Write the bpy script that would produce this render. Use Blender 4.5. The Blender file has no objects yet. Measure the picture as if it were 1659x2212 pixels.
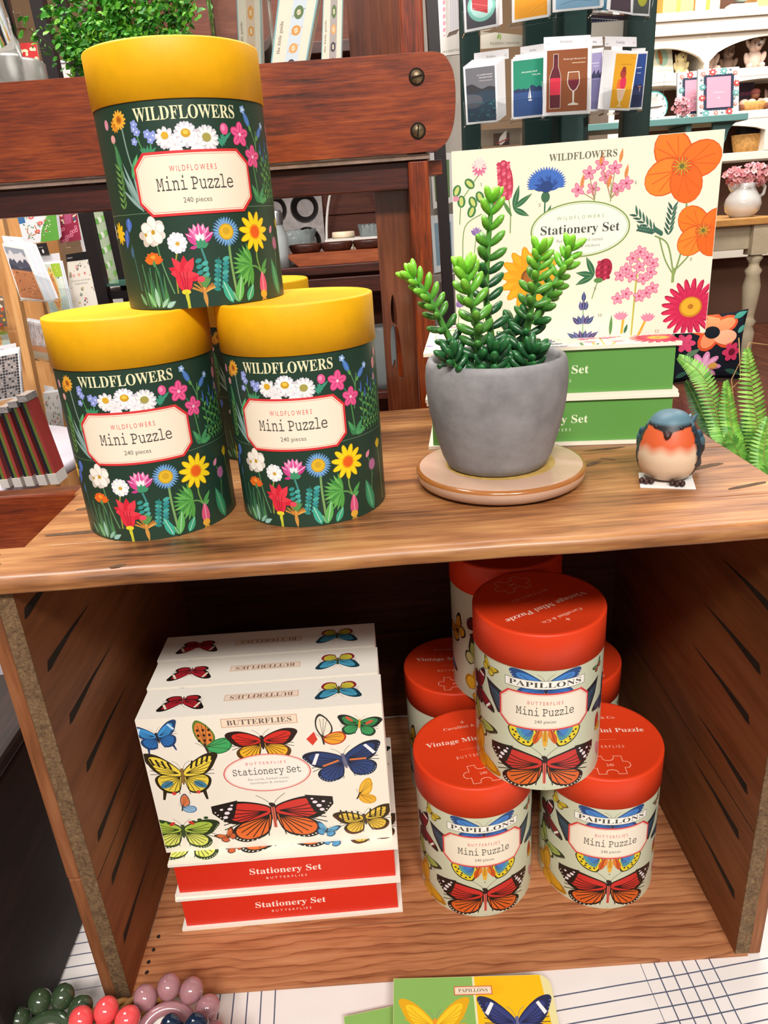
import bpy, bmesh, math, random
from math import sin, cos, pi, sqrt, atan2, radians
from mathutils import Vector, Matrix, geometry
random.seed(7)
SC = bpy.context.scene
COL = SC.collection

# ------------------------------------------------------------------ camera, world, lights, exposure
CAM_P = Vector((0.0049, -0.3618, 0.5145))
CAM_R = Vector((0.99739, -0.02718, -0.06682)).normalized()
CAM_F = Vector((-0.0002, 0.92582, -0.37797)).normalized()
CAM_U = CAM_R.cross(CAM_F).normalized()
CAM_R = CAM_F.cross(CAM_U).normalized()
FPX = 1578.86
cd = bpy.data.cameras.new('camera')
cam = bpy.data.objects.new('camera', cd)
COL.objects.link(cam)
cam.matrix_world = Matrix(((CAM_R.x, CAM_U.x, -CAM_F.x, CAM_P.x), (CAM_R.y, CAM_U.y, -CAM_F.y, CAM_P.y),
                           (CAM_R.z, CAM_U.z, -CAM_F.z, CAM_P.z), (0, 0, 0, 1)))
cd.sensor_fit = 'HORIZONTAL'
cd.sensor_width = 36.0
cd.lens = 36.0 * FPX / 1659.0
cd.clip_start = 0.02
cd.clip_end = 60
SC.camera = cam
SC.view_settings.view_transform = 'Standard'
SC.view_settings.look = 'None'
SC.view_settings.gamma = 1.0
SC.view_settings.exposure = 0.0
SC.view_settings.use_curve_mapping = False

wd = bpy.data.worlds.new('shop_ambient')
SC.world = wd
wd.use_nodes = True
wd.node_tree.nodes['Background'].inputs[0].default_value = (1.0, 0.93, 0.86, 1)
wd.node_tree.nodes['Background'].inputs[1].default_value = 0.42

def area(name, loc, target, size, power, color=(1, 0.955, 0.90)):
    ld = bpy.data.lights.new(name, 'AREA')
    ld.shape = 'RECTANGLE'
    ld.size, ld.size_y = size
    ld.energy = power
    ld.color = color
    o = bpy.data.objects.new(name, ld)
    COL.objects.link(o)
    o.location = loc
    o.rotation_euler = (Vector(target) - Vector(loc)).to_track_quat('-Z', 'Y').to_euler()
    return o
area('ceiling_light_front', (-0.25, -1.55, 1.95), (-0.1, 0.1, 0.2), (0.5, 0.3), 34)
area('ceiling_light_front_second', (0.45, -1.65, 1.95), (0.1, 0.1, 0.2), (0.5, 0.3), 34)
area('ceiling_light_overhead', (0.1, 0.9, 2.1), (0.1, 0.9, 0), (1.0, 0.6), 26)
area('ceiling_light_left', (-1.0, 0.6, 2.2), (-0.9, 1.3, 0), (1.0, 0.6), 60)
area('ceiling_light_right', (1.5, 2.3, 2.3), (1.5, 2.9, 0), (1.2, 0.6), 72)
area('ceiling_light_far', (2.2, 4.0, 2.4), (2.6, 5.6, 0.6), (1.5, 0.6), 85)

# ------------------------------------------------------------------ placing helpers
def ray(x, y):
    return CAM_F + CAM_R * ((x - 829.5) / FPX) - CAM_U * ((y - 1106.0) / FPX)
def at(x, y, Y):
    """the point of the plane y = Y that the photograph shows at pixel x, y"""
    d = ray(x, y)
    return CAM_P + d * ((Y - CAM_P.y) / d.y)
def atz(x, y, Z):
    d = ray(x, y)
    return CAM_P + d * ((Z - CAM_P.z) / d.z)

# ------------------------------------------------------------------ colour and materials
def lin(h):
    if not isinstance(h, str):
        return tuple(h)[:3]
    h = h.lstrip('#')
    out = []
    for i in (0, 2, 4):
        c = int(h[i:i + 2], 16) / 255
        out.append(c / 12.92 if c <= 0.04045 else ((c + 0.055) / 1.055) ** 2.4)
    return tuple(out)
def rgba(h):
    return (*lin(h), 1.0)
MATS = {}
def new_mat(name):
    m = bpy.data.materials.new(name)
    m.use_nodes = True
    return m, m.node_tree.nodes, m.node_tree.links, m.node_tree.nodes['Principled BSDF']
def plain(name, col='#808080', rough=0.5, spec=0.5, metal=0.0, bump=0.0, bscale=60, mottled=0.0, mscale=12, coat=0.0):
    if name in MATS:
        return MATS[name]
    m, N, L, b = new_mat(name)
    b.inputs['Base Color'].default_value = rgba(col)
    b.inputs['Roughness'].default_value = rough
    b.inputs['Specular IOR Level'].default_value = spec
    b.inputs['Metallic'].default_value = metal
    b.inputs['Coat Weight'].default_value = coat
    b.inputs['Coat Roughness'].default_value = 0.08
    if bump or mottled:
        tc = N.new('ShaderNodeTexCoord')
        nz = N.new('ShaderNodeTexNoise')
        nz.inputs['Scale'].default_value = bscale if bump else mscale
        nz.inputs['Detail'].default_value = 6
        L.new(tc.outputs['Object'], nz.inputs['Vector'])
        if bump:
            bp = N.new('ShaderNodeBump')
            bp.inputs['Strength'].default_value = bump
            bp.inputs['Distance'].default_value = 0.002
            L.new(nz.outputs['Fac'], bp.inputs['Height'])
            L.new(bp.outputs['Normal'], b.inputs['Normal'])
        if mottled:
            n2 = N.new('ShaderNodeTexNoise')
            n2.inputs['Scale'].default_value = mscale
            n2.inputs['Detail'].default_value = 5
            n2.inputs['Roughness'].default_value = 0.65
            L.new(tc.outputs['Object'], n2.inputs['Vector'])
            r = N.new('ShaderNodeValToRGB')
            c = lin(col)
            r.color_ramp.elements[0].position = 0.3
            r.color_ramp.elements[1].position = 0.72
            r.color_ramp.elements[0].color = (*[k * (1 - mottled) for k in c], 1)
            r.color_ramp.elements[1].color = (*[min(1, k * (1 + mottled)) for k in c], 1)
            L.new(n2.outputs['Fac'], r.inputs['Fac'])
            L.new(r.outputs['Color'], b.inputs['Base Color'])
    MATS[name] = m
    return m
def printed(name, rough=0.5, spec=0.4, coat=0.0):
    """printed paper, card or paint: the ink colour of each shape comes from the mesh's ink attribute"""
    if name in MATS:
        return MATS[name]
    m, N, L, b = new_mat(name)
    a = N.new('ShaderNodeAttribute')
    a.attribute_name = 'ink'
    L.new(a.outputs['Color'], b.inputs['Base Color'])
    b.inputs['Roughness'].default_value = rough
    b.inputs['Specular IOR Level'].default_value = spec
    b.inputs['Coat Weight'].default_value = coat
    MATS[name] = m
    return m
def wood(name, dark, mid, light, axis=0, along=3.0, across=45.0, rough=0.45, spec=0.4, bump=0.12, rings=0.5, blotch=0.25, coat=0.0, band=0.0):
    if name in MATS:
        return MATS[name]
    m, N, L, b = new_mat(name)
    tc = N.new('ShaderNodeTexCoord')
    def noise(sa, sc, det=8, dist=0.0, rg=0.6):
        mp = N.new('ShaderNodeMapping')
        s = [sc] * 3
        s[axis] = sa
        mp.inputs['Scale'].default_value = s
        L.new(tc.outputs['Object'], mp.inputs['Vector'])
        nz = N.new('ShaderNodeTexNoise')
        nz.inputs['Scale'].default_value = 1.0
        nz.inputs['Detail'].default_value = det
        nz.inputs['Distortion'].default_value = dist
        nz.inputs['Roughness'].default_value = rg
        L.new(mp.outputs['Vector'], nz.inputs['Vector'])
        return nz.outputs['Fac']
    fine = noise(along * 4, across * 5, 6)
    grain = noise(along, across, 8, 1.2)
    big = noise(along * 1.5, along * 4, 3)
    def math_n(op, a, bb, val=None):
        n = N.new('ShaderNodeMath')
        n.operation = op
        L.new(a, n.inputs[0])
        if val is None:
            L.new(bb, n.inputs[1])
        else:
            n.inputs[1].default_value = val
        return n.outputs[0]
    s = math_n('ADD', math_n('MULTIPLY', grain, None, 0.55), math_n('MULTIPLY', fine, None, 0.45))
    if band:
        # growth rings: bands of a slowly wandering field
        warp = noise(along * 1.6, across * 0.35, 3, 0.3)
        sp = N.new('ShaderNodeSeparateXYZ')
        L.new(tc.outputs['Object'], sp.inputs['Vector'])
        cross = sp.outputs['Y' if axis == 0 else 'X']
        ph = math_n('ADD', math_n('MULTIPLY', cross, None, band), math_n('MULTIPLY', warp, None, 3.2))
        fr_ = math_n('FRACT', ph, None, 0.0)
        s = math_n('ADD', s, math_n('MULTIPLY', math_n('POWER', fr_, None, 5.0), None, -0.24 * rings))
    s = math_n('ADD', s, math_n('MULTIPLY', math_n('SUBTRACT', big, None, 0.5), None, blotch))
    r = N.new('ShaderNodeValToRGB')
    e = r.color_ramp.elements
    e[0].position, e[0].color = 0.30, rgba(dark)
    e[1].position, e[1].color = 0.70, rgba(light)
    k = e.new(0.5)
    k.color = rgba(mid)
    L.new(s, r.inputs['Fac'])
    L.new(r.outputs['Color'], b.inputs['Base Color'])
    b.inputs['Roughness'].default_value = rough
    b.inputs['Specular IOR Level'].default_value = spec
    b.inputs['Coat Weight'].default_value = coat
    b.inputs['Coat Roughness'].default_value = 0.15
    bp = N.new('ShaderNodeBump')
    bp.inputs['Strength'].default_value = bump
    bp.inputs['Distance'].default_value = 0.002
    L.new(s, bp.inputs['Height'])
    L.new(bp.outputs['Normal'], b.inputs['Normal'])
    MATS[name] = m
    return m
def clear(name, tint='#f4f8f8', rough=0.03, ior=1.3, tw=1.0):
    if name in MATS:
        return MATS[name]
    m, N, L, b = new_mat(name)
    b.inputs['Base Color'].default_value = rgba(tint)
    b.inputs['Transmission Weight'].default_value = tw
    b.inputs['Roughness'].default_value = rough
    b.inputs['IOR'].default_value = ior
    MATS[name] = m
    return m

# ------------------------------------------------------------------ mesh building
class M:
    """collects faces of one mesh; every face keeps a material index, an ink colour and a smooth flag"""
    def __init__(s):
        s.V = []; s.F = []; s.I = []; s.C = []; s.S = []; s.T = Matrix.Identity(4)
    def v(s, p):
        s.V.append(tuple(s.T @ Vector(p)))
        return len(s.V) - 1
    def f(s, ids, col=(0.8, 0.8, 0.8), mi=0, sm=False):
        s.F.append(tuple(ids)); s.C.append(lin(col)); s.I.append(mi); s.S.append(sm)
    def face(s, pts, col=(0.8, 0.8, 0.8), mi=0, sm=False):
        s.f([s.v(p) for p in pts], col, mi, sm)
        return s
    def box(s, lo, hi, col=(0.8, 0.8, 0.8), mi=0):
        x0, y0, z0 = lo; x1, y1, z1 = hi
        a = [s.v(p) for p in ((x0, y0, z0), (x1, y0, z0), (x1, y1, z0), (x0, y1, z0), (x0, y0, z1), (x1, y0, z1), (x1, y1, z1), (x0, y1, z1))]
        for q in ((0, 3, 2, 1), (4, 5, 6, 7), (0, 1, 5, 4), (1, 2, 6, 5), (2, 3, 7, 6), (3, 0, 4, 7)):
            s.f([a[i] for i in q], col, mi)
        return s
    def hexa(s, p8, col=(0.8, 0.8, 0.8), mi=0):
        a = [s.v(p) for p in p8]
        for q in ((0, 3, 2, 1), (4, 5, 6, 7), (0, 1, 5, 4), (1, 2, 6, 5), (2, 3, 7, 6), (3, 0, 4, 7)):
            s.f([a[i] for i in q], col, mi)
        return s
    def prism(s, poly, fn, h0, h1, col=(0.8, 0.8, 0.8), mi=0, holes=(), sm=False):
        """extrude a 2D polygon (with holes) between heights h0 and h1; fn(u, v, h) gives the 3D point"""
        loops = [list(poly)] + [list(h) for h in holes]
        flat = [p for l in loops for p in l]
        tris = geometry.tessellate_polygon([[Vector((p[0], p[1], 0)) for p in l] for l in loops])
        lo = [s.v(fn(p[0], p[1], h0)) for p in flat]
        hi = [s.v(fn(p[0], p[1], h1)) for p in flat]
        for t in tris:
            (ax, ay), (bx, by), (cx, cy) = [flat[i][:2] for i in t]
            if (bx - ax) * (cy - ay) - (by - ay) * (cx - ax) < 0:
                t = (t[0], t[2], t[1])
            s.f([hi[i] for i in t], col, mi)
            s.f([lo[i] for i in reversed(t)], col, mi)
        k = 0
        for l in loops:
            n = len(l)
            for i in range(n):
                a, b = k + i, k + (i + 1) % n
                s.f([lo[a], lo[b], hi[b], hi[a]], col, mi, sm)
            k += n
        return s
    def lathe(s, prof, c=(0, 0, 0), n=40, col=(0.8, 0.8, 0.8), mi=0, cols=None, sm=True, fz=None):
        """profile [(r, z)], r = 0 makes a pole"""
        rings = []
        for r, z in prof:
            if r < 1e-9:
                rings.append([s.v((c[0], c[1], c[2] + z))])
            else:
                rings.append([s.v((c[0] + r * cos(2 * pi * k / n), c[1] + r * sin(2 * pi * k / n), c[2] + z + (fz(r, 2 * pi * k / n) if fz else 0))) for k in range(n)])
        for i in range(len(rings) - 1):
            A, B = rings[i], rings[i + 1]
            cc = cols[i] if cols else col
            for k in range(n):
                k2 = (k + 1) % n
                if len(A) == 1 and len(B) == 1:
                    continue
                if len(A) == 1:
                    s.f((A[0], B[k2], B[k]), cc, mi, sm)
                elif len(B) == 1:
                    s.f((A[k], A[k2], B[0]), cc, mi, sm)
                else:
                    s.f((A[k], A[k2], B[k2], B[k]), cc, mi, sm)
        return s
    def tube(s, pts, rad, n=8, col=(0.8, 0.8, 0.8), mi=0, cap=True, flat=1.0):
        pts = [Vector(p) for p in pts]
        if not isinstance(rad, (list, tuple)):
            rad = [rad] * len(pts)
        up = Vector((0, 0, 1))
        rings = []
        prev = None
        for i, p in enumerate(pts):
            t = (pts[min(i + 1, len(pts) - 1)] - pts[max(i - 1, 0)]).normalized()
            if prev is None:
                a = t.cross(up)
                if a.length < 0.05:
                    a = t.cross(Vector((1, 0, 0)))
                a.normalize()
            else:
                a = (prev - t * prev.dot(t)).normalized()
            prev = a
            b = t.cross(a)
            rings.append([s.v(p + a * (cos(2 * pi * k / n) * rad[i]) + b * (sin(2 * pi * k / n) * rad[i] * flat)) for k in range(n)])
        for A, B in zip(rings, rings[1:]):
            for k in range(n):
                s.f((A[k], A[(k + 1) % n], B[(k + 1) % n], B[k]), col, mi, True)
        if cap:
            s.f(list(reversed(rings[0])), col, mi)
            s.f(rings[-1], col, mi)
        return s
    def blob(s, c, r, axis=None, n=10, m=6, col=(0.8, 0.8, 0.8), mi=0, colfn=None, shape=None):
        """ellipsoid with radii r = (rx, ry, rz) in a frame whose z is axis"""
        R = Matrix.Identity(3)
        if axis is not None:
            R = Vector(axis).normalized().to_track_quat('Z', 'Y').to_matrix()
        c = Vector(c)
        rings = []
        for j in range(m + 1):
            ph = -pi / 2 + pi * j / m
            if j in (0, m):
                rings.append([s.v(c + R @ Vector((0, 0, r[2] * sin(ph))))])
            else:
                rings.append([s.v(c + R @ Vector((r[0] * cos(ph) * cos(2 * pi * k / n), r[1] * cos(ph) * sin(2 * pi * k / n), r[2] * sin(ph)))) for k in range(n)])
        for j in range(m):
            A, B = rings[j], rings[j + 1]
            cc = colfn((j + 0.5) / m) if colfn else col
            for k in range(n):
                k2 = (k + 1) % n
                if len(A) == 1:
                    s.f((A[0], B[k2], B[k]), cc, mi, True)
                elif len(B) == 1:
                    s.f((A[k], A[k2], B[0]), cc, mi, True)
                else:
                    s.f((A[k], A[k2], B[k2], B[k]), cc, mi, True)
        return s
    def build(s, name, mat, parent=None, loc=None, bevel=0.0, bseg=2, normals=None, rot=None):
        me = bpy.data.meshes.new(name)
        me.from_pydata(s.V, [], s.F)
        for m in (mat if isinstance(mat, (list, tuple)) else [mat]):
            me.materials.append(m)
        me.polygons.foreach_set('material_index', s.I)
        me.polygons.foreach_set('use_smooth', s.S)
        a = me.color_attributes.new('ink', 'FLOAT_COLOR', 'CORNER')
        buf = []
        for f, c in zip(s.F, s.C):
            buf.extend((c[0], c[1], c[2], 1.0) * len(f))
        a.data.foreach_set('color', buf)
        me.update()
        if normals is not None:
            me.normals_split_custom_set_from_vertices(normals)
        o = bpy.data.objects.new(name, me)
        COL.objects.link(o)
        if parent is not None:
            o.parent = parent
        if loc is not None:
            o.location = loc
        if rot is not None:
            o.rotation_euler = rot
        if bevel:
            md = o.modifiers.new('soft_edges', 'BEVEL')
            md.width = bevel
            md.segments = bseg
            md.limit_method = 'ANGLE'
            md.angle_limit = radians(40)
        return o

def tag(o, label, cat, group=None, kind=None):
    o['label'] = label
    o['category'] = cat
    if group:
        o['group'] = group
    if kind:
        o['kind'] = kind
    return o
def thing(name, label, cat, loc=(0, 0, 0), rotz=0.0, group=None):
    o = bpy.data.objects.new(name, None)
    o.empty_display_size = 0.02
    COL.objects.link(o)
    o.location = loc
    o.rotation_euler = (0, 0, rotz)
    return tag(o, label, cat, group)
def struct(o):
    o['kind'] = 'structure'
    return o
def dup(root, loc, rot, label):
    r = root.copy()
    COL.objects.link(r)
    r.location = loc
    r.rotation_euler = rot
    r['label'] = label
    for ch in list(root.children):
        c = ch.copy()
        COL.objects.link(c)
        c.parent = r
        for g in ch.children:
            d = g.copy()
            COL.objects.link(d)
            d.parent = c
    return r

# ------------------------------------------------------------------ lettering
GLYPH = {}
def conv(s, style):
    if style not in ('serif', 'mono', 'italic'):
        return s
    up, lo, dg = {'serif': (0x1D400, 0x1D41A, 0x1D7CE), 'mono': (0x1D670, 0x1D68A, 0x1D7F6), 'italic': (0x1D468, 0x1D482, 0x1D7CE)}[style]
    o = ''
    for c in s:
        if 'A' <= c <= 'Z':
            o += chr(up + ord(c) - 65)
        elif 'a' <= c <= 'z':
            o += chr(lo + ord(c) - 97)
        elif '0' <= c <= '9':
            o += chr(dg + ord(c) - 48)
        else:
            o += c
    return o
def raw_text(s):
    cu = bpy.data.curves.new('lettering', 'FONT')
    cu.body = s
    cu.resolution_u = 2
    o = bpy.data.objects.new('lettering', cu)
    COL.objects.link(o)
    me = bpy.data.meshes.new_from_object(o.evaluated_get(bpy.context.evaluated_depsgraph_get()))
    me.calc_loop_triangles()
    vs = [(v.co.x, v.co.y) for v in me.vertices]
    tr = [[vs[i] for i in t.vertices] for t in me.loop_triangles]
    bpy.data.objects.remove(o)
    bpy.data.curves.remove(cu)
    bpy.data.meshes.remove(me)
    return tr
def text_tris(s, style='sans', track=0.0):
    """triangles of a string with cap height 1 that starts at x = 0, and its width"""
    key = (s, style, track)
    if key in GLYPH:
        return GLYPH[key]
    if ('cap', style) not in GLYPH:
        t = raw_text(conv('H', style))
        GLYPH['cap', style] = max(p[1] for q in t for p in q)
    cap = GLYPH['cap', style]
    if style == 'mono' or track:
        out, x = [], 0.0
        for ch in s:
            if ch == ' ':
                x += 0.42 + track
                continue
            k = ('g', ch, style)
            if k not in GLYPH:
                GLYPH[k] = raw_text(conv(ch, style))
            g = GLYPH[k]
            x0 = min(p[0] for q in g for p in q)
            x1 = max(p[0] for q in g for p in q)
            out += [[(x + (p[0] - x0) / cap, p[1] / cap) for p in q] for q in g]
            x += (x1 - x0) / cap + 0.13 + track
        w = x - 0.13 - track
    else:
        g = raw_text(conv(s, style))
        x0 = min(p[0] for q in g for p in q)
        w = (max(p[0] for q in g for p in q) - x0) / cap
        out = [[((p[0] - x0) / cap, p[1] / cap) for p in q] for q in g]
    GLYPH[key] = (out, w)
    return out, w

# ------------------------------------------------------------------ flat artwork
def crom(pts, k=6, closed=False):
    P = [Vector((p[0], p[1])) for p in pts]
    n = len(P)
    out = []
    for i in range(n if closed else n - 1):
        a, b, c, d = (P[(i - 1) % n], P[i], P[(i + 1) % n], P[(i + 2) % n]) if closed else (P[max(i - 1, 0)], P[i], P[i + 1], P[min(i + 2, n - 1)])
        for j in range(k):
            t = j / k
            q = 0.5 * ((2 * b) + (c - a) * t + (2 * a - 5 * b + 4 * c - d) * t * t + (3 * b - a - 3 * c + d) * t ** 3)
            out.append((q.x, q.y))
    if not closed:
        out.append((P[-1].x, P[-1].y))
    return out
def ellp(x, y, rx, ry, rot=0.0, n=18):
    c, s = cos(rot), sin(rot)
    return [(x + rx * cos(t) * c - ry * sin(t) * s, y + rx * cos(t) * s + ry * sin(t) * c) for t in [2 * pi * i / n for i in range(n)]]
class Art:
    """printed shapes, one above the other; units are millimetres on the sheet"""
    def __init__(s):
        s.L = []
    def tris(s, tr, col):
        s.L.append((col, tr))
    def polys(s, ps, col):
        for p in ps:
            s.L.append((col, [[p[i] for i in t] for t in geometry.tessellate_polygon([[Vector((q[0], q[1], 0)) for q in p]])]))
    def layers(s, cells=90):
        """how many printed shapes lie under each shape"""
        bb = []
        for col, tr in s.L:
            xs = [p[0] for t in tr for p in t]; ys = [p[1] for t in tr for p in t]
            bb.append((min(xs), min(ys), max(xs), max(ys)) if xs else None)
        ok = [b for b in bb if b]
        if not ok:
            return [0] * len(bb)
        x0, y0 = min(b[0] for b in ok), min(b[1] for b in ok)
        c = max(max(b[2] for b in ok) - x0, max(b[3] for b in ok) - y0, 1e-6) / cells
        top, out = {}, []
        for b in bb:
            if not b:
                out.append(0)
                continue
            ks = [(i, j) for i in range(int((b[0] - x0) / c), int((b[2] - x0) / c) + 1) for j in range(int((b[1] - y0) / c), int((b[3] - y0) / c) + 1)]
            n = 1 + max(top.get(k, 0) for k in ks)
            for k in ks:
                top[k] = n
            out.append(n)
        return out
    def poly(s, p, col):
        s.polys([p], col)
    def ell(s, x, y, rx, ry, col, rot=0.0, n=18):
        s.polys([ellp(x, y, rx, ry, rot, n)], col)
    def rect(s, x0, y0, x1, y1, col):
        s.polys([[(x0, y0), (x1, y0), (x1, y1), (x0, y1)]], col)
    def stroke(s, pts, w, col, smooth=True, closed=False):
        p = crom(pts, 5, closed) if smooth else list(pts)
        if closed:
            p = p + [p[0]]
        tr = []
        n = len(p)
        L, R = [], []
        for i in range(n):
            a, b = Vector(p[max(i - 1, 0)]), Vector(p[min(i + 1, n - 1)])
            if closed and i in (0, n - 1):
                a, b = Vector(p[n - 2]), Vector(p[1])
            d = (b - a)
            d = d.normalized() if d.length > 1e-9 else Vector((1, 0))
            o = Vector((-d.y, d.x)) * w * 0.5
            L.append((p[i][0] + o.x, p[i][1] + o.y)); R.append((p[i][0] - o.x, p[i][1] - o.y))
        for i in range(n - 1):
            tr.append([R[i], R[i + 1], L[i + 1]]); tr.append([R[i], L[i + 1], L[i]])
        s.L.append((col, tr))
    def text(s, t, x, y, h, col, style='sans', anchor='c', rot=0.0, width=None, track=0.0):
        tr, w = text_tris(t, style, track)
        kx = (width / w) if width else h
        ox = {'c': -w / 2, 'l': 0, 'r': -w}[anchor]
        c, sn = cos(rot), sin(rot)
        out = []
        for q in tr:
            r = []
            for p in q:
                a, b = (p[0] + ox) * kx, p[1] * h
                r.append((x + a * c - b * sn, y + a * sn + b * c))
            out.append(r)
        s.L.append((col, out))
    # ---- plants
    def petals(s, x, y, r, n, col, w=0.3, rot=0.0, inner=0.5, sq=1.0, edge=None):
        ps = []
        for i in range(n):
            a = rot + 2 * pi * i / n
            ps.append([(x + (px - x), y + (py - y) * sq) for px, py in ellp(x + cos(a) * r * inner, y + sin(a) * r * inner, r * (1 - inner), r * w, a, 12)])
            if edge:
                # every petal keeps its own thin outline
                s.polys([[(x + (px - x), y + (py - y) * sq) for px, py in ellp(x + cos(a) * r * inner, y + sin(a) * r * inner, r * (1 - inner) * 1.08, r * w * 1.12, a, 12)]], edge)
                s.polys([ps.pop()], col)
        s.polys(ps, col)
    def daisy(s, x, y, r, n, col, cc, cr=0.3, w=0.16, rot=0.0, sq=1.0, under=None):
        if under:
            s.petals(x, y, r * 1.04, n, under, w, rot + pi / n, 0.5, sq)
        s.petals(x, y, r, n, col, w, rot, 0.5, sq)
        s.ell(x, y, r * cr, r * cr * sq, cc)
    def leaf(s, x0, y0, x1, y1, w, col, rib=None, bend=0.0):
        d = Vector((x1 - x0, y1 - y0))
        o = Vector((-d.y, d.x)).normalized() if d.length else Vector((0, 1))
        up, dn = [], []
        for i in range(11):
            t = i / 10
            p = Vector((x0, y0)) + d * t + o * (bend * sin(pi * t))
            k = w * 0.5 * sin(pi * t ** 0.8)
            up.append(tuple(p + o * k)); dn.append(tuple(p - o * k))
        s.poly(up + dn[-2:0:-1], col)
        if rib:
            s.stroke([(x0 + d.x * 0.1, y0 + d.y * 0.1), (x0 + d.x * 0.5 + o.x * bend, y0 + d.y * 0.5 + o.y * bend), (x0 + d.x * 0.9, y0 + d.y * 0.9)], w * 0.1, rib)
    # ---- insects
    FORE = [(0.04, 0.16), (0.30, 0.42), (0.62, 0.62), (0.90, 0.66), (1.0, 0.56), (0.92, 0.36), (0.80, 0.14), (0.62, -0.02), (0.34, -0.06), (0.05, -0.04)]
    HIND = [(0.05, 0.02), (0.34, 0.0), (0.62, -0.04), (0.76, -0.20), (0.70, -0.44), (0.52, -0.60), (0.30, -0.62), (0.14, -0.54), (0.06, -0.30)]
    def butterfly(s, x, y, w, rot=0.0, fe='#201a18', fi='#d83a28', he='#201a18', hi='#e0782a', body='#2a2220', vein=None, dots=None, spots=None, tails=False, lift=0.0, hk=1.0, band=None, ant=True, inset=0.80, half=None, hpatch=None, fpatch=None, sq=1.0):
        """wings spread: w is the wingspan; lift raises the wing tips; half = -1 or 1 draws one side only"""
        W = w / 2
        c, sn = cos(rot), sin(rot)
        def T(px, py, sd):
            py = py + lift * px
            px, py = px * W * sd, py * W * sq
            return (x + px * c - py * sn, y + px * sn + py * c)
        sides = [half] if half else [-1, 1]
        fore = crom(s.FORE, 4, True)
        hind = crom([(a, b * hk) for a, b in s.HIND], 4, True)
        def shrink(p, k, cx, cy, dx=0.0, dy=0.0):
            return [(cx + (a - cx) * k + dx, cy + (b - cy) * k + dy) for a, b in p]
        if tails:
            for sd in sides:
                s.poly([T(a, b, sd) for a, b in [(0.46, -0.5 * hk), (0.56, -0.86 * hk), (0.62, -0.86 * hk), (0.58, -0.5 * hk)]], he)
        s.polys([[T(a, b, sd) for a, b in hind] for sd in sides], he)
        s.polys([[T(a, b, sd) for a, b in shrink(hind, inset, 0.2, -0.16 * hk)] for sd in sides], hi)
        if hpatch:
            s.polys([[T(a, b, sd) for a, b in ellp(0.45, -0.34 * hk, 0.2, 0.1, -0.6)] for sd in sides], hpatch)
        if vein:
            for sd in sides:
                for i in range(6):
                    t = -0.1 - i * 0.27
                    s.stroke([T(0.08, -0.06, sd), T(0.08 + 0.55 * cos(t), (-0.08 + 0.55 * sin(t)) * hk, sd)], W * 0.018, vein, False)
        s.polys([[T(a, b, sd) for a, b in fore] for sd in sides], fe)
        s.polys([[T(a, b, sd) for a, b in shrink(fore, inset * 0.95, 0.16, 0.08)] for sd in sides], fi)
        if fpatch:
            s.polys([[T(a, b, sd) for a, b in [(0.55, 0.62), (1.0, 0.7), (1.0, 0.5), (0.82, 0.14), (0.66, 0.2), (0.6, 0.4)]] for sd in sides], fpatch)
        if vein:
            for sd in sides:
                for i in range(5):
                    t = 0.62 - i * 0.17
                    s.stroke([T(0.10, 0.06, sd), T(0.45 * cos(t) + 0.1, 0.45 * sin(t) + 0.02, sd), T(0.86 * cos(t), 0.80 * sin(t), sd)], W * 0.018, vein, False)
        if band:
            s.polys([[T(a, b, sd) for a, b in [(0.56, 0.50), (0.64, 0.54), (0.82, 0.22), (0.74, 0.16)]] for sd in sides], band)
        if spots:
            s.polys([[T(a, b, sd) for a, b in ellp(px, py, pr, pr * 0.7, 0.8, 8)] for sd in sides for px, py, pr in ((0.70, 0.46, 0.05), (0.76, 0.38, 0.055), (0.80, 0.28, 0.05), (0.84, 0.52, 0.035), (0.66, 0.54, 0.03))], spots)
        if dots:
            ps = []
            for sd in sides:
                for i in range(9):
                    t = -0.25 - i * 0.19
                    ps.append([T(a, b, sd) for a, b in ellp(0.27 + 0.455 * cos(t), (-0.22 + 0.40 * sin(t)) * hk, 0.018, 0.018, 0, 6)])
                for i in range(5):
                    ps.append([T(a, b, sd) for a, b in ellp(0.95 - i * 0.035, 0.50 - i * 0.09, 0.016, 0.016, 0, 6)])
            s.polys(ps, dots)
        if ant:
            for sd in sides:
                s.stroke([T(0.02, 0.2, sd), T(0.10, 0.38, sd), T(0.24, 0.5 - lift * 0.2, sd)], W * 0.012, '#8a8072')
        if not half:
            s.polys([[T(a, b, 1) for a, b in ellp(0, -0.06, 0.05, 0.26)], [T(a, b, 1) for a, b in ellp(0, 0.19, 0.055, 0.06)]], body)
    def closed_fly(s, x, y, w, rot, fe, fi, he, hi, vein='#3a2c22', mirror=1):
        """a butterfly seen from the side, wings folded up"""
        c, sn = cos(rot), sin(rot)
        def T(p):
            a, b = p[0] * w * mirror, p[1] * w
            return (x + a * c - b * sn, y + a * sn + b * c)
        f = [T(p) for p in crom([(0, 0), (-0.14, 0.3), (-0.12, 0.62), (0.02, 0.78), (0.2, 0.6), (0.3, 0.3), (0.22, 0.08)], 4, True)]
        h = [T(p) for p in crom([(0, 0), (0.25, 0.14), (0.52, 0.14), (0.62, -0.04), (0.48, -0.22), (0.22, -0.26), (0.02, -0.14)], 4, True)]
        def sh(p, k):
            cx = sum(a for a, b in p) / len(p); cy = sum(b for a, b in p) / len(p)
            return [(cx + (a - cx) * k, cy + (b - cy) * k) for a, b in p]
        s.poly(f, fe); s.poly(sh(f, 0.82), fi)
        for t in (0.2, 0.4, 0.6):
            s.stroke([T((0, 0.02)), T((-0.1 + t * 0.5, 0.62))], w * 0.012, vein, False)
        s.poly(h, he); s.poly(sh(h, 0.84), hi)
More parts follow.
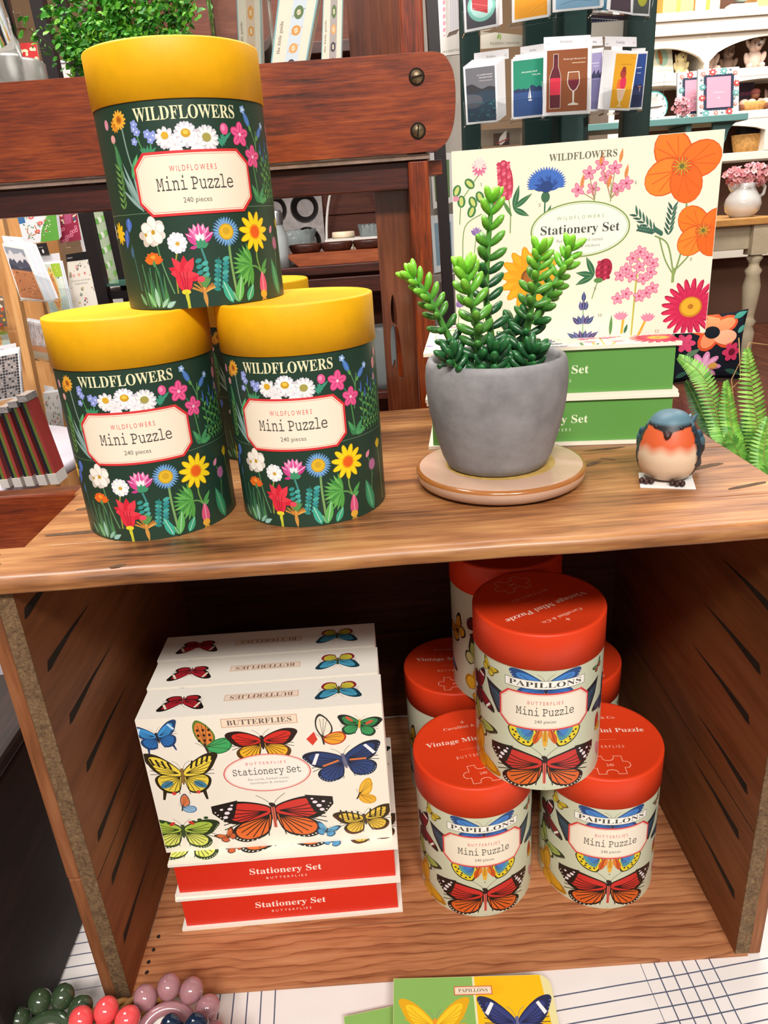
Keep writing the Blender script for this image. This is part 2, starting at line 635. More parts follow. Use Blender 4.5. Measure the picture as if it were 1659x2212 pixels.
        for t in (-0.18, 0.0, 0.1):
            s.stroke([T((0.03, 0)), T((0.5, t))], w * 0.012, vein, False)
        s.stroke([T((-0.02, 0.1)), T((0.0, -0.22))], w * 0.05, '#3a2a20', False)
        s.stroke([T((-0.02, -0.0)), T((-0.2, 0.18))], w * 0.012, '#6a5a4a', False)
    # ---- to mesh
    def onto(s, m, fn, step=4e-6, h0=1e-5, sm=False):
        for (col, tr), lv in zip(s.L, s.layers()):
            h = h0 + step * lv
            c = lin(col)
            for t in tr:
                (ax, ay), (bx, by), (cx, cy) = t[0], t[1], t[2]
                ar = (bx - ax) * (cy - ay) - (by - ay) * (cx - ax)
                if abs(ar) < 1e-9:
                    continue
                q = t if ar > 0 else [t[0], t[2], t[1]]
                m.f([m.v(fn(p[0], p[1], h)) for p in q], c, 0, sm)
    def wrap(s, m, R, nseg=120, step=4e-6, h0=0.0):
        """roll the sheet round a cylinder of radius R (metres); x = 0 faces -y. Shapes are cut at the facets."""
        seg = 2 * pi * R * 1000 / nseg
        nrm = []
        def put(x, y, h, k):
            t = x / seg - k
            a0, a1 = 2 * pi * k / nseg, 2 * pi * (k + 1) / nseg
            X = sin(a0) * (1 - t) + sin(a1) * t
            Y = -(cos(a0) * (1 - t) + cos(a1) * t)
            a = x / (R * 1000)
            nrm.append((sin(a), -cos(a), 0))
            return m.v((X * (R + h), Y * (R + h), y / 1000))
        def clip(p, xc, keep):
            out = []
            for i in range(len(p)):
                a, b = p[i], p[(i + 1) % len(p)]
                ia, ib = (a[0] - xc) * keep >= 0, (b[0] - xc) * keep >= 0
                if ia:
                    out.append(a)
                if ia != ib:
                    t = (xc - a[0]) / (b[0] - a[0])
                    out.append((xc, a[1] + t * (b[1] - a[1])))
            return out
        for (col, tr), lv in zip(s.L, s.layers(200)):
            h = h0 + step * lv
            c = lin(col)
            for t in tr:
                ar = (t[1][0] - t[0][0]) * (t[2][1] - t[0][1]) - (t[1][1] - t[0][1]) * (t[2][0] - t[0][0])
                if abs(ar) < 1e-7:
                    continue
                if ar < 0:
                    t = [t[0], t[2], t[1]]
                k0 = math.floor(min(p[0] for p in t) / seg + 1e-6)
                k1 = math.ceil(max(p[0] for p in t) / seg - 1e-6)
                for k in range(k0, max(k1, k0 + 1)):
                    q = [p for p in t]
                    if k > k0:
                        q = clip(q, k * seg, 1)
                    if k < k1 - 1:
                        q = clip(q, (k + 1) * seg, -1)
                    if len(q) >= 3:
                        m.f([put(p[0], p[1], h, k) for p in q], c, 0, True)
        return nrm
def slab_axes(o, ux, uy):
    """a mapping for a flat sheet: millimetres along ux, uy from the corner o, height along the normal"""
    o, ux, uy = Vector(o), Vector(ux).normalized(), Vector(uy).normalized()
    n = ux.cross(uy).normalized()
    return lambda a, b, h: o + ux * (a / 1000) + uy * (b / 1000) + n * h

def clipped(art, x0, y0, x1, y1):
    """the same sheet trimmed to a rectangle"""
    def cl(p, ax, c, keep):
        out = []
        for i in range(len(p)):
            a, b = p[i], p[(i + 1) % len(p)]
            ia, ib = (a[ax] - c) * keep >= 0, (b[ax] - c) * keep >= 0
            if ia:
                out.append(a)
            if ia != ib:
                t = (c - a[ax]) / (b[ax] - a[ax])
                out.append((a[0] + t * (b[0] - a[0]), a[1] + t * (b[1] - a[1])))
        return out
    r = Art()
    for col, tr in art.L:
        o = []
        for t in tr:
            q = list(t)
            if min(p[0] for p in q) < x0 or max(p[0] for p in q) > x1 or min(p[1] for p in q) < y0 or max(p[1] for p in q) > y1:
                for ax, c, k in ((0, x0, 1), (0, x1, -1), (1, y0, 1), (1, y1, -1)):
                    q = cl(q, ax, c, k) if len(q) >= 3 else q
            for i in range(1, len(q) - 1):
                o.append([q[0], q[i], q[i + 1]])
        r.L.append((col, o))
    return r

# ------------------------------------------------------------------ materials of the display
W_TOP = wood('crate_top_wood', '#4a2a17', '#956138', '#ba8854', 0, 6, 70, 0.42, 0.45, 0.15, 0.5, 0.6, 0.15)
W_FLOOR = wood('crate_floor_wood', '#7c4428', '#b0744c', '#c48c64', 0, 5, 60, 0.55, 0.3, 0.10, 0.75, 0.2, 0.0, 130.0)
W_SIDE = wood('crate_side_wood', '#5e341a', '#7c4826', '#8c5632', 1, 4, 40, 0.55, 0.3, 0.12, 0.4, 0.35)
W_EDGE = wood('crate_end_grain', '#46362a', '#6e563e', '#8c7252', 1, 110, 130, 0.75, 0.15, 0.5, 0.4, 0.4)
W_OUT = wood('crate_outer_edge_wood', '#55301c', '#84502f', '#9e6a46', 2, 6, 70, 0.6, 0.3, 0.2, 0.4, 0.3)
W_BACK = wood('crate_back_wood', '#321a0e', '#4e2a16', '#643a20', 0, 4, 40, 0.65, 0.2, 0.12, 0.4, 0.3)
W_RED = wood('mahogany_wood', '#2c0c05', '#7c300f', '#a34c1a', 0, 12, 170, 0.3, 0.5, 0.1, 0.5, 0.4, 0.35)
W_REDV = wood('mahogany_upright_wood', '#2c0c05', '#7c2e0e', '#a84a16', 2, 12, 170, 0.3, 0.5, 0.1, 0.5, 0.4, 0.35)
W_PANEL = wood('glossy_panel_wood', '#4a2012', '#6e3820', '#8a4e30', 2, 5, 70, 0.22, 0.6, 0.05, 0.5, 0.4, 0.5)
W_DARK = wood('dark_red_wood', '#1c0705', '#3c120b', '#5a2013', 0, 8, 90, 0.35, 0.5, 0.1, 0.5, 0.5, 0.2)
STAIN = plain('dark_iron_stain', '#2a211b', 0.8, 0.2, mottled=0.35, mscale=160)
FADED = plain('faded_stain', '#57402c', 0.7, 0.3, mottled=0.4, mscale=120)
PAPER = printed('printed_paper', 0.5, 0.35)
CARTON = printed('printed_carton', 0.42, 0.45)

# ------------------------------------------------------------------ table cloth and table
def cloth_mat():
    m, N, L, b = new_mat('striped_table_cloth')
    tc = N.new('ShaderNodeTexCoord')
    sep = N.new('ShaderNodeSeparateXYZ')
    mp = N.new('ShaderNodeMapping')
    wob = N.new('ShaderNodeTexNoise')
    wob.inputs['Scale'].default_value = 6
    L.new(tc.outputs['Object'], wob.inputs['Vector'])
    mix = N.new('ShaderNodeVectorMath')
    mix.operation = 'MULTIPLY_ADD'
    mix.inputs[1].default_value = (0.006, 0.006, 0)
    L.new(wob.outputs['Color'], mix.inputs[0])
    L.new(tc.outputs['Object'], mix.inputs[2])
    L.new(mix.outputs[0], mp.inputs['Vector'])
    L.new(mp.outputs['Vector'], sep.inputs['Vector'])
    def mth(op, a, v):
        n = N.new('ShaderNodeMath')
        n.operation = op
        for i, q in enumerate((a, v)):
            if isinstance(q, (int, float)):
                n.inputs[i].default_value = q
            else:
                L.new(q, n.inputs[i])
        return n.outputs[0]
    def lines(src, off, pitch, period, count, half):
        a = mth('FLOORED_MODULO', mth('SUBTRACT', src, off), period)
        inside = mth('LESS_THAN', a, pitch * (count - 0.5))
        f = mth('FLOORED_MODULO', mth('ADD', a, pitch / 2), pitch)
        near = mth('LESS_THAN', mth('ABSOLUTE', mth('SUBTRACT', f, pitch / 2), 0.0), half)
        return mth('MULTIPLY', inside, near)
    # the cross lines run at a slight slant to the others
    ys = mth('SUBTRACT', sep.outputs['Y'], mth('MULTIPLY', sep.outputs['X'], 0.105))
    xs = mth('ADD', sep.outputs['X'], mth('MULTIPLY', sep.outputs['Y'], 0.05))
    a = lines(xs, 0.1692, 0.0101, 0.3150, 6, 0.00048)
    c = lines(ys, -0.0865, 0.0098, 0.126, 7, 0.00048)
    s = mth('MAXIMUM', a, c)
    mc = N.new('ShaderNodeMix')
    mc.data_type = 'RGBA'
    mc.inputs['A'].default_value = rgba('#e6dfdc')
    mc.inputs['B'].default_value = rgba('#565c70')
    L.new(s, mc.inputs['Factor'])
    L.new(mc.outputs['Result'], b.inputs['Base Color'])
    b.inputs['Roughness'].default_value = 0.9
    b.inputs['Specular IOR Level'].default_value = 0.1
    nz = N.new('ShaderNodeTexNoise')
    nz.inputs['Scale'].default_value = 14
    L.new(tc.outputs['Object'], nz.inputs['Vector'])
    bp = N.new('ShaderNodeBump')
    bp.inputs['Strength'].default_value = 0.35
    bp.inputs['Distance'].default_value = 0.01
    L.new(nz.outputs['Fac'], bp.inputs['Height'])
    L.new(bp.outputs['Normal'], b.inputs['Normal'])
    return m
FLOOR_Z = -0.43
t = thing('display_table', 'low wooden table under the white striped cloth', 'table', (0, 0.05, FLOOR_Z))
m = M().box((-0.60, -0.21, 0.400), (0.60, 0.26, 0.4285))
m.build('table_top', W_DARK, t, bevel=0.003)
for sx in (-0.55, 0.55):
    for sy in (-0.17, 0.225):
        M().box((sx - 0.025, sy - 0.025, 0), (sx + 0.025, sy + 0.025, 0.400)).build('leg', W_DARK, t, bevel=0.003)
m = M()
n = 60
def cz(x, y):
    return 0.0
gx = [-0.62 + 1.24 * i / n for i in range(n + 1)]
gy = [-0.18 + 0.65 * i / 24 for i in range(25)]
m.box((-0.612, -0.172, -0.0012), (0.612, 0.312, 0.0))
for x0, x1, y0, y1 in ((-0.615, -0.612, -0.175, 0.315), (0.612, 0.615, -0.175, 0.315), (-0.615, 0.615, -0.175, -0.172), (-0.615, 0.615, 0.312, 0.315)):
    m.box((x0, y0, -0.20), (x1, y1, 0.0))
tag(m.build('table_cloth', cloth_mat(), bevel=0.0), 'white cloth with thin blue windowpane lines spread under the crate', 'tablecloth')

# ------------------------------------------------------------------ the crate
XL, XR, ZF, ZT, ZS, YO, YB = -0.2026, 0.2346, 0.0035, 0.3362, 0.3464, 0.0062, 0.2948
crate = thing('wooden_crate', 'old wooden crate lying on its side as an open display shelf', 'crate', (0, 0, 0))
def plank(name, lo, hi, mat, bevel=0.0022, marks=()):
    m = M().box(lo, hi)
    for axis, pos, poly in marks:
        m.prism(poly, {0: lambda u, v, h: (pos + h, u, v), 2: lambda u, v, h: (u, v, pos + h)}[axis], 0.00012, 0.0002, mi=1)
    return m.build(name, [mat, STAIN], crate, bevel=0.0 if marks else bevel)
def smear(x, y, l, w, r=0.0):
    c, s = cos(r), sin(r)
    pts = []
    for i in range(12):
        t = 2 * pi * i / 12
        k = 1 + random.uniform(-0.2, 0.2)
        a, b = l / 2 * cos(t) * k, w / 2 * sin(t) * k
        pts.append((x + a * c - b * s, y + a * s + b * c))
    return pts
def rounded_plank(name, x0, x1, y0, y1, z0, z1, r, mat, marks=()):
    """a plank along x whose front edge is worn round"""
    m = M()
    prof = [(y1, z0), (y0 + r * 0.6, z0)]
    for i in range(7):
        a = -pi / 2 - (pi / 2) * i / 6
        prof.append((y0 + r * 0.6 + r * 0.6 * cos(a), z0 + r * 0.4 + r * 0.4 * sin(a)))
    for i in range(7):
        a = pi - (pi / 2) * i / 6
        prof.append((y0 + r + r * cos(a), z1 - r + r * sin(a)))
    prof.append((y1, z1))
    ring = []
    N = 24
    for i in range(N + 1):
        x = x0 + (x1 - x0) * i / N
        w = 0.0005 * sin(x * 37) + 0.0004 * sin(x * 91 + 1)
        ring.append([m.v((x, p[0] + (w if p[0] < y0 + r else 0), p[1])) for p in prof])
    k = len(prof)
    for A, B in zip(ring, ring[1:]):
        for j in range(k):
            j2 = (j + 1) % k
            m.f((A[j], A[j2], B[j2], B[j]), sm=(1 < j < k - 2))
    m.f(list(reversed(ring[0]))); m.f(ring[-1])
    for poly in marks:
        m.prism(poly, lambda u, v, h: (u, v, z1 + h), 0.0001, 0.0002, mi=1)
    return m.build(name, [mat, FADED], crate)
rounded_plank('top_plank', -0.2325, 0.2600, -0.0062, 0.0355, ZT, ZS, 0.0055, W_TOP,
              [smear(-0.2165, 0.013, 0.010, 0.004, 0.2), smear(-0.2245, 0.005, 0.008, 0.003), smear(-0.2210, 0.027, 0.006, 0.003), smear(-0.142, 0.0, 0.008, 0.004, 0.3), smear(0.2375, 0.008, 0.014, 0.003), smear(0.243, 0.024, 0.010, 0.003, 0.3)])
rounded_plank('top_plank', -0.2085, 0.2470, 0.0358, 0.1253, ZT, ZS - 0.0001, 0.0012, W_TOP,
              [smear(-0.183, 0.052, 0.044, 0.005, 0.05), smear(-0.190, 0.095, 0.018, 0.005, 0.2), smear(0.226, 0.050, 0.030, 0.004, 0.25), smear(0.215, 0.088, 0.034, 0.005, 0.3), smear(0.150, 0.110, 0.018, 0.005, 0.6), smear(0.162, 0.118, 0.012, 0.003, -0.5)])
rounded_plank('top_plank', -0.2120, 0.2470, 0.1262, YB + 0.0, ZT, ZS - 0.0002, 0.0012, W_TOP, [smear(0.168, 0.140, 0.03, 0.004, 0.1)])
# side panels: an inner board with dark slots and an outer board
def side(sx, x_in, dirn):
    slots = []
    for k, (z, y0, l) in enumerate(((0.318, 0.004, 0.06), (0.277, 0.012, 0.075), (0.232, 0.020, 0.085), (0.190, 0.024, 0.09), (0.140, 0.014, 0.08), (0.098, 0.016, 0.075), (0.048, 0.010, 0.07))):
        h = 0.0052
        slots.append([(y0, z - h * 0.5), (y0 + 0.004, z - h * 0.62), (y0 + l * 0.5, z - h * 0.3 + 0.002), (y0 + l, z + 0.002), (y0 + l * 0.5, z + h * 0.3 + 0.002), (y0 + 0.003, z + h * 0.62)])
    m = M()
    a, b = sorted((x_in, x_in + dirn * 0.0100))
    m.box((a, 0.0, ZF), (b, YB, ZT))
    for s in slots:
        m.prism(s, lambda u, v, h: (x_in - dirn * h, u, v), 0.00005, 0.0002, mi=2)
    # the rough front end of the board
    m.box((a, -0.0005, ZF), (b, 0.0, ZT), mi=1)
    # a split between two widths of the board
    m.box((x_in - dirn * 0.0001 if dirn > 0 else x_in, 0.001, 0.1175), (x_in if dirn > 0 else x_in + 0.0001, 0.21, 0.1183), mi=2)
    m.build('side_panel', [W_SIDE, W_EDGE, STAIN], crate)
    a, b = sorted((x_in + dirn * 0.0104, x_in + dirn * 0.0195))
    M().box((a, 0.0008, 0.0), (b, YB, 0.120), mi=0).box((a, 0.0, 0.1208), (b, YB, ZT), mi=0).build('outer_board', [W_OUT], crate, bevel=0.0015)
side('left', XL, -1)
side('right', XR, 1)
struct_floor = [((-0.2026, 0.0, 0.0004), (0.2346, 0.0440, ZF)), ((-0.2026, 0.0450, 0.0004), (0.2346, 0.1700, ZF)), ((-0.2026, 0.1710, 0.0004), (0.2346, YB, ZF))]
m = M().box((-0.2030, -0.0005, 0.0004), (0.2440, 0.0440, ZF))
for x, y in ((-0.196, 0.036), (-0.197, 0.026), (-0.196, 0.018), (-0.195, 0.047)):
    m.prism(smear(x, y, 0.003, 0.003), lambda u, v, h: (u, v, ZF + h), 0.00005, 0.0002, mi=1)
m.build('floor_plank', [W_FLOOR, STAIN], crate)
for lo, hi in struct_floor[1:]:
    M().box(lo, hi).build('floor_plank', [W_FLOOR, STAIN], crate, bevel=0.0008)
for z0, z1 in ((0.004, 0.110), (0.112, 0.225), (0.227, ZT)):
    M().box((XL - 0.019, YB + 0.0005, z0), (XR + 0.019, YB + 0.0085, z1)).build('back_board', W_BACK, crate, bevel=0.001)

# ------------------------------------------------------------------ puzzle canisters
CAN_H, LID_H, LID_R, BODY_R = 0.1271, 0.0269, 0.0460, 0.0453
BODY_TOP = (CAN_H - LID_H) * 1000
def frame_label(a, cx, y0, y1, hw, top, mid, bot, red, ink, fill='#f3e6d0'):
    def octa(x0, yy0, x1, yy1, c):
        return [(x0 + c, yy0), (x1 - c, yy0), (x1, yy0 + c), (x1, yy1 - c), (x1 - c, yy1), (x0 + c, yy1), (x0, yy1 - c), (x0, yy0 + c)]
    for inset, c, col in ((0, 6.5, red), (1.3, 6.0, fill), (1.9, 5.8, red), (2.1, 5.7, fill)):
        a.poly(octa(cx - hw + inset, y0 + inset, cx + hw - inset, y1 - inset, c), col)
    a.text(top, cx, y1 - 9.5, 2.7, red, 'sans', width=24, track=0.35)
    a.text(mid, cx, y1 - 18.4, 6.0, ink, 'mono', width=40)
    a.text(bot, cx, y0 + 6.0, 2.5, ink, 'sans', width=14.5)
def wild_art():
    a = Art()
    C = pi * BODY_R * 1000
    G = '#203b2d'
    a.rect(-C, 0, C, BODY_TOP, G)
    lg, mg, dg, tl = '#8aa65a', '#4f8f4e', '#2f7a58', '#3f8f86'
    # left side plants of the upper band
    a.stroke([(-35, 90), (-34, 78), (-31.5, 66), (-29, 52)], 0.9, '#7f9a90')
    a.stroke([(-40, 70), (-38, 62), (-34, 55), (-30, 50)], 1.0, '#6f958c')
    for x0, y0, x1, y1 in ((-30, 51, -41, 70), (-30, 51, -37, 64), (-30, 51, -33, 68), (-30, 50, -43, 62), (-31, 52, -39, 74)):
        a.leaf(x0, y0, x1, y1, 2.0, '#88aaa4', '#a9c4be')
    for i in range(7):
        a.leaf(-44 + i * 0.4, 52 + i * 3, -47.5 + i * 0.3, 55 + i * 3.2, 1.5, '#6f9a50')
        a.leaf(-44 + i * 0.4, 52 + i * 3, -41 + i * 0.3, 56 + i * 3.2, 1.5, '#5a8a48')
    a.leaf(-41, 70, -42, 83, 4, '#3d7a50', '#5f9a68'); a.leaf(-33.5, 66, -28, 77, 3.6, '#4fa56a', '#7fc48c')
    a.ell(-43, 85, 1.8, 2.0, '#e0a0a0'); a.ell(-47, 92, 1.8, 2.4, '#d88fa0'); a.stroke([(-43, 84), (-42, 70)], 0.5, mg)
    a.daisy(-39.5, 91.0, 3.4, 10, '#e0962a', '#c8781c', 0.4, 0.2)
    a.daisy(-36.0, 93.2, 4.6, 13, '#efae38', '#c9761c', 0.42, 0.17)
    a.ell(-36.0, 93.2, 1.0, 1.0, '#9a5514')
    # little blue flowers
    a.stroke([(-27, 88), (-25, 80), (-22, 76)], 0.7, mg); a.stroke([(-19, 84), (-20, 79), (-22, 76)], 0.7, mg)
    for i in range(5):
        a.leaf(-22 + (i - 2) * 0.5, 76, -26 + i * 2.3, 80.5 - abs(i - 2) * 0.6, 1.6, '#3f8f66')
    for x, y, r in ((-27.2, 90.2, 1.9), (-26.2, 86.8, 1.9), (-28.4, 82.6, 1.7), (-20.5, 85.4, 2.0), (-17.6, 84.6, 2.0), (-19.2, 82.8, 1.8), (-27.6, 88.2, 1.6)):
        a.petals(x, y, r * 1.15, 5, '#8c9cdc', 0.42); a.ell(x, y, 0.5, 0.5, '#d8dcf4')
    # white daisies behind the label
    a.petals(-11.5, 83.0, 5.4, 9, '#d5cfd8', 0.24, 0.2); a.petals(-11.8, 83.0, 4.9, 9, '#f6f2ee', 0.2, edge='#c2bcc8')
    a.petals(9.0, 81.8, 6.6, 12, '#cfcad4', 0.2, 0.2); a.petals(9.0, 82.0, 6.2, 12, '#f2efec', 0.15, edge='#c0bac6')
    a.petals(-1.2, 84.0, 6.2, 10, '#d0cad6', 0.24, 0.3); a.petals(-1.2, 84.3, 5.8, 10, '#faf7f4', 0.19, edge='#c4bece')
    a.petals(-7.0, 79.6, 4.6, 8, '#efe9ea', 0.24, edge='#c0bac4'); a.petals(3.6, 79.6, 4.6, 8, '#f1ecee', 0.24, edge='#c0bac4')
    a.ell(-11.6, 84.2, 1.9, 1.7, '#d8a82a'); a.ell(-1.2, 84.8, 2.4, 2.0, '#c9991f'); a.ell(8.9, 82.6, 2.3, 2.0, '#a39a4c'); a.ell(-1.2, 85.2, 1.4, 1.0, '#e8c44a')
    # pink flowers, gentians and right side plants
    a.stroke([(36, 72), (37, 62), (38, 52)], 0.8, mg); a.stroke([(30, 82), (33, 78), (36, 74)], 0.8, dg)
    a.stroke([(42, 86), (40, 76), (38.5, 66)], 0.8, '#5a8a58'); a.stroke([(36.8, 88), (40, 80), (40.5, 72)], 0.7, '#5a8a58')
    for i in range(6):
        a.leaf(17 + (i % 2), 78 + i * 0.6, 15 + i * 1.6, 83 + (i % 3), 1.7, '#3d8f72')
    a.leaf(38, 51, 33, 60, 3.4, '#3f8f58', '#6fb47f'); a.leaf(38, 51, 44, 59, 3.4, '#3f8f58', '#6fb47f'); a.leaf(38, 51, 47, 53, 3.0, '#4a9a5c', '#6fb47f'); a.leaf(38, 51, 34, 54, 2.6, '#3a8152')
    a.ell(19.0, 86.3, 2.3, 2.7, '#e0588e'); a.ell(18.5, 86.8, 1.1, 1.4, '#f08cb2')
    for x, y, r in ((28.4, 83.8, 6.2), (36.4, 73.4, 6.0)):
        a.petals(x, y, r, 5, '#d23c78', 0.36, 0.2, 0.52); a.petals(x, y, r * 0.92, 5, '#ee5f98', 0.3, 0.2, 0.54)
        for i in range(5):
            t = 0.2 + i * 2 * pi / 5
            a.stroke([(x, y), (x + cos(t) * r * 0.75, y + sin(t) * r * 0.75)], 0.4, '#b82a64', False)
        a.ell(x, y, 0.9, 0.9, '#f6c8d8')
    for (x0, y0), (x1, y1) in (((32.5, 95.6), (36.8, 87.2)), ((49.6, 89.0), (42.6, 82.7))):
        a.leaf(x1, y1, x0, y0, 3.4, '#4a78c4', '#7fa4de'); d = Vector((x0 - x1, y0 - y1)).normalized()
        a.petals(x0, y0, 2.0, 5, '#8fb4e6', 0.4); a.ell(x0, y0, 0.6, 0.6, '#f0f4ff'); a.leaf(x1 - d.x * 2, y1 - d.y * 2, x1 + d.x * 2, y1 + d.y * 2, 2.0, '#5f9a50')
    for k, (x, h) in enumerate(((45, 78), (48.5, 74), (52, 80), (55.5, 76), (59, 82), (63, 78))):
        a.stroke([(x, 51), (x + 0.6, 62), (x, h)], 0.6, '#5c9148')
        for j in range(9):
            y = 53 + j * (h - 54) / 9
            a.leaf(x, y, x + (2.4 if j % 2 else -2.4), y + 2.4, 1.3, ['#4f9a54', '#6fae58', '#3f8a5a'][j % 3])
        a.leaf(x, h - 4, x, h + 3, 1.3, '#4a6ab8')
    a.stroke([(62, 92), (61, 80), (62, 62)], 0.7, '#5a8a58'); a.ell(61, 88, 2.4, 3.4, '#d8848c'); a.ell(64, 94, 1.8, 2.6, '#c8707c'); a.ell(60.5, 80, 1.4, 2.2, '#c98a74')
    # heading
    a.text('WILDFLOWERS', 0, 91.3, 5.9, '#e6e2b8', 'serif', width=53)
    # the fine line under the upper band
    a.rect(-C, 48.9, C, 49.25, '#5f7a5e')
    # ---- lower band: stems first
    for pts, w, c in (([(-26, 36), (-24, 22), (-20, 8)], 0.8, '#5c8f60'), ([(-14, 32), (-17, 22), (-18, 8)], 0.8, '#9a9a40'), ([(-29, 24), (-27, 14), (-26, 3)], 0.8, '#4c8a5a'),
                      ([(-33, 22), (-33, 10), (-31, 1)], 0.8, '#3f7a58'), ([(-2, 30), (-0.5, 22), (-1, 12)], 1.1, '#3f8a84'), ([(13, 32), (13, 20), (14, 3)], 1.3, '#7aa060'),
                      ([(30.5, 30), (30, 22), (32, 15)], 1.0, '#6f9a48'), ([(25, 19), (29, 18), (32, 15)], 0.9, '#5f9a50'), ([(50, 27), (49, 20), (48, 12)], 0.7, '#4f7f50'),
                      ([(59, 38), (61, 22), (62, 3)], 0.9, '#5f8f50'), ([(46, 36), (49, 28), (50, 22)], 0.6, '#4f7f50'), ([(-13, 9), (-13, 0)], 1.6, '#b8bc3a'), ([(-44, 34), (-43, 22), (-42, 10)], 0.7, '#3f6f68'), ([(-38, 24), (-37, 12), (-36, 1)], 0.7, '#4a8458')):
        a.stroke(pts, w, c)
    for i in range(10):
        x = -38 + i * 1.6
        a.leaf(x, 0.5, x - 1.5 + (i % 3), 15 + (i * 5) % 9, 1.3, ['#3c7a50', '#2f6a54', '#4c8a50'][i % 3])
    # fan leaf with long fingers
    for i in range(13):
        t = radians(100 + i * 13.5)
        a.leaf(25.5, 18.9, 25.5 + 12.5 * cos(t), 18.9 + 12.2 * sin(t), 2.6, ['#4f9a44', '#63ae52', '#3f8a40'][i % 3], '#8cc870' if i % 2 else None)
    # teal leaflets
    for k in range(7):
        a.ell(-4.5 + (k % 2) * 3.2, 15 + k * 1.5, 1.8, 1.1, ['#2f8f88', '#49aaa0'][k % 2], 0.4)
    for k in range(14):
        a.ell(3.2 + (k % 2) * 4.2 + k * 0.22, 9 + k * 1.15, 2.0, 1.15, ['#2a8580', '#45a69c', '#358f94'][k % 3], 0.3 if k % 2 else -0.3)
    a.stroke([(3.5, 9), (6.5, 25)], 0.5, '#2f7a70')
    # orange roots
    for i in range(9):
        t = radians(-20 + i * 27)
        a.stroke([(-3.8, 7.5), (-3.8 + 3 * cos(t), 8.5 + 3 * abs(sin(t))), (-3.8 + 6.2 * cos(t), 9.5 + 4.6 * abs(sin(t)))], 0.8, ['#c98a3a', '#dba650', '#b8742c'][i % 3])
    a.leaf(-3.8, 9, -3.2, -0.5, 2.2, '#c98f42')
    for i in range(6):
        a.leaf(-3, 10, -6 + i * 1.4, 18 - abs(i - 2.5), 1.4, '#5a8f4a')
    # white anemones
    a.petals(-30.0, 38.2, 6.4, 6, '#cfc6bc', 0.36); a.petals(-26.5, 40.2, 7.4, 6, '#e2dcd4', 0.36, 0.6); a.petals(-26.8, 40.2, 7.2, 5, '#faf5ec', 0.36, 0.3, edge='#c9c0b2')
    a.ell(-26.6, 39.6, 1.2, 1.2, '#c79a2c'); a.ell(-31.5, 38.5, 0.9, 0.9, '#c79a2c')
    a.petals(-14.2, 33.6, 5.6, 7, '#dde0ea', 0.3); a.petals(-14.2, 33.6, 5.2, 7, '#fbf8f4', 0.27, 0.4, edge='#c4c4d2'); a.ell(-14.0, 33.2, 1.2, 1.0, '#d2a63c')
    # pink lotus
    a.ell(-1.8, 33.5, 3.4, 3.6, '#3c8a5e')
    for i, t in enumerate((150, 128, 52, 30, 108, 72, 90)):
        q = radians(t)
        a.leaf(-1.9, 33, -1.9 + 8.6 * cos(q), 33 + 9.8 * sin(q), 4.2, ['#c43c86', '#d85a9a', '#d85a9a', '#c43c86', '#e88ab8', '#e88ab8', '#d65296'][i], '#f6d4e2')
    for t in (60, 90, 120):
        q = radians(t)
        a.leaf(-1.9, 33, -1.9 + 4.2 * cos(q), 33 + 5.2 * sin(q), 2.2, '#f6e6ea')
    for t in (20, 55, 90, 125, 160):
        q = radians(t)
        a.leaf(-1.8, 30.5, -1.8 + 4.2 * cos(q), 31 + 4.2 * sin(q), 2.4, '#3f9068')
    a.leaf(-4, 32, -8.5, 35.5, 2.2, '#d0468c'); a.leaf(-4, 31, -8.2, 30.4, 1.8, '#c43c86')
    # blue aster, yellow daisy
    a.petals(12.3, 37.4, 7.6, 28, '#5f92c8', 0.07, 0, 0.5); a.petals(12.3, 37.4, 7.0, 24, '#86b4de', 0.05, 0.1, 0.5)
    a.ell(12.3, 37.4, 4.1, 4.1, '#c79c1e'); a.ell(12.3, 37.4, 3.5, 3.5, '#e0b62a'); a.ell(12.3, 37.8, 2.0, 1.9, '#ccA226')
    a.petals(30.6, 36.2, 10.8, 11, '#d9a60e', 0.17, 0.1, 0.52); a.petals(30.6, 36.2, 10.4, 11, '#f6d81e', 0.145, 0.1, 0.54, edge='#d8a812')
    a.ell(30.6, 36.2, 3.9, 3.9, '#e89416'); a.ell(30.6, 36.2, 3.0, 3.0, '#e8601c')
    # thistle, buds, bluebells at the sides
    a.petals(50.2, 29.2, 3.8, 18, '#c67ca8', 0.1); a.ell(50.2, 29.2, 2.2, 2.2, '#b86a98'); a.leaf(44.8, 34.8, 48.4, 38.8, 3.0, '#e08aa4')
    for i in range(7):
        a.leaf(59, 37, 56 + i * 1.1, 43.5 - abs(i - 3) * 0.7, 2.0, '#d8b81c')
    a.leaf(-42.5, 47.5, -44, 40, 5.0, '#4a6fc8', '#7f9ce0'); a.leaf(-46, 42, -49, 32, 4.6, '#3f62ba', '#7f9ce0'); a.leaf(-44, 33, -45, 27, 2.6, '#42668c')
    a.petals(-55, 40, 6, 9, '#ecc21c', 0.2)
    # orange flower
    for i in range(8):
        t = radians(10 + i * 23)
        a.leaf(-29.4, 24.8, -29.4 + 6.2 * cos(t), 25.2 + 4.4 * sin(t), 3.4, ['#e2601c', '#f07a26'][i % 2])
    a.petals(-29.4, 26.6, 5.2, 9, '#ea6a22', 0.24, 0.2, 0.5, 0.62); a.ell(-29.4, 27.2, 1.6, 1.0, '#f0a03a'); a.leaf(-29.3, 22, -29.3, 26, 2.0, '#4f8f56')
    # red columbine
    for i, (x, y) in enumerate(((-21.2, 21.4), (-18.6, 26.6), (-12.0, 27.2), (-6.8, 25.8), (-3.8, 14.4), (-20.5, 18.6))):
        a.leaf(-12.6, 17.5, x, y, 4.6, ['#cf2238', '#e03a4a'][i % 2])
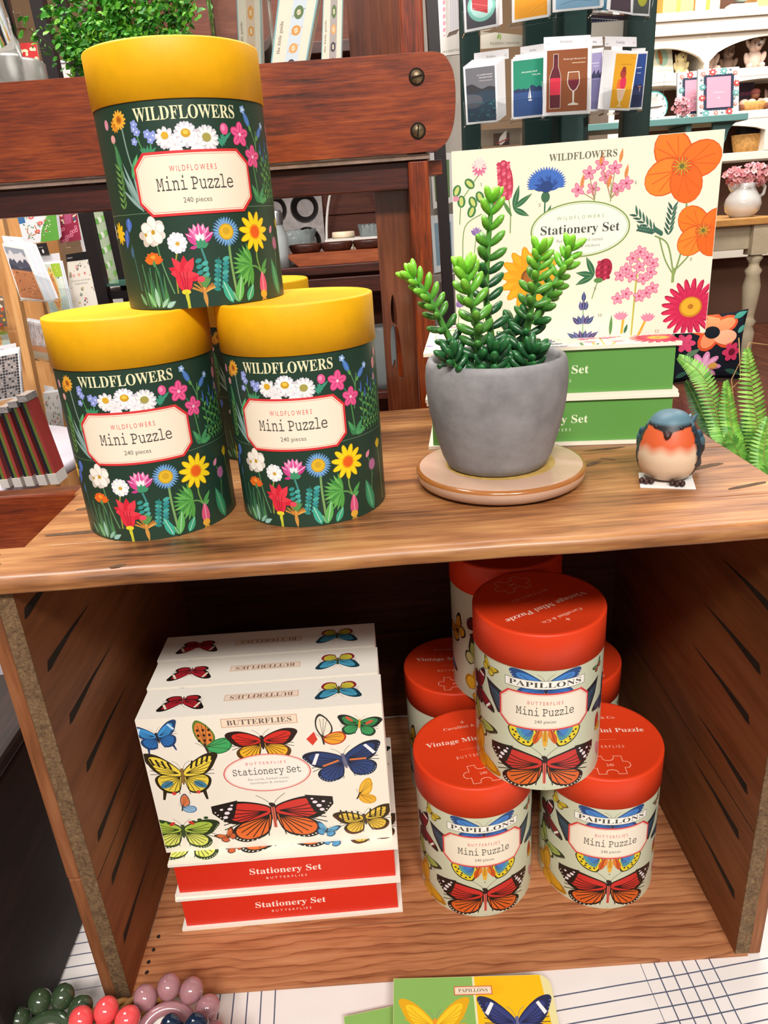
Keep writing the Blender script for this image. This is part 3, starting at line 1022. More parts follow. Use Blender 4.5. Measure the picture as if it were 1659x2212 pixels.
    for dx in (-4.2, -2.0, 0.4, 2.6):
        a.leaf(-12.9 + dx * 0.45, 8.8, -13 + dx, 21.5, 4.0, '#d92a40')
    a.leaf(-16, 18, -5, 17, 3.6, '#e03a4a'); a.ell(-4.5, 14.6, 2.0, 1.6, '#e4475a')
    for dx in (-2.4, -0.4, 1.6):
        a.stroke([(-13 + dx * 0.4, 9.5), (-13 + dx, 19)], 0.35, '#8e1228', False)
    a.ell(-13.4, 8.6, 2.5, 1.3, '#e8cf2e'); a.leaf(-13.4, 9.6, -13, 1, 1.8, '#c9c83a')
    # bulb, leaves at the foot
    a.leaf(32.2, 1.2, 32.6, 16.5, 5.6, '#d2567c', '#f0a0b4'); a.ell(32.0, 3.2, 2.5, 2.2, '#dfa63c')
    for i in range(5):
        a.stroke([(32, 2), (30 + i * 1.0, -0.2)], 0.4, '#d8a440', False)
    a.leaf(48.6, 0.6, 42.8, 21.8, 7.6, '#2f7f5a', '#79b88c'); a.leaf(47.8, 2.0, 43.6, 19.5, 4.6, '#3f9468', '#8cc89c')
    a.leaf(32, 15, 38, 22, 2.6, '#4f9a50'); a.leaf(33, 14, 36.5, 16.5, 2.0, '#5aa558')
    for x0, y0, x1, y1, w, c in ((11, 0.8, 6.8, 13.2, 4.8, '#3aa58c'), (20, 0.8, 25.0, 9.6, 4.2, '#3aa07a'), (14.5, 0.8, 18.0, 15.4, 4.6, '#5fae56'), (14, 1, 11.5, 7, 2.4, '#4f9a60'), (-33, 1, -37.5, 9.5, 3.6, '#5aa46c'), (-31, 1, -31.5, 12, 3.0, '#84b8a8'), (-26, 1, -20, 4.2, 2.8, '#8cbcb8'), (-29, 1, -24, 6, 2.4, '#7fb4a0'), (-40, 2, -44, 9, 3, '#3f7f5a')):
        a.leaf(x0, y0, x1, y1, w, c, '#b4d8c0')
    # back of the can repeats leaves and blossoms
    for k in range(26):
        x = (70 + k * 5.4) % 285 - 142.5
        if -64 < x < 64:
            continue
        y = (k * 37) % 88 + 4
        a.stroke([(x, max(0, y - 14)), (x + 1, y)], 0.8, mg)
        a.daisy(x, y, 4.5, 8, ['#e8c22a', '#f2eeea', '#e0588e', '#7f9ce0', '#e8702a'][k % 5], '#c98a1e', 0.3, 0.24)
    frame_label(a, 0, 46.8, 77.2, 31.5, 'WILDFLOWERS', 'Mini Puzzle', '240 pieces', '#d8383a', '#4c4642')
    return a
def pap_art():
    a = Art()
    C = pi * BODY_R * 1000
    a.rect(-C, 0, C, BODY_TOP, '#c9cdb2')
    # blue butterfly behind the heading, dark swallowtail wings at both sides of the label
    a.butterfly(0, 87, 50, fe='#20477e', fi='#3f7fc8', he='#20477e', hi='#2f6fc0', body='#1d2c4a', vein='#1d3a6a', dots='#e8eef4', lift=-0.05, sq=0.8)
    for sd in (-1, 1):
        a.poly([(sd * x, y) for x, y in ((45, 82.5), (41, 70), (34, 58), (30, 60), (26, 74), (30, 77), (38, 80))], '#20242c')
        a.poly([(sd * x, y) for x, y in ((42, 78), (38, 69), (33, 61.5), (31, 64), (30, 73), (35, 76))], '#35556a')
        for i in range(4):
            a.stroke([(sd * (31 + i * 0.5), 62 + i * 4), (sd * (38 + i * 1.2), 70 + i * 2.6)], 0.8, '#20242c', False)
    # wings below the label
    for sd in (-1, 1):
        a.poly([(sd * x, y) for x, y in crom([(24, 52), (25, 46), (20, 40), (13, 37.2), (8, 39), (6, 52)], 5, True)], '#33301c')
        a.poly([(sd * x, y) for x, y in crom([(23.2, 52), (24, 46), (19.5, 41), (13, 38.2), (9, 40), (7, 52)], 5, True)], '#e6cf2c')
        a.poly([(sd * x, y) for x, y in crom([(19, 52), (18.5, 47), (14, 43), (10, 43), (8, 52)], 5, True)], '#4f9aa8')
        a.poly([(sd * x, y) for x, y in crom([(16, 52), (15.5, 48), (12.5, 45.5), (9.5, 47), (9, 52)], 5, True)], '#3f7fc4')
        a.polys([ellp(sd * x, y, 0.9, 0.8) for x, y in ((22.2, 48.6), (21, 44.6), (18, 41.8), (14.4, 40.2), (20, 47.5), (17.4, 44), (11.4, 41))], '#2a2a20')
        for x in (10, 12, 14, 16):
            a.stroke([(sd * 8, 52), (sd * x, 40.5 + abs(x - 12) * 0.5)], 0.25, '#3a3420', False)
        a.leaf(sd * 7.5, 39.8, sd * 3.5, 53, 4.6, '#c8561c', '#8a3410'); a.leaf(sd * 4, 44, sd * 2.2, 53, 2.6, '#d87a28')
    a.leaf(0, 38.6, 0, 54, 4.0, '#d89a28', '#8a5a18'); a.ell(0, 40.4, 1.5, 2.4, '#e0aa38')
    a.ell(0, 36, 0.5, 0.6, '#5a5a48')
    # monarch
    a.butterfly(0, 22.4, 80, fe='#17130f', fi='#c9302a', he='#17130f', hi='#da6426', body='#231a1c', vein='#1a1410', dots='#efe6da', spots='#eee4e6', lift=-0.42, hk=0.84, sq=0.78, fpatch='#1b1512', inset=0.84)
    a.stroke([(0, 24), (0, 6)], 2.2, '#d86a5a', False)
    a.stroke([(0, 24), (0, 6)], 0.6, '#8a2a2a', False)
    a.text('10', 0, 1.0, 1.2, '#7a7a68')
    # left side
    a.butterfly(-42, 91.2, 16, -0.5, fe='#6a5a18', fi='#d8b828', he='#6a5a18', hi='#e0c83c', vein='#5a4a14')
    a.butterfly(-54, 68, 34, -1.25, fe='#221414', fi='#8a1420', he='#221414', hi='#5a141c', vein='#1a1010', band='#ece6dc', dots='#e8ded4', lift=0.1)
    a.butterfly(-55, 40, 34, -0.62, fe='#26301a', fi='#a8b85a', he='#26301a', hi='#d0d48a', vein='#26301a', dots='#f0f0d8', lift=0.1)
    a.butterfly(-53, 13, 40, -1.0, fe='#b47a12', fi='#dba51e', he='#b47a12', hi='#e2b22c', body='#c48a1a', vein='#b8821a')
    a.text('23', -35, 5.5, 1.2, '#7a7a68')
    # right side
    a.butterfly(43, 91, 12, 0.5, fe='#2f3f2a', fi='#5a7a52', he='#2f3f2a', hi='#b84a3a', vein=None)
    a.butterfly(54, 62, 30, 0.9, fe='#1f2430', fi='#3a4f6a', he='#1f2430', hi='#34486a', vein='#1a1c24', dots='#d8dce4')
    a.closed_fly(44, 39, 15, -0.2, '#7a1a1c', '#b83428', '#b4781a', '#d8a02a')
    a.closed_fly(50, 12, 15, 0.3, '#b86a72', '#d89aa0', '#b06a72', '#d8a4a0')
    # the far side
    for k, (x, y) in enumerate(((75, 70), (95, 35), (118, 78), (135, 25), (-80, 60), (-98, 25), (-118, 70), (-136, 30))):
        a.butterfly(x, y, 32, (k * 1.3) % 3 - 1.5, fe='#2a2018', fi=['#d8a02a', '#3f7fc8', '#c9302a', '#6a8a4a'][k % 4], he='#2a2018', hi=['#e2b22c', '#5a9ad0', '#da6426', '#b8c070'][k % 4], vein='#2a2018')
    # heading strip
    a.rect(-28.0, 85.0, 28.0, 92.0, '#6a6a5e'); a.rect(-27.6, 85.4, 27.6, 91.6, '#f2efe6')
    a.text('PAPILLONS', 0, 86.6, 3.9, '#4a463e', 'serif', width=50)
    frame_label(a, 0, 51.6, 82.0, 32.3, 'BUTTERFLIES', 'Mini Puzzle', '240 pieces', '#d4403e', '#4c4642', '#f1e6d2')
    return a
def can_body(name, art):
    m = M()
    nrm = art.wrap(m, BODY_R)
    c = [m.v((BODY_R * sin(2 * pi * k / 120), -BODY_R * cos(2 * pi * k / 120), 0)) for k in range(120)]
    m.f(list(reversed(c)), '#d8d0c0')
    nrm += [(0, 0, -1)] * 120
    return m.build(name, CARTON, None, normals=nrm)
def can_lid(col, mat, lettered, edge=None):
    m = M()
    z0, z1 = CAN_H - LID_H, CAN_H
    rim = 0.0004
    prof = [(BODY_R + 0.0002, z0), (LID_R, z0 + 0.0002), (LID_R, z1 - 0.0012), (LID_R - 0.0003, z1 - 0.0004), (LID_R - 0.0011, z1), (LID_R - 0.0030, z1), (LID_R - 0.0040, z1 - rim), (0, z1 - rim)]
    m.lathe(prof, n=96, col=col)
    if lettered:
        a = Art()
        w = '#f2b8a0'
        a.text('Cavallini & Co.', 0, 23.0, 3.0, w, 'serif', width=34)
        a.rect(-1.6, 29.6, 1.6, 30.3, w); a.rect(-0.35, 28.4, 0.35, 31.8, w)
        a.text('Vintage Mini Puzzle', 0, 6.8, 4.6, '#f8d8c8', 'serif', width=69)
        a.rect(-11, -1.6, 11, -1.3, '#f08a68')
        a.text('BUTTERFLIES', 0, -11.0, 2.8, w, 'sans', width=30, track=0.4)
        pz = [(-10, -20), (-4, -20), (-4.4, -22.5), (-2.6, -24.4), (0, -24.6), (2.4, -24.2), (4.2, -22.2), (4, -20), (10, -20), (10, -26), (12.6, -25.8), (14.6, -27.4), (14.8, -30), (13, -32.2), (10, -32), (10, -38.5), (4, -38.5), (4.2, -36.4), (2.4, -34.6), (0, -34.2), (-2.4, -34.6), (-4.2, -36.4), (-4, -38.5), (-10, -38.5), (-10, -32.2), (-12.8, -32.4), (-14.8, -30.6), (-14.8, -27.8), (-12.8, -26), (-10, -26.2)]
        a.stroke(pz, 0.55, w, False, True)
        a.text('240', 0, -30.6, 2.6, w, 'sans')
        a.onto(m, lambda x, y, h: (x / 1000, y / 1000, z1 - rim + h), h0=2e-5)
    return m.build('lid', mat)
WILD_BODY = can_body('canister_body', wild_art())
PAP_BODY = can_body('canister_body', pap_art())
Y_LID = can_lid('#f0b00f', plain('yellow_paper_lid', '#f2b20a', 0.5, 0.4, mottled=0.10, mscale=45), False)
R_LID = can_lid('#dd3d18', printed('red_paper_lid', 0.45, 0.4), True)
for o in (WILD_BODY, PAP_BODY, Y_LID, R_LID):
    COL.objects.unlink(o)
def canister(label, x, y, z, deg, body, lid, group, lid_deg=0.0):
    t = thing('puzzle_canister', label, 'puzzle canister', (x, y, z), radians(deg), group)
    for src, rz in ((body, 0.0), (lid, radians(lid_deg - deg))):
        c = src.copy()
        COL.objects.link(c)
        c.parent = t
        c.rotation_euler = (0, 0, rz)
    return t
GW, GP = 'wildflower puzzle canisters on top of the crate', 'butterfly puzzle canisters inside the crate'
canister('green wildflower puzzle canister with yellow lid, leftmost on the crate top', -0.1358, 0.0773, ZS, 7.4, WILD_BODY, Y_LID, GW)
canister('green wildflower puzzle canister with yellow lid, standing beside the succulent pot', -0.0388, 0.0806, ZS, -5.4, WILD_BODY, Y_LID, GW)
canister('green wildflower puzzle canister balanced on top of the two others', -0.0914, 0.0972, ZS + CAN_H, 14.8, WILD_BODY, Y_LID, GW)
canister('yellow lidded puzzle canister hidden behind the other three, only its lid showing', -0.0860, 0.2180, ZS, 20, WILD_BODY, Y_LID, GW)
canister('red lidded butterfly puzzle canister, front left of the bottom row in the crate', 0.0597, 0.0896, ZF, 1.7, PAP_BODY, R_LID, GP, 8)
canister('red lidded butterfly puzzle canister, front right one beside the crate side wall', 0.1586, 0.0885, ZF, -3.9, PAP_BODY, R_LID, GP, -4)
canister('red lidded butterfly puzzle canister stacked on the two front ones', 0.1078, 0.0840, ZF + CAN_H, -5.7, PAP_BODY, R_LID, GP, 207)
canister('red lidded butterfly puzzle canister behind the front left one, its label hidden', 0.0584, 0.2012, ZF, 30, PAP_BODY, R_LID, GP, -4)
canister('red lidded butterfly puzzle canister in the back right corner, only lid edge showing', 0.1630, 0.2000, ZF, 10, PAP_BODY, R_LID, GP, 20)
canister('red lidded butterfly puzzle canister stacked at the back close under the crate top', 0.1012, 0.1790, ZF + CAN_H, 30, PAP_BODY, R_LID, GP, 60)

# ------------------------------------------------------------------ stationery boxes
def box_cover(w, d, tk, front, spine, cream):
    """book-like cover: top board, bottom board and spine; the art lies on the top board and the spine"""
    b = 0.0026
    m = M()
    r = 0.0008
    m.box((0, 0, 0), (w, d, b), cream).box((0, 0, tk - b), (w, d, tk), cream)
    m.box((0, d - b, b), (w, d, tk - b), cream)
    clipped(front, 0.3, 0.3, w * 1000 - 0.3, d * 1000 - 0.3).onto(m, lambda x, y, h: (x / 1000, y / 1000, tk + h))
    clipped(spine, 0.3, 0.3, w * 1000 - 0.3, tk * 1000 - 0.3).onto(m, lambda x, y, h: (w - x / 1000, d + h, y / 1000))
    return m.build('cover', CARTON)
def box_tray(w, d, tk, col, line, light):
    b = 0.0028
    m = M()
    m.box((0.0035, 0.0022, b), (w - 0.0035, d - 0.003, tk - b), col)
    a = Art()
    a.text('Stationery Set', w * 500, (tk - 2 * b) * 1000 * 0.45, 5.8, light, 'serif', width=55)
    a.text(line, w * 500, (tk - 2 * b) * 1000 * 0.25, 2.1, light, 'sans', width=31, track=0.5)
    a.onto(m, lambda x, y, h: (x / 1000, 0.0022 - h, b + y / 1000), h0=3e-5)
    return m.build('tray', CARTON)
def put_box(label, cover, tray, loc, rot, group):
    t = thing('stationery_box', label, 'stationery box', loc, 0.0, group)
    t.rotation_euler = rot
    for src in (cover, tray):
        c = src.copy()
        COL.objects.link(c)
        c.parent = t
    return t
def fly_front():
    a = Art()
    a.rect(0, 0, 174, 126, '#f1e9da')
    a.butterfly(13, 108.5, 34, 0.12, fe='#1d3f6a', fi='#3f96d8', he='#1d3f6a', hi='#2a6fb4', vein='#1c3358', band='#bfe0f4', tails=True, lift=0.1)
    a.closed_fly(46, 97, 31, 0.18, '#5a7a2a', '#d8803a', '#2a7a44', '#3fa860')
    a.polys([ellp(42 + (i % 3) * 4, 103 + (i // 3) * 4.5, 1.0, 1.2) for i in range(9)], '#3a1c14')
    a.butterfly(86.5, 98.5, 52, 0.0, fe='#2a1410', fi='#d22c20', he='#5a3a10', hi='#efb42a', body='#2a2018', vein='#3a1a10', lift=-0.24, sq=0.85, inset=0.82)
    a.closed_fly(130, 98, 27, 0.05, '#3a3430', '#efe6d4', '#c0341e', '#eba02c', mirror=1)
    a.poly([(118, 98), (122, 92), (126, 97), (124, 104)], '#d83a28')
    a.butterfly(157, 108.5, 32, -0.16, fe='#16201a', fi='#2f8a4c', he='#1c3a26', hi='#3aa05c', body='#d8a030', vein='#16201a', lift=-0.25, sq=0.9)
    a.polys([ellp(150 + i * 14, 113 - i * 4, 3.4, 1.2, 0.5 if i else -0.7) for i in range(2)], '#c8563a')
    a.butterfly(143.5, 77, 58, 0.16, fe='#161c34', fi='#243a6e', he='#161c34', hi='#28407a', body='#6a6884', vein='#14182c', band='#f4f0f4', dots='#8fb0e0', spots=None, lift=-0.18, sq=0.85, inset=0.86)
    for sd in (-1, 1):
        a.stroke([(143.5 + sd * 4, 77), (143.5 + sd * 16, 75 + sd * 2.4)], 1.6, '#d8763a', False)
    a.butterfly(25, 73, 54, -0.06, fe='#2a2414', fi='#ecd24a', he='#2a2414', hi='#e6cc46', body='#8a6a3a', vein='#2a2414', hpatch='#3f7a98', tails=True, lift=0.12, inset=0.86, hk=1.05)
    for sd in (-1, 1):
        for i in range(5):
            a.stroke([(25 + sd * (9 + i * 4), 86 + i * 1.4), (25 + sd * (7 + i * 4), 79 + i * 1.6)], 1.5, '#2a2414', False)
        a.ell(25 + sd * 9, 57, 1.6, 1.6, '#d0423a')
    a.closed_fly(20, 43.5, 17, -0.25, '#4a5a6a', '#dc7a48', '#3f6a98', '#8fb8da')
    a.butterfly(86.5, 33.5, 91, 0.02, fe='#17130f', fi='#d0332a', he='#17130f', hi='#e26a26', body='#2a1c1c', vein='#1a1410', dots='#efe6da', spots='#eee0e8', lift=-0.42, sq=0.76, hk=0.98, fpatch='#1b1512', inset=0.85)
    a.stroke([(86.5, 38), (86.5, 18)], 2.6, '#d8745a', False); a.stroke([(86.5, 38), (86.5, 18)], 0.7, '#8a2a2a', False)
    a.closed_fly(152, 44, 22, -0.5, '#d89a20', '#f0b83a', '#d89a20', '#ecb034', mirror=1)
    a.butterfly(16.5, 21, 56, -0.08, fe='#26361a', fi='#a8c048', he='#26361a', hi='#dce06a', body='#3a4a2a', vein='#26361a', dots='#f0f4d0', lift=-0.26, sq=0.85)
    a.polys([ellp(16.5 + s * (9 + i * 5), 29 + i * 1.5, 1.8, 1.3) for s in (-1, 1) for i in range(3)], '#2a4a20')
    a.poly(ellp(9.5, 28, 2.6, 1.4, 0.6), '#c83a30'); a.poly(ellp(24, 28, 2.6, 1.4, -0.6), '#c83a30')
    a.butterfly(49, 12.5, 17, 0.5, fe='#4a2a1a', fi='#e0703a', he='#4a2a1a', hi='#d8602c', vein='#4a2a1a', lift=0.1)
    a.butterfly(124.5, 11.5, 19, -0.35, fe='#2a4a6a', fi='#6ab0da', he='#2a4a6a', hi='#5aa4d4', vein='#2a4a6a', lift=0.1)
    a.butterfly(154, 20.5, 46, 0.14, fe='#3a2a14', fi='#e8c24a', he='#3a2a14', hi='#e6bc42', body='#4a3a2a', vein='#3a2a14', dots='#c8402c', lift=-0.15, sq=0.85)
    for sd in (-1, 1):
        for i in range(4):
            a.stroke([(154 + sd * (5 + i * 4.2), 29 + i * 0.8 + sd), (154 + sd * (4 + i * 4), 21 + sd)], 1.3, '#3a2a14', False)
    a.rect(59.5, 112.8, 113.5, 120.4, '#c89a78'); a.rect(60, 113.3, 113, 119.9, '#f3dcc4')
    a.text('BUTTERFLIES', 86.5, 114.4, 4.3, '#6a5a50', 'serif', width=46)
    a.ell(86.5, 70.4, 32.0, 17.2, '#d8403c', n=48); a.ell(86.5, 70.4, 31.2, 16.5, '#f6efe4', n=48); a.ell(86.5, 70.4, 30.6, 16.0, '#e08a80', n=48); a.ell(86.5, 70.4, 30.3, 15.7, '#f6efe4', n=48)
    a.text('BUTTERFLIES', 86.5, 78.2, 2.3, '#d8403c', 'sans', width=29, track=0.45)
    a.text('Stationery Set', 86.5, 69.2, 5.6, '#4a4844', 'mono', width=50)
    a.text('flat cards, folded notes', 86.5, 64.0, 2.0, '#8a8680', 'sans', width=30)
    a.text('envelopes & stickers', 86.5, 60.6, 2.0, '#8a8680', 'sans', width=27)
    return a
def fly_spine(w, tk):
    a = Art()
    a.rect(0, 0, w, tk, '#f4eee2')
    c = tk * 0.46
    a.butterfly(w - 29.5, c, 34, 0.0, fe='#1c1614', fi='#b02230', he='#1c1614', hi='#b8222c', body='#8a3a3a', vein='#1c1614', band='#ece4cc', lift=-0.02, hk=0.6)
    a.butterfly(w - 143, c, 34, 0.0, fe='#1c3c4a', fi='#4aa0c0', he='#8a2434', hi='#d8cc3a', body='#3a4a2a', vein='#1c3c4a', lift=-0.12, hk=0.9)
    a.rect(w / 2 - 27, c - 3.6, w / 2 + 27, c + 3.6, '#d0a888'); a.rect(w / 2 - 26.5, c - 3.1, w / 2 + 26.5, c + 3.1, '#f2dcc8')
    a.text('BUTTERFLIES', w / 2, c - 2.1, 4.2, '#8a6a58', 'serif', width=46)
    return a
BW, BD, BT = 0.1738, 0.1245, 0.0345
FLY_C = box_cover(BW, BD, BT, fly_front(), fly_spine(BW * 1000, BT * 1000), '#f3ede0')
FLY_T = box_tray(BW, BD, BT, '#d92c16', 'BUTTERFLIES', '#fae6da')
GB = 'butterfly stationery boxes'
put_box('white butterfly stationery box lying flat on the crate floor, lowest of its stack', FLY_C, FLY_T, (-0.1768, 0.0500, ZF), (0, 0, radians(1.1)), GB)
put_box('white butterfly stationery box lying flat on the lowest one, under three upright boxes', FLY_C, FLY_T, (-0.1768, 0.0512, ZF + BT), (0, 0, radians(0.6)), GB)
for i, lb in enumerate(('upright butterfly stationery box facing out with its whole butterfly cover showing', 'upright butterfly stationery box sandwiched as the middle one of three', 'upright butterfly stationery box at the back of the three, nearest the crate back')):
    put_box(lb, FLY_C, FLY_T, (-0.1803 - 0.0018 * i, 0.0630 + BT + 0.0372 * i, ZF + 2 * BT + 0.0001), (pi / 2, 0, radians(-0.2)), GB)
def wild_front(w, d):
    a = Art()
    a.rect(0, 0, w, d, '#f1e8d2')
    gs, gl, gd = '#7f9a5a', '#5a8a4a', '#2f6a4a'
    # clover
    a.stroke([(4.4, 84), (6, 98), (11, 106), (19, 116)], 0.7, gs)
    for x, y in ((3, 106), (6, 99), (14, 98), (12, 110), (19, 101), (13, 92)):
        a.ell(x, y, 2.9, 4.0, '#3f7a44', 0.4 * ((x * 7) % 5 - 2)); a.ell(x, y, 1.4, 3.0, '#c8cf74', 0.4 * ((x * 7) % 5 - 2))
    a.petals(18.8, 120, 5.6, 14, '#d8c4cc', 0.13); a.petals(18.8, 119, 5.0, 11, '#d86a90', 0.14); a.petals(19, 122, 4.4, 10, '#e2d6d2', 0.16); a.ell(2, 101, 2.6, 1.8, '#d890a4')
    # red clover spike
    a.stroke([(39.8, 76), (40, 90), (38.5, 100)], 0.8, gs)
    a.ell(36.6, 110.5, 5.2, 13.0, '#b8324a', 0.12)
    for i in range(11):
        for j in range(3):
            a.ell(33 + j * 3.4 - i * 0.12, 100 + i * 2.1, 1.5, 1.0, ['#d84a68', '#c23a56', '#e8708a'][(i + j) % 3], 0.7)
    a.leaf(41, 87, 34, 99, 2.6, gl); a.leaf(42, 92, 46, 107, 4.0, gd, gs); a.leaf(42, 92, 55, 101, 3.6, gd, gs); a.leaf(42, 92, 53, 86.5, 3.8, gd, gs)
    a.ell(31, 95, 3.0, 2.4, '#b8506a')
    # cornflower
    a.stroke([(63.4, 78), (63.6, 92), (64, 98)], 1.0, gd); a.leaf(63.5, 82, 68, 93, 2.6, gd); a.ell(64, 98, 3.0, 3.6, '#3f6a4c')
    for i in range(12):
        t = radians(-8 + i * 17.8)
        x, y = 64.5 + 11.5 * cos(t), 107 + 9.0 * sin(t)
        a.leaf(64.5, 103, x, y, 4.4, ['#2f55a4', '#3f68b8', '#274890'][i % 3])
        for k in (-0.16, 0.0, 0.16):
            a.leaf(64.5 + 6 * cos(t), 105 + 5 * sin(t), 64.5 + 13.6 * cos(t + k), 107 + 10.6 * sin(t + k), 1.7, '#3f6cc0')
    a.ell(64.5, 104.5, 4.4, 3.6, '#23407e')
    # pink cluster
    for x, y in ((86, 101), (96, 101), (93, 111), (104, 108), (112, 100), (118, 103), (101, 116), (110, 113)):
        a.stroke([(97 if x < 101 else 108, 94), (x, y)], 0.6, '#a8865a')
        a.petals(x, y, 4.8, 5, '#d86a8c', 0.3, x * 0.3, 0.55); a.petals(x, y, 4.2, 5, '#ef9ab2', 0.22, x * 0.3, 0.6); a.ell(x, y, 0.8, 0.8, '#b83a5c')
    for x, y in ((88, 105), (100, 118), (113, 119), (117, 109), (106, 104)):
        a.leaf(x, y - 3, x + 1.5, y + 6, 2.4, '#d8884a')
    a.stroke([(97, 92), (98, 104)], 0.6, gs); a.stroke([(108, 92), (108, 104)], 0.6, gs)
    # big poppies
    def poppy(x, y, r, rot):
        for i, (t, k) in enumerate(((2.1, 1.0), (0.35, 0.95), (3.7, 0.95), (5.0, 0.9))):
            t += rot
            a.ell(x + cos(t) * r * 0.48, y + sin(t) * r * 0.42, r * 0.56 * k, r * 0.46 * k, '#d85a14', t)
            a.ell(x + cos(t) * r * 0.5, y + sin(t) * r * 0.44, r * 0.52 * k, r * 0.42 * k, ['#f07a1c', '#ee701a', '#f28426', '#ea6616'][i], t)
            for q in (-0.35, 0, 0.35):
                a.stroke([(x + cos(t) * r * 0.2, y + sin(t) * r * 0.2), (x + cos(t + q) * r * 0.85, y + sin(t + q) * r * 0.72)], r * 0.025, '#dc5a14', False)
        a.ell(x, y, r * 0.26, r * 0.22, '#e0481a')
        for i in range(16):
            t = i * pi / 8
            a.stroke([(x, y), (x + cos(t) * r * 0.24, y + sin(t) * r * 0.22)], r * 0.03, ['#c9a02c', '#a8862a'][i % 2], False)
        a.ell(x, y, r * 0.06, r * 0.06, '#6a6a2a')
    a.stroke([(156, 106), (158.5, 88), (158, 60), (153.5, 40)], 1.2, gs); a.stroke([(170, 68), (163, 54), (154, 44)], 1.1, gs); a.stroke([(139, 68), (148, 62), (153, 44)], 1.1, gs); a.stroke([(142, 67), (147, 52), (153, 42)], 1.0, gs)
    a.stroke([(153.4, 46), (153.3, 36)], 2.0, '#8aa45c')
    for x0, y0, dx, dy in ((139, 70, -15, 14), (148, 68, 2, 19), (144, 68, -6, 4), (138, 70, -11, 3)):
        for k in range(6):
            px, py = x0 + dx * k / 6, y0 + dy * k / 6
            a.leaf(px, py, px + dx * 0.2 - dy * 0.2, py + dy * 0.2 + dx * 0.2 + 1.5, 1.6, '#2f5a4a'); a.leaf(px, py, px + dx * 0.25 + dy * 0.16, py + dy * 0.25 - dx * 0.16 + 1.5, 1.6, '#3a6a55')
    poppy(153.5, 111, 26, 0.0)
    poppy(171, 69.5, 20.5, 0.25)
    # lower half: sunflower, berry, pink stock, lupin, daisy
    a.petals(54, 45, 22, 15, '#e89a16', 0.16, 0.1, 0.5); a.petals(54, 45, 21, 15, '#f4ae24', 0.13, 0.1, 0.5); a.petals(54, 45, 17, 15, '#eda01a', 0.12, 0.3, 0.5); a.ell(54, 45, 6.5, 6.5, '#8a4a1a'); a.ell(54, 45, 5, 5, '#a8642a')
    a.stroke([(67, 22), (72, 26)], 0.6, gs)
    for x1, y1 in ((86, 46.5), (93, 57), (86, 38)):
        a.leaf(99, 44, x1, y1, 4.2, gd, gs)
    a.stroke([(98, 28), (101, 38), (104, 44)], 0.7, gs)
    a.ell(105.5, 47.5, 5.6, 7.8, '#a82040', -0.3)
    for i in range(14):
        a.ell(102 + (i % 4) * 2.3, 42 + (i // 4) * 3.6, 1.3, 1.0, ['#c8385a', '#8e1832'][i % 2], 0.5)
    a.ell(102, 40.5, 3.2, 1.8, gl)
    a.stroke([(127, 0), (128, 30), (129, 56)], 1.2, '#b8b44a'); a.stroke([(120, 2), (121, 14)], 1.8, '#d8a83a'); a.stroke([(132, 0), (137, 12)], 1.8, '#d8a83a')
    for x, y in ((130, 58), (125, 54), (135, 54), (139, 50), (121, 47), (130, 48), (138, 44), (117, 43), (125, 42), (133, 40), (122, 30), (116, 27), (136, 30), (140, 33), (131, 28)):
        a.petals(x, y, 4.6, 5, '#d8708c', 0.32, x, 0.5); a.petals(x, y, 4.0, 5, '#f0a0b6', 0.24, x, 0.56); a.ell(x, y, 1.0, 1.0, '#c84a6a')
    for x, y in ((119, 15), (138, 13)):
        for i in range(6):
            t = radians(15 + i * 30)
            a.leaf(x, y - 3, x + 5.5 * cos(t), y + 3.5 * sin(t), 2.4, '#e88aa4')
    a.leaf(112, 1, 112.5, 16, 2.4, gl); a.leaf(122, 2, 124, 9, 2.2, gd)
    a.stroke([(92.4, 0), (92, 30)], 0.9, '#8fb48a')
    for k, (y, n, w) in enumerate(((30, 1, 2.6), (24, 3, 4.4), (14, 5, 7.0), (3, 6, 8.2))):
        for i in range(n):
            t = (i - (n - 1) / 2)
            a.leaf(92.3 + t * 1.4, y - 4, 92.3 + t * w * 0.55, y + 3.4 - abs(t) * 0.8, 3.2, ['#3f4a78', '#5a5a8c', '#4a3a68'][(i + k) % 3], '#8a94c0')
    a.petals(167, 18, 20.5, 21, '#a8163c', 0.1, 0, 0.5); a.petals(167, 18, 20, 21, '#d42a58', 0.085, 0.04, 0.5); a.petals(167, 18, 15, 19, '#c8204c', 0.09, 0.2, 0.5)
    a.ell(167, 18.5, 7.8, 7.2, '#c8881a'); a.ell(167, 18.8, 6.6, 6.0, '#e8ac2a'); a.ell(167, 18.8, 2.0, 1.8, '#b8741a')
    for x, y, s in ((60, 92, '3'), (124, 102, '4'), (164.5, 50, '5'), (100, 34, '8'), (104, 15, '10'), (145, 1.5, '12'), (20, 108, '1')):
        a.text(s, x, y, 2.0, '#8a8272', 'italic')
    for x, y in ((16, 76), (3, 27), (10, 50), (22, 30)):
        for i in range(5):
            t = radians(40 + i * 25)
            a.leaf(x, y, x + 5 * cos(t), y + 6 * sin(t), 2.6, ['#8a6aa8', '#a88ac0'][i % 2])
        a.stroke([(x, y), (x - 2, y - 14)], 0.6, gs)
    a.stroke([(6, 60), (8, 82), (20, 90)], 0.7, gs)
    a.text('WILDFLOWERS', 88.5, 120.2, 4.3, '#6a6a5a', 'serif', width=45)
    a.ell(88, 75.5, 34, 18.4, '#7f9a4c', n=48); a.ell(88, 75.5, 33, 17.5, '#f3f3e2', n=48); a.ell(88, 75.5, 32.3, 16.9, '#9fb46c', n=48); a.ell(88, 75.5, 32.0, 16.6, '#f2f3e3', n=48)
    a.text('WILDFLOWERS', 88, 82.4, 2.2, '#8aa05a', 'sans', width=32, track=0.45)
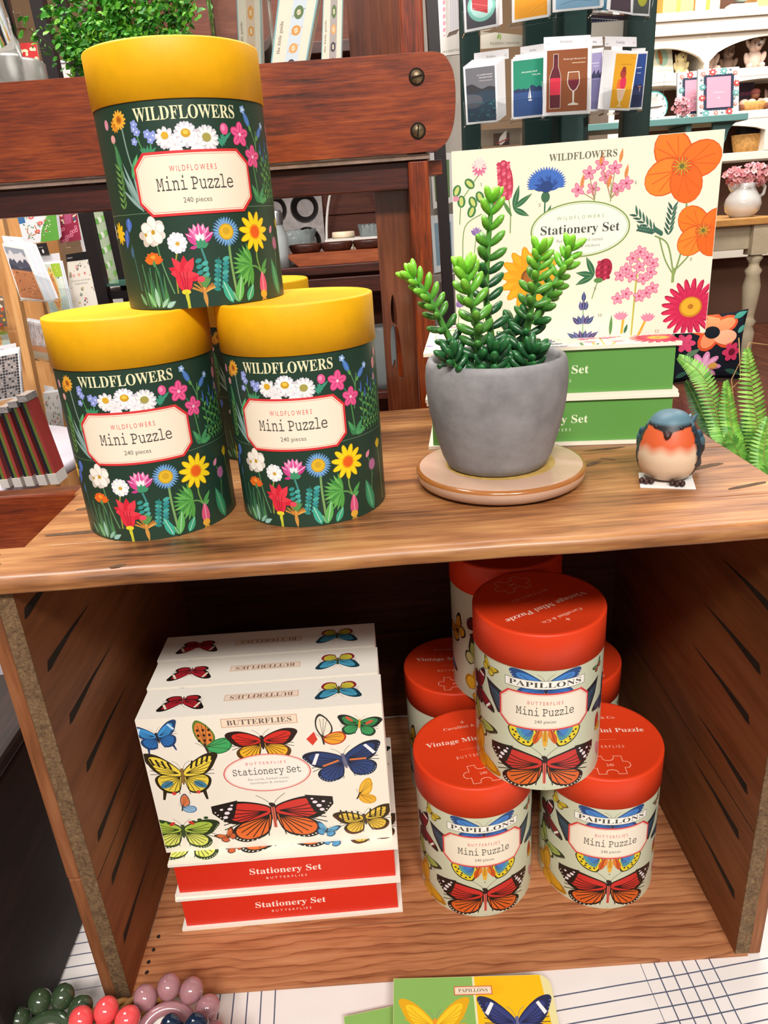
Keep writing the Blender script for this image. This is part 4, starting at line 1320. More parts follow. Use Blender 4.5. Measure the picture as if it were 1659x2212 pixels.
    a.text('Stationery Set', 88, 73.2, 5.8, '#4a4a46', 'serif', width=54)
    a.text('flat cards, folded notes', 88, 67.5, 2.1, '#8a8a7e', 'sans', width=32)
    a.text('envelopes & stickers', 88, 63.6, 2.1, '#8a8a7e', 'sans', width=28)
    return a
def wild_spine(w, tk):
    a = Art()
    a.rect(0, 0, w, tk, '#f1e8d2')
    a.text('WILDFLOWERS', w / 2, tk / 2 - 2.2, 4.4, '#6a6a5a', 'serif', width=46)
    a.daisy(w * 0.16, tk / 2, 9, 18, '#d42a58', '#e0a02a', 0.36, 0.1); a.daisy(w * 0.84, tk / 2, 9, 14, '#f0ae24', '#8a4a1a', 0.36, 0.13)
    return a
GWd, GDp, GTk = 0.1790, 0.1312, 0.0363
WILD_C = box_cover(GWd, GDp, GTk, wild_front(GWd * 1000, GDp * 1000), wild_spine(GWd * 1000, GTk * 1000), '#f2ead6')
WILD_T = box_tray(GWd, GDp, GTk, '#5f9a48', 'WILDFLOWERS', '#e6efd0')
for o in (FLY_C, FLY_T, WILD_C, WILD_T):
    COL.objects.unlink(o)
GWB = 'wildflower stationery boxes'
put_box('cream and green stationery box lying flat on the crate top, lower of two', WILD_C, WILD_T, (0.0420, 0.1678, ZS), (0, 0, radians(-7.9)), GWB)
put_box('cream and green stationery box lying flat on the lower one behind the succulent pot', WILD_C, WILD_T, (0.0412, 0.1676, ZS + GTk), (0, 0, radians(-7.7)), GWB)
put_box('upright cream stationery box showing printed wildflowers, poppies and a red daisy', WILD_C, WILD_T, (0.0739, 0.2315, ZS + 2 * GTk + 0.0001), (pi / 2, 0, radians(-8.0)), GWB)
put_box('upright cream stationery box hidden behind the wildflower cover, only its top edge showing', WILD_C, WILD_T, (0.0830, 0.2700, ZS + 2 * GTk + 0.0001), (pi / 2, 0, radians(-8.4)), GWB)

# ------------------------------------------------------------------ saucer, pot and succulent
PX, PY = 0.0812, 0.0940
s = thing('saucer', 'round pale pink glazed saucer with a brown rim under the grey pot', 'saucer', (PX + 0.002, PY, ZS))
gl = plain('pink_glaze', '#c8a58e', 0.2, 0.6, mottled=0.06, mscale=40, coat=0.5)
m = M().lathe([(0, 0), (0.0485, 0), (0.0535, 0.0030), (0.0552, 0.0070), (0.0552, 0.0090)], n=72)
m.lathe([(0.0552, 0.0090), (0.0550, 0.0100), (0.0542, 0.0108), (0.0528, 0.0112)], n=72, mi=1)
m.lathe([(0.0528, 0.0112), (0.0500, 0.0116), (0.0355, 0.0118)], n=72)
m.lathe([(0.0355, 0.0118), (0.0, 0.0118)], n=72, mi=2)
m.build('saucer_dish', [gl, plain('saucer_rim_glaze', '#a0622c', 0.2, 0.6, coat=0.5), plain('saucer_gold_center', '#c6a25a', 0.3, 0.6, mottled=0.3, mscale=150)], s)
pot = thing('potted_succulent', 'faux succulent in a round grey concrete pot on the pink saucer', 'potted plant', (PX, PY, ZS + 0.0119))
prof = [(0, 0), (0.0300, 0.0), (0.0322, 0.0012), (0.0352, 0.0075), (0.0394, 0.0220), (0.0428, 0.0370), (0.0442, 0.0500), (0.0444, 0.0590), (0.0438, 0.0655), (0.0425, 0.0690), (0.0405, 0.0698), (0.0390, 0.0688), (0.0382, 0.0660), (0.0378, 0.0560), (0.0372, 0.0545)]
M().lathe(prof, n=72).build('pot', plain('grey_concrete', '#8b898a', 0.85, 0.2, bump=0.25, bscale=90, mottled=0.22, mscale=45), pot)
M().lathe([(0.0376, 0.0600), (0.030, 0.0605), (0.018, 0.0612), (0, 0.0610)], n=40, fz=lambda r, a: 0.0008 * sin(a * 9) * sin(r * 600)).build('soil', plain('dark_soil', '#2b211b', 0.95, 0.1, bump=0.8, bscale=400), pot)
LEAFM = printed('succulent_leaf', 0.33, 0.5, 0.15)
def mixc(a, b, t):
    a, b = lin(a), lin(b)
    return tuple(x + (y - x) * t for x, y in zip(a, b))
def succulent_stem(path, n, l0, l1, bright, seed):
    """path in world points; whorls of plump leaves, the youngest at the tip light green"""
    rnd = random.Random(seed)
    base = Vector((PX, PY, ZS + 0.0119))
    P = [Vector(p) - base for p in path]
    def pos(t):
        k = t * (len(P) - 1)
        i = min(int(k), len(P) - 2)
        f = k - i
        a, b, c, d = P[max(i - 1, 0)], P[i], P[i + 1], P[min(i + 2, len(P) - 1)]
        return 0.5 * ((2 * b) + (c - a) * f + (2 * a - 5 * b + 4 * c - d) * f * f + (3 * b - a - 3 * c + d) * f ** 3)
    m = M()
    pts = [pos(i / 16) for i in range(17)]
    m.tube(pts, [0.0026 - 0.0012 * i / 16 for i in range(17)], 8, mixc('#2c6a34', '#79c23a', 0.3))
    for i in range(n):
        t = 0.04 + 0.95 * i / (n - 1)
        p = pos(t)
        ax = (pos(min(t + 0.03, 1)) - pos(max(t - 0.03, 0))).normalized()
        e1 = ax.cross(Vector((0.3, 1, 0.1))).normalized()
        e2 = ax.cross(e1)
        k = max(0.0, (t - bright) / (1 - bright)) if bright < 1 else 0.0
        ln = (l0 + (l1 - l0) * t) * rnd.uniform(1.0, 1.2)
        for j in range(3 if t < 0.93 else 5):
            a = i * 2.0 + j * (2 * pi / (3 if t < 0.93 else 5)) + rnd.uniform(-0.25, 0.25)
            d = (e1 * cos(a) + e2 * sin(a))
            el = 0.18 + 0.66 * t ** 3 + rnd.uniform(-0.12, 0.12)
            q = (d * cos(el) + ax * sin(el)).normalized()
            c0 = mixc('#173f24', '#5fb52c', k ** 0.9)
            c1 = mixc('#286a36', '#8fd83e', k ** 0.8)
            w = ln * 0.205
            # a plump leaf: narrow at the stem, round at the tip, a little curved up
            R = q.to_track_quat('Z', 'Y').to_matrix()
            upv = ax
            rings = []
            for u, r in ((0, 0.45), (0.2, 0.78), (0.45, 1.0), (0.7, 1.02), (0.88, 0.72), (0.97, 0.32)):
                cpt = p + q * (u * ln) + upv * (ln * 0.20 * u * u)
                rings.append([m.v(cpt + R @ Vector((cos(2 * pi * h / 8) * w * r, sin(2 * pi * h / 8) * w * r, 0))) for h in range(8)])
            tip = m.v(p + q * (ln * 1.0) + upv * (ln * 0.2))
            for h_, (A, B) in enumerate(zip(rings, rings[1:])):
                cc = tuple(x + (y - x) * (h_ / 4) for x, y in zip(c0, c1))
                for h in range(8):
                    m.f((A[h], A[(h + 1) % 8], B[(h + 1) % 8], B[h]), cc, 0, True)
            for h in range(8):
                m.f((rings[-1][h], rings[-1][(h + 1) % 8], tip), c1, 0, True)
    m.build('stem', LEAFM, pot)
def path(pts):
    return [at(x, y, Y) for x, y, Y in pts]
succulent_stem(path([(1062, 830, 0.100), (1062, 740, 0.100), (1050, 640, 0.101), (1054, 540, 0.101), (1062, 436, 0.100)]), 14, 0.0138, 0.0095, 0.62, 1)
succulent_stem(path([(1005, 810, 0.085), (985, 760, 0.083), (950, 690, 0.081), (925, 640, 0.080), (893, 600, 0.079)]), 11, 0.0120, 0.0080, 0.35, 2)
succulent_stem(path([(1036, 825, 0.075), (1034, 770, 0.074), (1030, 710, 0.074), (1016, 640, 0.074), (1006, 590, 0.074)]), 10, 0.0130, 0.0100, 0.30, 3)
succulent_stem(path([(1115, 820, 0.092), (1128, 770, 0.090), (1145, 680, 0.088), (1158, 600, 0.087), (1166, 548, 0.086)]), 12, 0.0130, 0.0085, 0.42, 4)
succulent_stem(path([(1150, 700, 0.090), (1176, 650, 0.091), (1200, 610, 0.092), (1218, 575, 0.093), (1232, 540, 0.093)]), 8, 0.0112, 0.0085, 0.02, 5)
succulent_stem(path([(1060, 840, 0.070), (1064, 800, 0.068), (1070, 765, 0.066)]), 5, 0.0128, 0.0115, 1.1, 6)
succulent_stem(path([(1130, 820, 0.076), (1140, 790, 0.074), (1150, 765, 0.072)]), 5, 0.0125, 0.0110, 1.1, 7)
succulent_stem(path([(1000, 830, 0.072), (985, 800, 0.070), (975, 775, 0.068)]), 5, 0.0120, 0.0105, 1.1, 8)
succulent_stem(path([(1095, 820, 0.110), (1105, 760, 0.112), (1110, 710, 0.114)]), 7, 0.0125, 0.0105, 1.1, 9)

# ------------------------------------------------------------------ painted bird
bx, by = 0.1862, 0.0740
card = thing('price_tag', 'small white paper tag lying on the crate under the bird', 'price tag', (bx, by, ZS))
card.rotation_euler = (0, 0, radians(-17))
M().box((-0.0165, -0.0205, 0.0), (0.0155, 0.006, 0.0006), '#efeae6').build('tag_paper', PAPER, card)
bird = thing('bird_figurine', 'small painted bird figurine with orange breast and blue cap on the crate', 'bird figurine', (bx, by, ZS + 0.0007), radians(-27))
def bird_col(p):
    x, y, z = p
    a = atan2(x, -y)                                     # 0 = towards the front
    front = abs(a)
    grey, black, orange, cream, blue = lin('#50707e'), lin('#1a1a1e'), lin('#cc5a30'), lin('#d8bfa2'), lin('#24404e')
    zz = z / 0.0435
    def mx(c, d, t):
        t = min(1, max(0, t))
        return tuple(u + (v - u) * t for u, v in zip(c, d))
    maskline = 0.74 + 0.06 * min(1, front / 0.8) - (0.09 if front < 0.22 else 0.0) * (1 - front / 0.22)
    if front > 1.15 + 0.1 * sin(z * 900):
        c = mx(blue, black, 0.25 + 0.35 * sin(z * 1400) ** 2)
        if zz > 0.80:
            c = grey
        return c
    c = mx(cream, orange, (zz - 0.44 + 0.02 * sin(a * 11)) / 0.14)
    c = mx(lin('#b89a80'), c, zz / 0.22)
    c = mx(c, black, (front - 1.02) / 0.14)
    if zz > maskline:
        c = mx(c, black, (zz - maskline) / 0.02)
    if zz > 0.83:
        c = mx(black, grey, (zz - 0.83) / 0.045)
    return c
m = M()
prof = [(0.0, 0.0008), (0.0090, 0.0006), (0.0145, 0.0030), (0.0178, 0.0080), (0.0192, 0.0140), (0.0190, 0.0195), (0.0178, 0.0250), (0.0160, 0.0300), (0.0142, 0.0340), (0.0122, 0.0375), (0.0092, 0.0410), (0.0050, 0.0430), (0.0, 0.0435)]
pr = crom(prof, 10)
N = 144
rows = []
for r, z in pr:
    r = max(r, 0.0)
    row = []
    for k in range(N):
        a = 2 * pi * k / N
        back = max(0, -cos(a))                            # the back bulges behind
        yk = 1.0 + 0.28 * back * (1 - z / 0.0435)
        p = Vector((r * sin(a), -r * cos(a) * yk * 1.02, z))
        row.append(p)
    rows.append(row)
ids = [[m.v(p) for p in row] for row in rows]
for i in range(len(ids) - 1):
    for k in range(N):
        k2 = (k + 1) % N
        mid = (rows[i][k] + rows[i + 1][k2]) / 2
        m.f((ids[i][k], ids[i][k2], ids[i + 1][k2], ids[i + 1][k]), bird_col(mid), 0, True)
m.build('body', printed('painted_ceramic', 0.45, 0.4), bird)
PAINT = printed('painted_ceramic')
for sx in (-1, 1):
    m = M()
    for k in range(7):
        z0 = 0.026 - k * 0.0030
        m.blob((sx * (0.0172 + 0.0012 * sin(k)), 0.004 + k * 0.0016, z0), (0.0022, 0.0030, 0.0070), (sx * 0.12, 0.62, -0.78), 10, 6, ['#2c4c5c', '#48707f', '#20343f'][k % 3])
    m.build('wing', PAINT, bird)
    m = M()
    m.blob((sx * 0.0072, -0.0113, 0.0352), (0.0012, 0.0012, 0.0012), None, 10, 6, '#0c0c0e')
    m.build('eye', plain('glossy_black', '#0a0a0c', 0.12, 0.6), bird)
m = M()
m.lathe([(0.0027, 0), (0.0017, 0.0028), (0, 0.0048)], n=14, col='#3a2220')
m.build('beak', printed('painted_ceramic'), bird, loc=(0, -0.0142, 0.0318), rot=(radians(112), 0, 0))
m = M()
for k in range(4):
    m.blob((0.0040 + k * 0.0018, 0.0205 + k * 0.0006, 0.0255 + 0.0016 * (k % 2)), (0.0018, 0.0016, 0.0110), (0.35, 0.6, 0.62), 10, 6, ['#3c5f70', '#6f94a2', '#4c7080', '#2c4a58'][k])
m.blob((0.0065, 0.0205, 0.0325), (0.0022, 0.0018, 0.0026), None, 8, 6, '#c4ccd0')
m.build('tail', PAINT, bird)
for fx in (-0.0100, 0.0080):
    m = M()
    for k in (-1, 0, 1):
        m.blob((fx + k * 0.0030, -0.0158 - 0.0008 * (1 - abs(k)), 0.0018), (0.0017, 0.0030, 0.0018), None, 10, 6, '#3a2220')
    m.build('foot', PAINT, bird)

# ------------------------------------------------------------------ things on the cloth in front
t = thing('dark_wooden_box', 'dark brown wooden box standing on the cloth left of the crate', 'box', (-0.36, 0.03, 0))
W_BOX = wood('dark_brown_wood', '#0e0706', '#1d100c', '#301b14', 1, 6, 60, 0.6, 0.4, 0.1, 0.5, 0.5)
M().box((-0.10, -0.080, 0.0), (0.099, 0.10, 0.186)).build('body', W_BOX, t, bevel=0.004)
M().box((-0.102, -0.082, 0.1865), (0.101, 0.102, 0.200)).build('lid', W_BOX, t, bevel=0.004)
WICK = plain('pale_wicker', '#c99a5c', 0.7, 0.2, bump=0.6, bscale=260, mottled=0.25, mscale=220)
bowl = thing('wicker_tray', 'small round wicker tray on the cloth holding beaded rings', 'tray', (-0.190, -0.082, 0.0))
m = M().lathe([(0, 0.0005), (0.052, 0.0005), (0.060, 0.006), (0.0645, 0.016), (0.0665, 0.020), (0.0640, 0.021), (0.0610, 0.016), (0.052, 0.004), (0, 0.003)], n=64, fz=lambda r, a: 0.0006 * sin(a * 32))
m.build('woven_body', WICK, bowl)
m = M()
for k in range(2):
    m.tube([((0.0655 + 0.0022 * cos(a * 24 + k * pi)) * cos(a), (0.0655 + 0.0022 * cos(a * 24 + k * pi)) * sin(a), 0.021 + 0.0022 * sin(a * 24 + k * pi)) for a in [2 * pi * i / 240 for i in range(241)]], 0.0021, 6)
m.build('rim', WICK, bowl)
def bead_ring(label, px, py, z, col, R, r, n, tilt, lean, a0, rise=0.0):
    c = atz(px, py, z)
    t = thing('beaded_ring', label, 'beaded ring', tuple(c), 0.0, 'beaded rings on the wicker tray')
    t.rotation_euler = (tilt, lean, 0)
    g = plain('bead_' + col[1:], col, 0.12, 0.6, coat=0.3)
    for i in range(n):
        a = a0 + 2 * pi * i / n
        M().blob((R * cos(a), R * sin(a), 0.0), (r, r, r * 1.08), (cos(a), sin(a), 0), 20, 12).build('bead', g, t)
    M().lathe([(R * 0.60 + 0.0042 * cos(q), 0.0042 * sin(q)) for q in [2 * pi * i / 14 for i in range(15)]], n=48).build('band', g, t)
    M().lathe([(0, 0.0005), (R * 0.50, 0.0005), (R * 0.50, -0.002), (0, -0.002)], n=36, sm=False).build('dial', plain('pale_dial', '#d8cfc6', 0.25, 0.5, mottled=0.12, mscale=200, coat=0.4), t)
    M().lathe([(R * 0.50 + 0.0011 * cos(q), 0.001 + 0.0011 * sin(q)) for q in [2 * pi * i / 10 for i in range(11)]], n=48).build('dial_rim', plain('polished_silver', '#c8c8cc', 0.15, 0.5, 1.0), t)
bead_ring('dark green glossy beaded ring at the far left of the wicker tray', 98, 2262, 0.030, '#34442e', 0.0275, 0.0076, 11, radians(28), radians(-4), 0.2)
bead_ring('mauve glossy beaded ring on the right of the wicker tray', 360, 2250, 0.028, '#a4747a', 0.0300, 0.0077, 12, radians(30), radians(5), 0.12)
bead_ring('coral red glossy beaded ring between the green and mauve rings', 207, 2290, 0.042, '#d84a4c', 0.0255, 0.0077, 10, radians(26), radians(0), 0.26)
bead_ring('navy blue glossy beaded ring low in front of the mauve ring', 385, 2320, 0.046, '#12243a', 0.0245, 0.0075, 10, radians(24), radians(2), 0.0)

def book_art():
    a = Art()
    a.rect(0, 0, 54.5, 105, '#86b35c'); a.rect(54.5, 0, 56.0, 105, '#e2e0b0'); a.rect(56, 0, 108, 105, '#f0bc12')
    for i in range(7):
        a.polys([ellp(60 + (i * 17) % 46, 12 + (i * 29) % 90, 6, 4)], '#efb60c')
    a.butterfly(27.5, 71, 48, 0.0, fe='#e0a818', fi='#f2c828', he='#dfa416', hi='#f4cc30', body='#e6942a', vein='#dba01a', lift=0.18, hk=1.1)
    a.butterfly(81.5, 71, 50, 0.0, fe='#242c52', fi='#34407a', he='#242c52', hi='#38447e', body='#6a6a90', vein='#1e2444', band='#f2eef0', dots='#8f9ccc', lift=0.16, hk=1.1)
    for sd in (-1, 1):
        a.stroke([(81.5 + sd * 4, 70), (81.5 + sd * 15, 67)], 1.4, '#d8683a', False)
    a.rect(41.5, 92.0, 67.5, 98.2, '#c8583c'); a.rect(42.1, 92.6, 66.9, 97.6, '#f0dcc0'); a.rect(42.7, 93.2, 66.3, 97.0, '#d89078'); a.rect(42.9, 93.4, 66.1, 96.8, '#f2e0c6')
    a.text('PAPILLONS', 54.5, 94.0, 2.3, '#6a5848', 'serif', width=20)
    return a
def board_book(label, corner, z, deg):
    w, d, h, r = 0.108, 0.105, 0.0096, 0.0085
    t = thing('board_book', label, 'board book', (corner[0], corner[1], z), radians(deg), 'butterfly board books on the cloth')
    out = [(0, -d), (w, -d)] + [(w - r + r * cos(q), -r + r * sin(q)) for q in [pi / 2 * i / 8 for i in range(9)]] + [(0, 0)]
    inn = [(0.001, -d + 0.001), (w - 0.001, -d + 0.001)] + [(w - r + (r - 0.001) * cos(q), -r + (r - 0.001) * sin(q)) for q in [pi / 2 * i / 8 for i in range(9)]] + [(0.001, -0.001)]
    M().prism(inn, lambda u, v, q: (u, v, q), 0.0011, h - 0.0011, '#e9e2cc').build('pages', PAPER, t)
    m = M()
    m.prism(out, lambda u, v, q: (u, v, q), 0.0, 0.0010, '#e8c84a').prism(out, lambda u, v, q: (u, v, q), h - 0.0010, h, '#e6dca0')
    art = clipped(book_art(), 0.2, 0.2, 107.8, 104.8)
    # the sheet follows the round corner
    art2 = Art()
    for col, tr in art.L:
        keep = []
        for q in tr:
            keep.append([(min(p[0], 99.5 + sqrt(max(0, 72.25 - max(0, p[1] - 96.5) ** 2))) if p[1] > 96.5 and p[0] > 99.5 else p[0], p[1]) for p in q])
        art2.L.append((col, keep))
    art2.onto(m, lambda x, y, q: (x / 1000, y / 1000 - d, h + q))
    m.build('cover', CARTON, t)
board_book('board book with green half poking out from under the other one', (-0.0475, -0.0290), 0.0002, 8)
c = atz(850, 2114, 0.0196)
board_book('green and yellow board book with two butterflies, topmost on the cloth', (c.x, c.y), 0.0100, -2.6)

# ------------------------------------------------------------------ mahogany stand behind the crate
RY = 0.330
rack = thing('mahogany_stand', 'old mahogany stand with a thick guard rail behind the crate', 'stand', (0.0, RY + 0.15, FLOOR_Z))
def wpart(name, m, mat, root=rack, bevel=0.0):
    m.V = [(p[0] - root.location.x, p[1] - root.location.y, p[2] - root.location.z) for p in m.V]
    return m.build(name, mat, root, bevel=bevel)
zt, zb = 0.6335, 0.5600
poly = [(-0.46, zb), (0.060, zb)] + crom([(0.072, zb + 0.0005), (0.081, zb + 0.007), (0.0870, zb + 0.020), (0.0892, 0.600), (0.0880, 0.617), (0.0835, 0.627), (0.0790, zt - 0.002), (0.0705, zt)], 4) + [(-0.46, zt)]
rail = wpart('guard_rail', M().prism(poly, lambda u, v, h: (u, h, v), RY, RY + 0.022), [W_RED], bevel=0.0018)
SCREW = plain('old_brass_screw', '#6a5a44', 0.4, 0.5, 0.7, mottled=0.4, mscale=300)
for px, py, ang in ((900, 166, 0.15), (903, 283, 1.45)):
    p = at(px, py, RY)
    m = M()
    m.lathe([(0.0066, 0.0), (0.0056, 0.0003), (0.0052, 0.0004)], n=28, mi=1)
    m.lathe([(0.0052, 0.0004), (0.0049, 0.0010), (0, 0.0012)], n=28)
    c, s_ = cos(ang), sin(ang)
    m.hexa([(a * c - b * s_, a * s_ + b * c, h) for h in (0.0010, 0.0014) for a, b in ((-0.0047, -0.0006), (0.0047, -0.0006), (0.0047, 0.0006), (-0.0047, 0.0006))], mi=1)
    o = m.build('screw', [SCREW, plain('screw_slot_dark', '#1c120c', 0.8, 0.2)], rack, rot=(pi / 2, 0, 0))
    o.location = (p.x - rack.location.x, RY - 0.0003 - rack.location.y, p.z - rack.location.z)
zap = at(240, 455, RY + 0.02).z
wpart('apron', M().box((-0.46, RY + 0.012, zap), (0.064, RY + 0.036, 0.5545)), W_DARK, bevel=0.001)
wpart('shelf', M().box((-0.46, RY + 0.004, 0.5550), (0.066, RY + 0.300, 0.5590)), plain('shelf_edge_varnish', '#8a7468', 0.25, 0.6, mottled=0.3, mscale=50))
wpart('apron_end', M().box((0.064, RY + 0.020, at(940, 378, RY + 0.02).z), (at(955, 350, RY + 0.02).x, RY + 0.05, 0.5545)), W_RED, bevel=0.001)
xa, xb, xc = at(880, 345, RY + 0.01).x, at(925, 345, RY + 0.01).x, at(808, 400, RY + 0.03).x
wpart('post', M().box((xa, RY + 0.006, FLOOR_Z), (xb, RY + 0.0355, 0.5545)), W_REDV, bevel=0.0015)
wpart('post', M().box((at(864, 60, RY + 0.03).x, RY + 0.024, 0.5595), (at(914, 60, RY + 0.03).x, RY + 0.05, 1.25)), W_REDV, bevel=0.0015)
hx = lambda px, py: (at(px, py, RY + 0.04).x, at(px, py, RY + 0.04).z)
h1 = crom([hx(848, 636), hx(855, 662), hx(857, 700), hx(852, 704), hx(846, 690), hx(844, 660)], 4, True)
h2 = crom([hx(846, 705), hx(858, 706), hx(866, 745), hx(872, 800), hx(867, 822), hx(858, 800), hx(854, 780), hx(848, 795), hx(844, 740)], 4, True)
wpart('side_panel', M().prism([(xc, FLOOR_Z), (xa + 0.002, FLOOR_Z), (xa + 0.002, zap + 0.002), (xc, zap + 0.002)], lambda u, v, h: (u, h, v), RY + 0.040, RY + 0.052, holes=[h1, h2]), W_PANEL)
wpart('back_slat', M().box((at(752, 60, RY + 0.2).x, RY + 0.20, 0.5595), (at(866, 60, RY + 0.2).x, RY + 0.215, 1.25)), W_PANEL)
zl = at(80, 1068, RY).z
wpart('lower_rail', M().box((-0.50, RY, zl - 0.13), (0.06, RY + 0.022, zl)), [W_RED], bevel=0.0025)
for x in (-0.485, ):
    wpart('post', M().box((x, RY + 0.006, FLOOR_Z), (x + 0.03, RY + 0.0355, 0.5545)), W_REDV, bevel=0.0015)
for x in (0.036,):
    wpart('post', M().box((x, RY + 0.262, FLOOR_Z), (x + 0.028, RY + 0.290, 0.5545)), W_REDV, bevel=0.0015)

# a leafy plant, a clear vase and slim books on the stand's shelf
SZ = 0.5591
g = at(262, 100, 0.50)
plant = thing('potted_greenery', 'bushy green plant with tiny leaves on the stand behind the topmost canister', 'potted plant', (g.x, 0.50, SZ))
M().lathe([(0, 0), (0.026, 0), (0.034, 0.045), (0.036, 0.048), (0.033, 0.048), (0.031, 0.042), (0, 0.042)], n=32).build('pot', plain('dark_plant_pot', '#3a3430', 0.7, 0.3), plant)
GREEN = printed('small_leaf', 0.5, 0.3)
rnd = random.Random(3)
def sprig(root, p0, p1, sag, nl, size, cols, width, name='branch', mat=None, stemcol='#3c3a22'):
    p0, p1 = Vector(p0), Vector(p1)
    m = M()
    pts = [p0 + (p1 - p0) * t + Vector((0, 0, sag * sin(pi * t))) for t in [i / 8 for i in range(9)]]
    m.tube(pts, [0.0013 * (1 - 0.6 * i / 8) for i in range(9)], 5, stemcol)
    for i in range(nl):
        t = rnd.uniform(0.22, 1.0)
        k = min(int(t * 8), 7)
        c = pts[k] + (pts[k + 1] - pts[k]) * (t * 8 - k)
        d = Vector((rnd.gauss(0, 1), rnd.gauss(0, 0.8), rnd.gauss(0.15, 1))) * (width * (0.35 + 0.65 * sin(pi * min(1, t * 0.9 + 0.05))))
        q = c + d
        n_ = Vector((rnd.gauss(0, 1), rnd.gauss(-0.4, 1), rnd.gauss(0.7, 1))).normalized()
        u = n_.orthogonal().normalized()
        w = n_.cross(u)
        s = size * rnd.uniform(0.6, 1.3)
        col = mixc(*rnd.choice(cols), rnd.random())
        m.face([q - u * s, q - u * s * 0.3 + w * s * 0.55 + n_ * s * 0.2, q + u * s * 0.6 + w * s * 0.42 + n_ * s * 0.2, q + u * s * 1.1, q + u * s * 0.6 - w * s * 0.42 + n_ * s * 0.2, q - u * s * 0.3 - w * s * 0.55 + n_ * s * 0.2], col, 0, False)
    return m.build(name, mat or GREEN, root)
LC = [('#1f5a1c', '#3f8f24'), ('#2c7a22', '#5aa82c'), ('#4f9a2a', '#84c23c')]
base = Vector((0, 0, 0.046))
for px, py, dy, n_ in ((62, 62, -0.01, 60), (100, 30, 0.0, 150), (112, 10, 0.02, 160), (140, -50, 0.02, 190), (185, -60, 0.0, 200), (230, -80, 0.03, 200), (270, -60, -0.02, 210), (310, -70, 0.02, 200), (345, -60, 0.0, 200), (385, -40, 0.01, 170), (415, 10, 0.0, 150), (428, -40, 0.03, 150), (330, 40, -0.03, 170), (200, 60, -0.03, 170), (135, 90, -0.02, 110), (158, 120, -0.02, 110), (400, 70, -0.02, 130), (240, 20, -0.03, 200), (290, 90, -0.04, 160)):
    tip = at(px, py, 0.50 + dy) - plant.location
    sprig(plant, base + Vector((rnd.uniform(-0.012, 0.012), rnd.uniform(-0.01, 0.01), 0)), tip, 0.012, int(n_ * 1.5), 0.0038, LC, 0.0090)

GLASS = clear('clear_glass', '#f6f9f8', 0.02, 1.15)
ACR = clear('clear_acrylic', '#f6f8f8', 0.03, 1.12)
v0, v1 = at(440, 60, 0.42), at(582, 60, 0.42)
vase = thing('glass_vase', 'clear glass vase on the stand with slim books beside the topmost canister', 'vase', ((v0.x + v1.x) / 2, 0.46, SZ))
rv = (v1.x - v0.x) / 2
M().lathe([(0, 0.0), (rv, 0.0), (rv * 1.02, 0.14), (rv * 1.04, 0.24), (rv * 1.04 - 0.003, 0.24), (rv * 1.02 - 0.003, 0.14), (rv - 0.003, 0.006), (0, 0.006)], n=64).build('vase_glass', GLASS, vase)
def spine_art(seed, side='#d8ccb8', mid='#d9dee2', title=None):
    a = Art()
    a.rect(0, 0, 30, 240, '#e9e2cf'); a.rect(0, 0, 1.2, 240, '#7fb4bc'); a.rect(28.8, 0, 30, 240, '#7fb4bc'); a.rect(11.5, 0, 22, 240, mid)
    r = random.Random(seed)
    for i in range(18):
        y = 5 + i * 13
        c = r.choice(['#d89a4a', '#7a4a38', '#c8303a', '#5f7a4a', '#e0a868', '#3f3a4a'])
        a.ell(17, y, 3.6, 5.0 if i % 3 == 0 else 3.8, c); a.ell(17, y, 1.6, 2.0, '#e8d8b8' if c != '#c8303a' else '#7a1a22')
        a.stroke([(12.5, y - 3), (21.5, y + 3)], 0.4, c, False)
        a.text('the little guide', 6.2, 12 + i * 40, 2.6, '#b06a4a' if i % 2 else '#7a6a58', 'serif', 'l', pi / 2) if i < 5 else None
    return a
def px_slab(quad, Y, thick, W, H, art, edge='#efece4', pts=None):
    """a flat sheet or slab whose front corners (TL, TR, BR, BL) the photograph shows at these pixels, at depth Y (one value or four)"""
    Ys = Y if isinstance(Y, (list, tuple)) else [Y] * 4
    TL, TR, BR, BL = pts or [at(q[0], q[1], y) for q, y in zip(quad, Ys)]
    o = BL.copy()
    TL, TR, BR, BL = TL - o, TR - o, BR - o, BL - o
    n_ = (BR - BL).cross(TL - BL).normalized()
    m = M()
    m.hexa([BL - n_ * thick, BR - n_ * thick, TR - n_ * thick, TL - n_ * thick, BL, BR, TR, TL], edge)
    if art:
        def fn(x, y, h):
            u, v = x / W, y / H
            return BL * ((1 - u) * (1 - v)) + BR * (u * (1 - v)) + TR * (u * v) + TL * ((1 - u) * v) + n_ * h
        clipped(art, 0, 0, W, H).onto(m, fn, 3e-5, 5e-5)
    return m, o
def sheet(name, label, cat, quad, Y, thick, W, H, art, edge='#efece4', group=None, mat=None, pts=None):
    m, o = px_slab(quad, Y, thick, W, H, art, edge, pts)
    ob = m.build(name, mat or PAPER)
    ob.location = o
    return tag(ob, label, cat, group)
def lower(q, Y, z):
    """pixel of the point straight below pixel q (at depth Y) at height z"""
    p = at(q[0], q[1], Y)
    d = Vector((p.x, p.y, z)) - CAM_P
    k = d.dot(CAM_F)
    return (829.5 + FPX * d.dot(CAM_R) / k, 1106 - FPX * d.dot(CAM_U) / k)
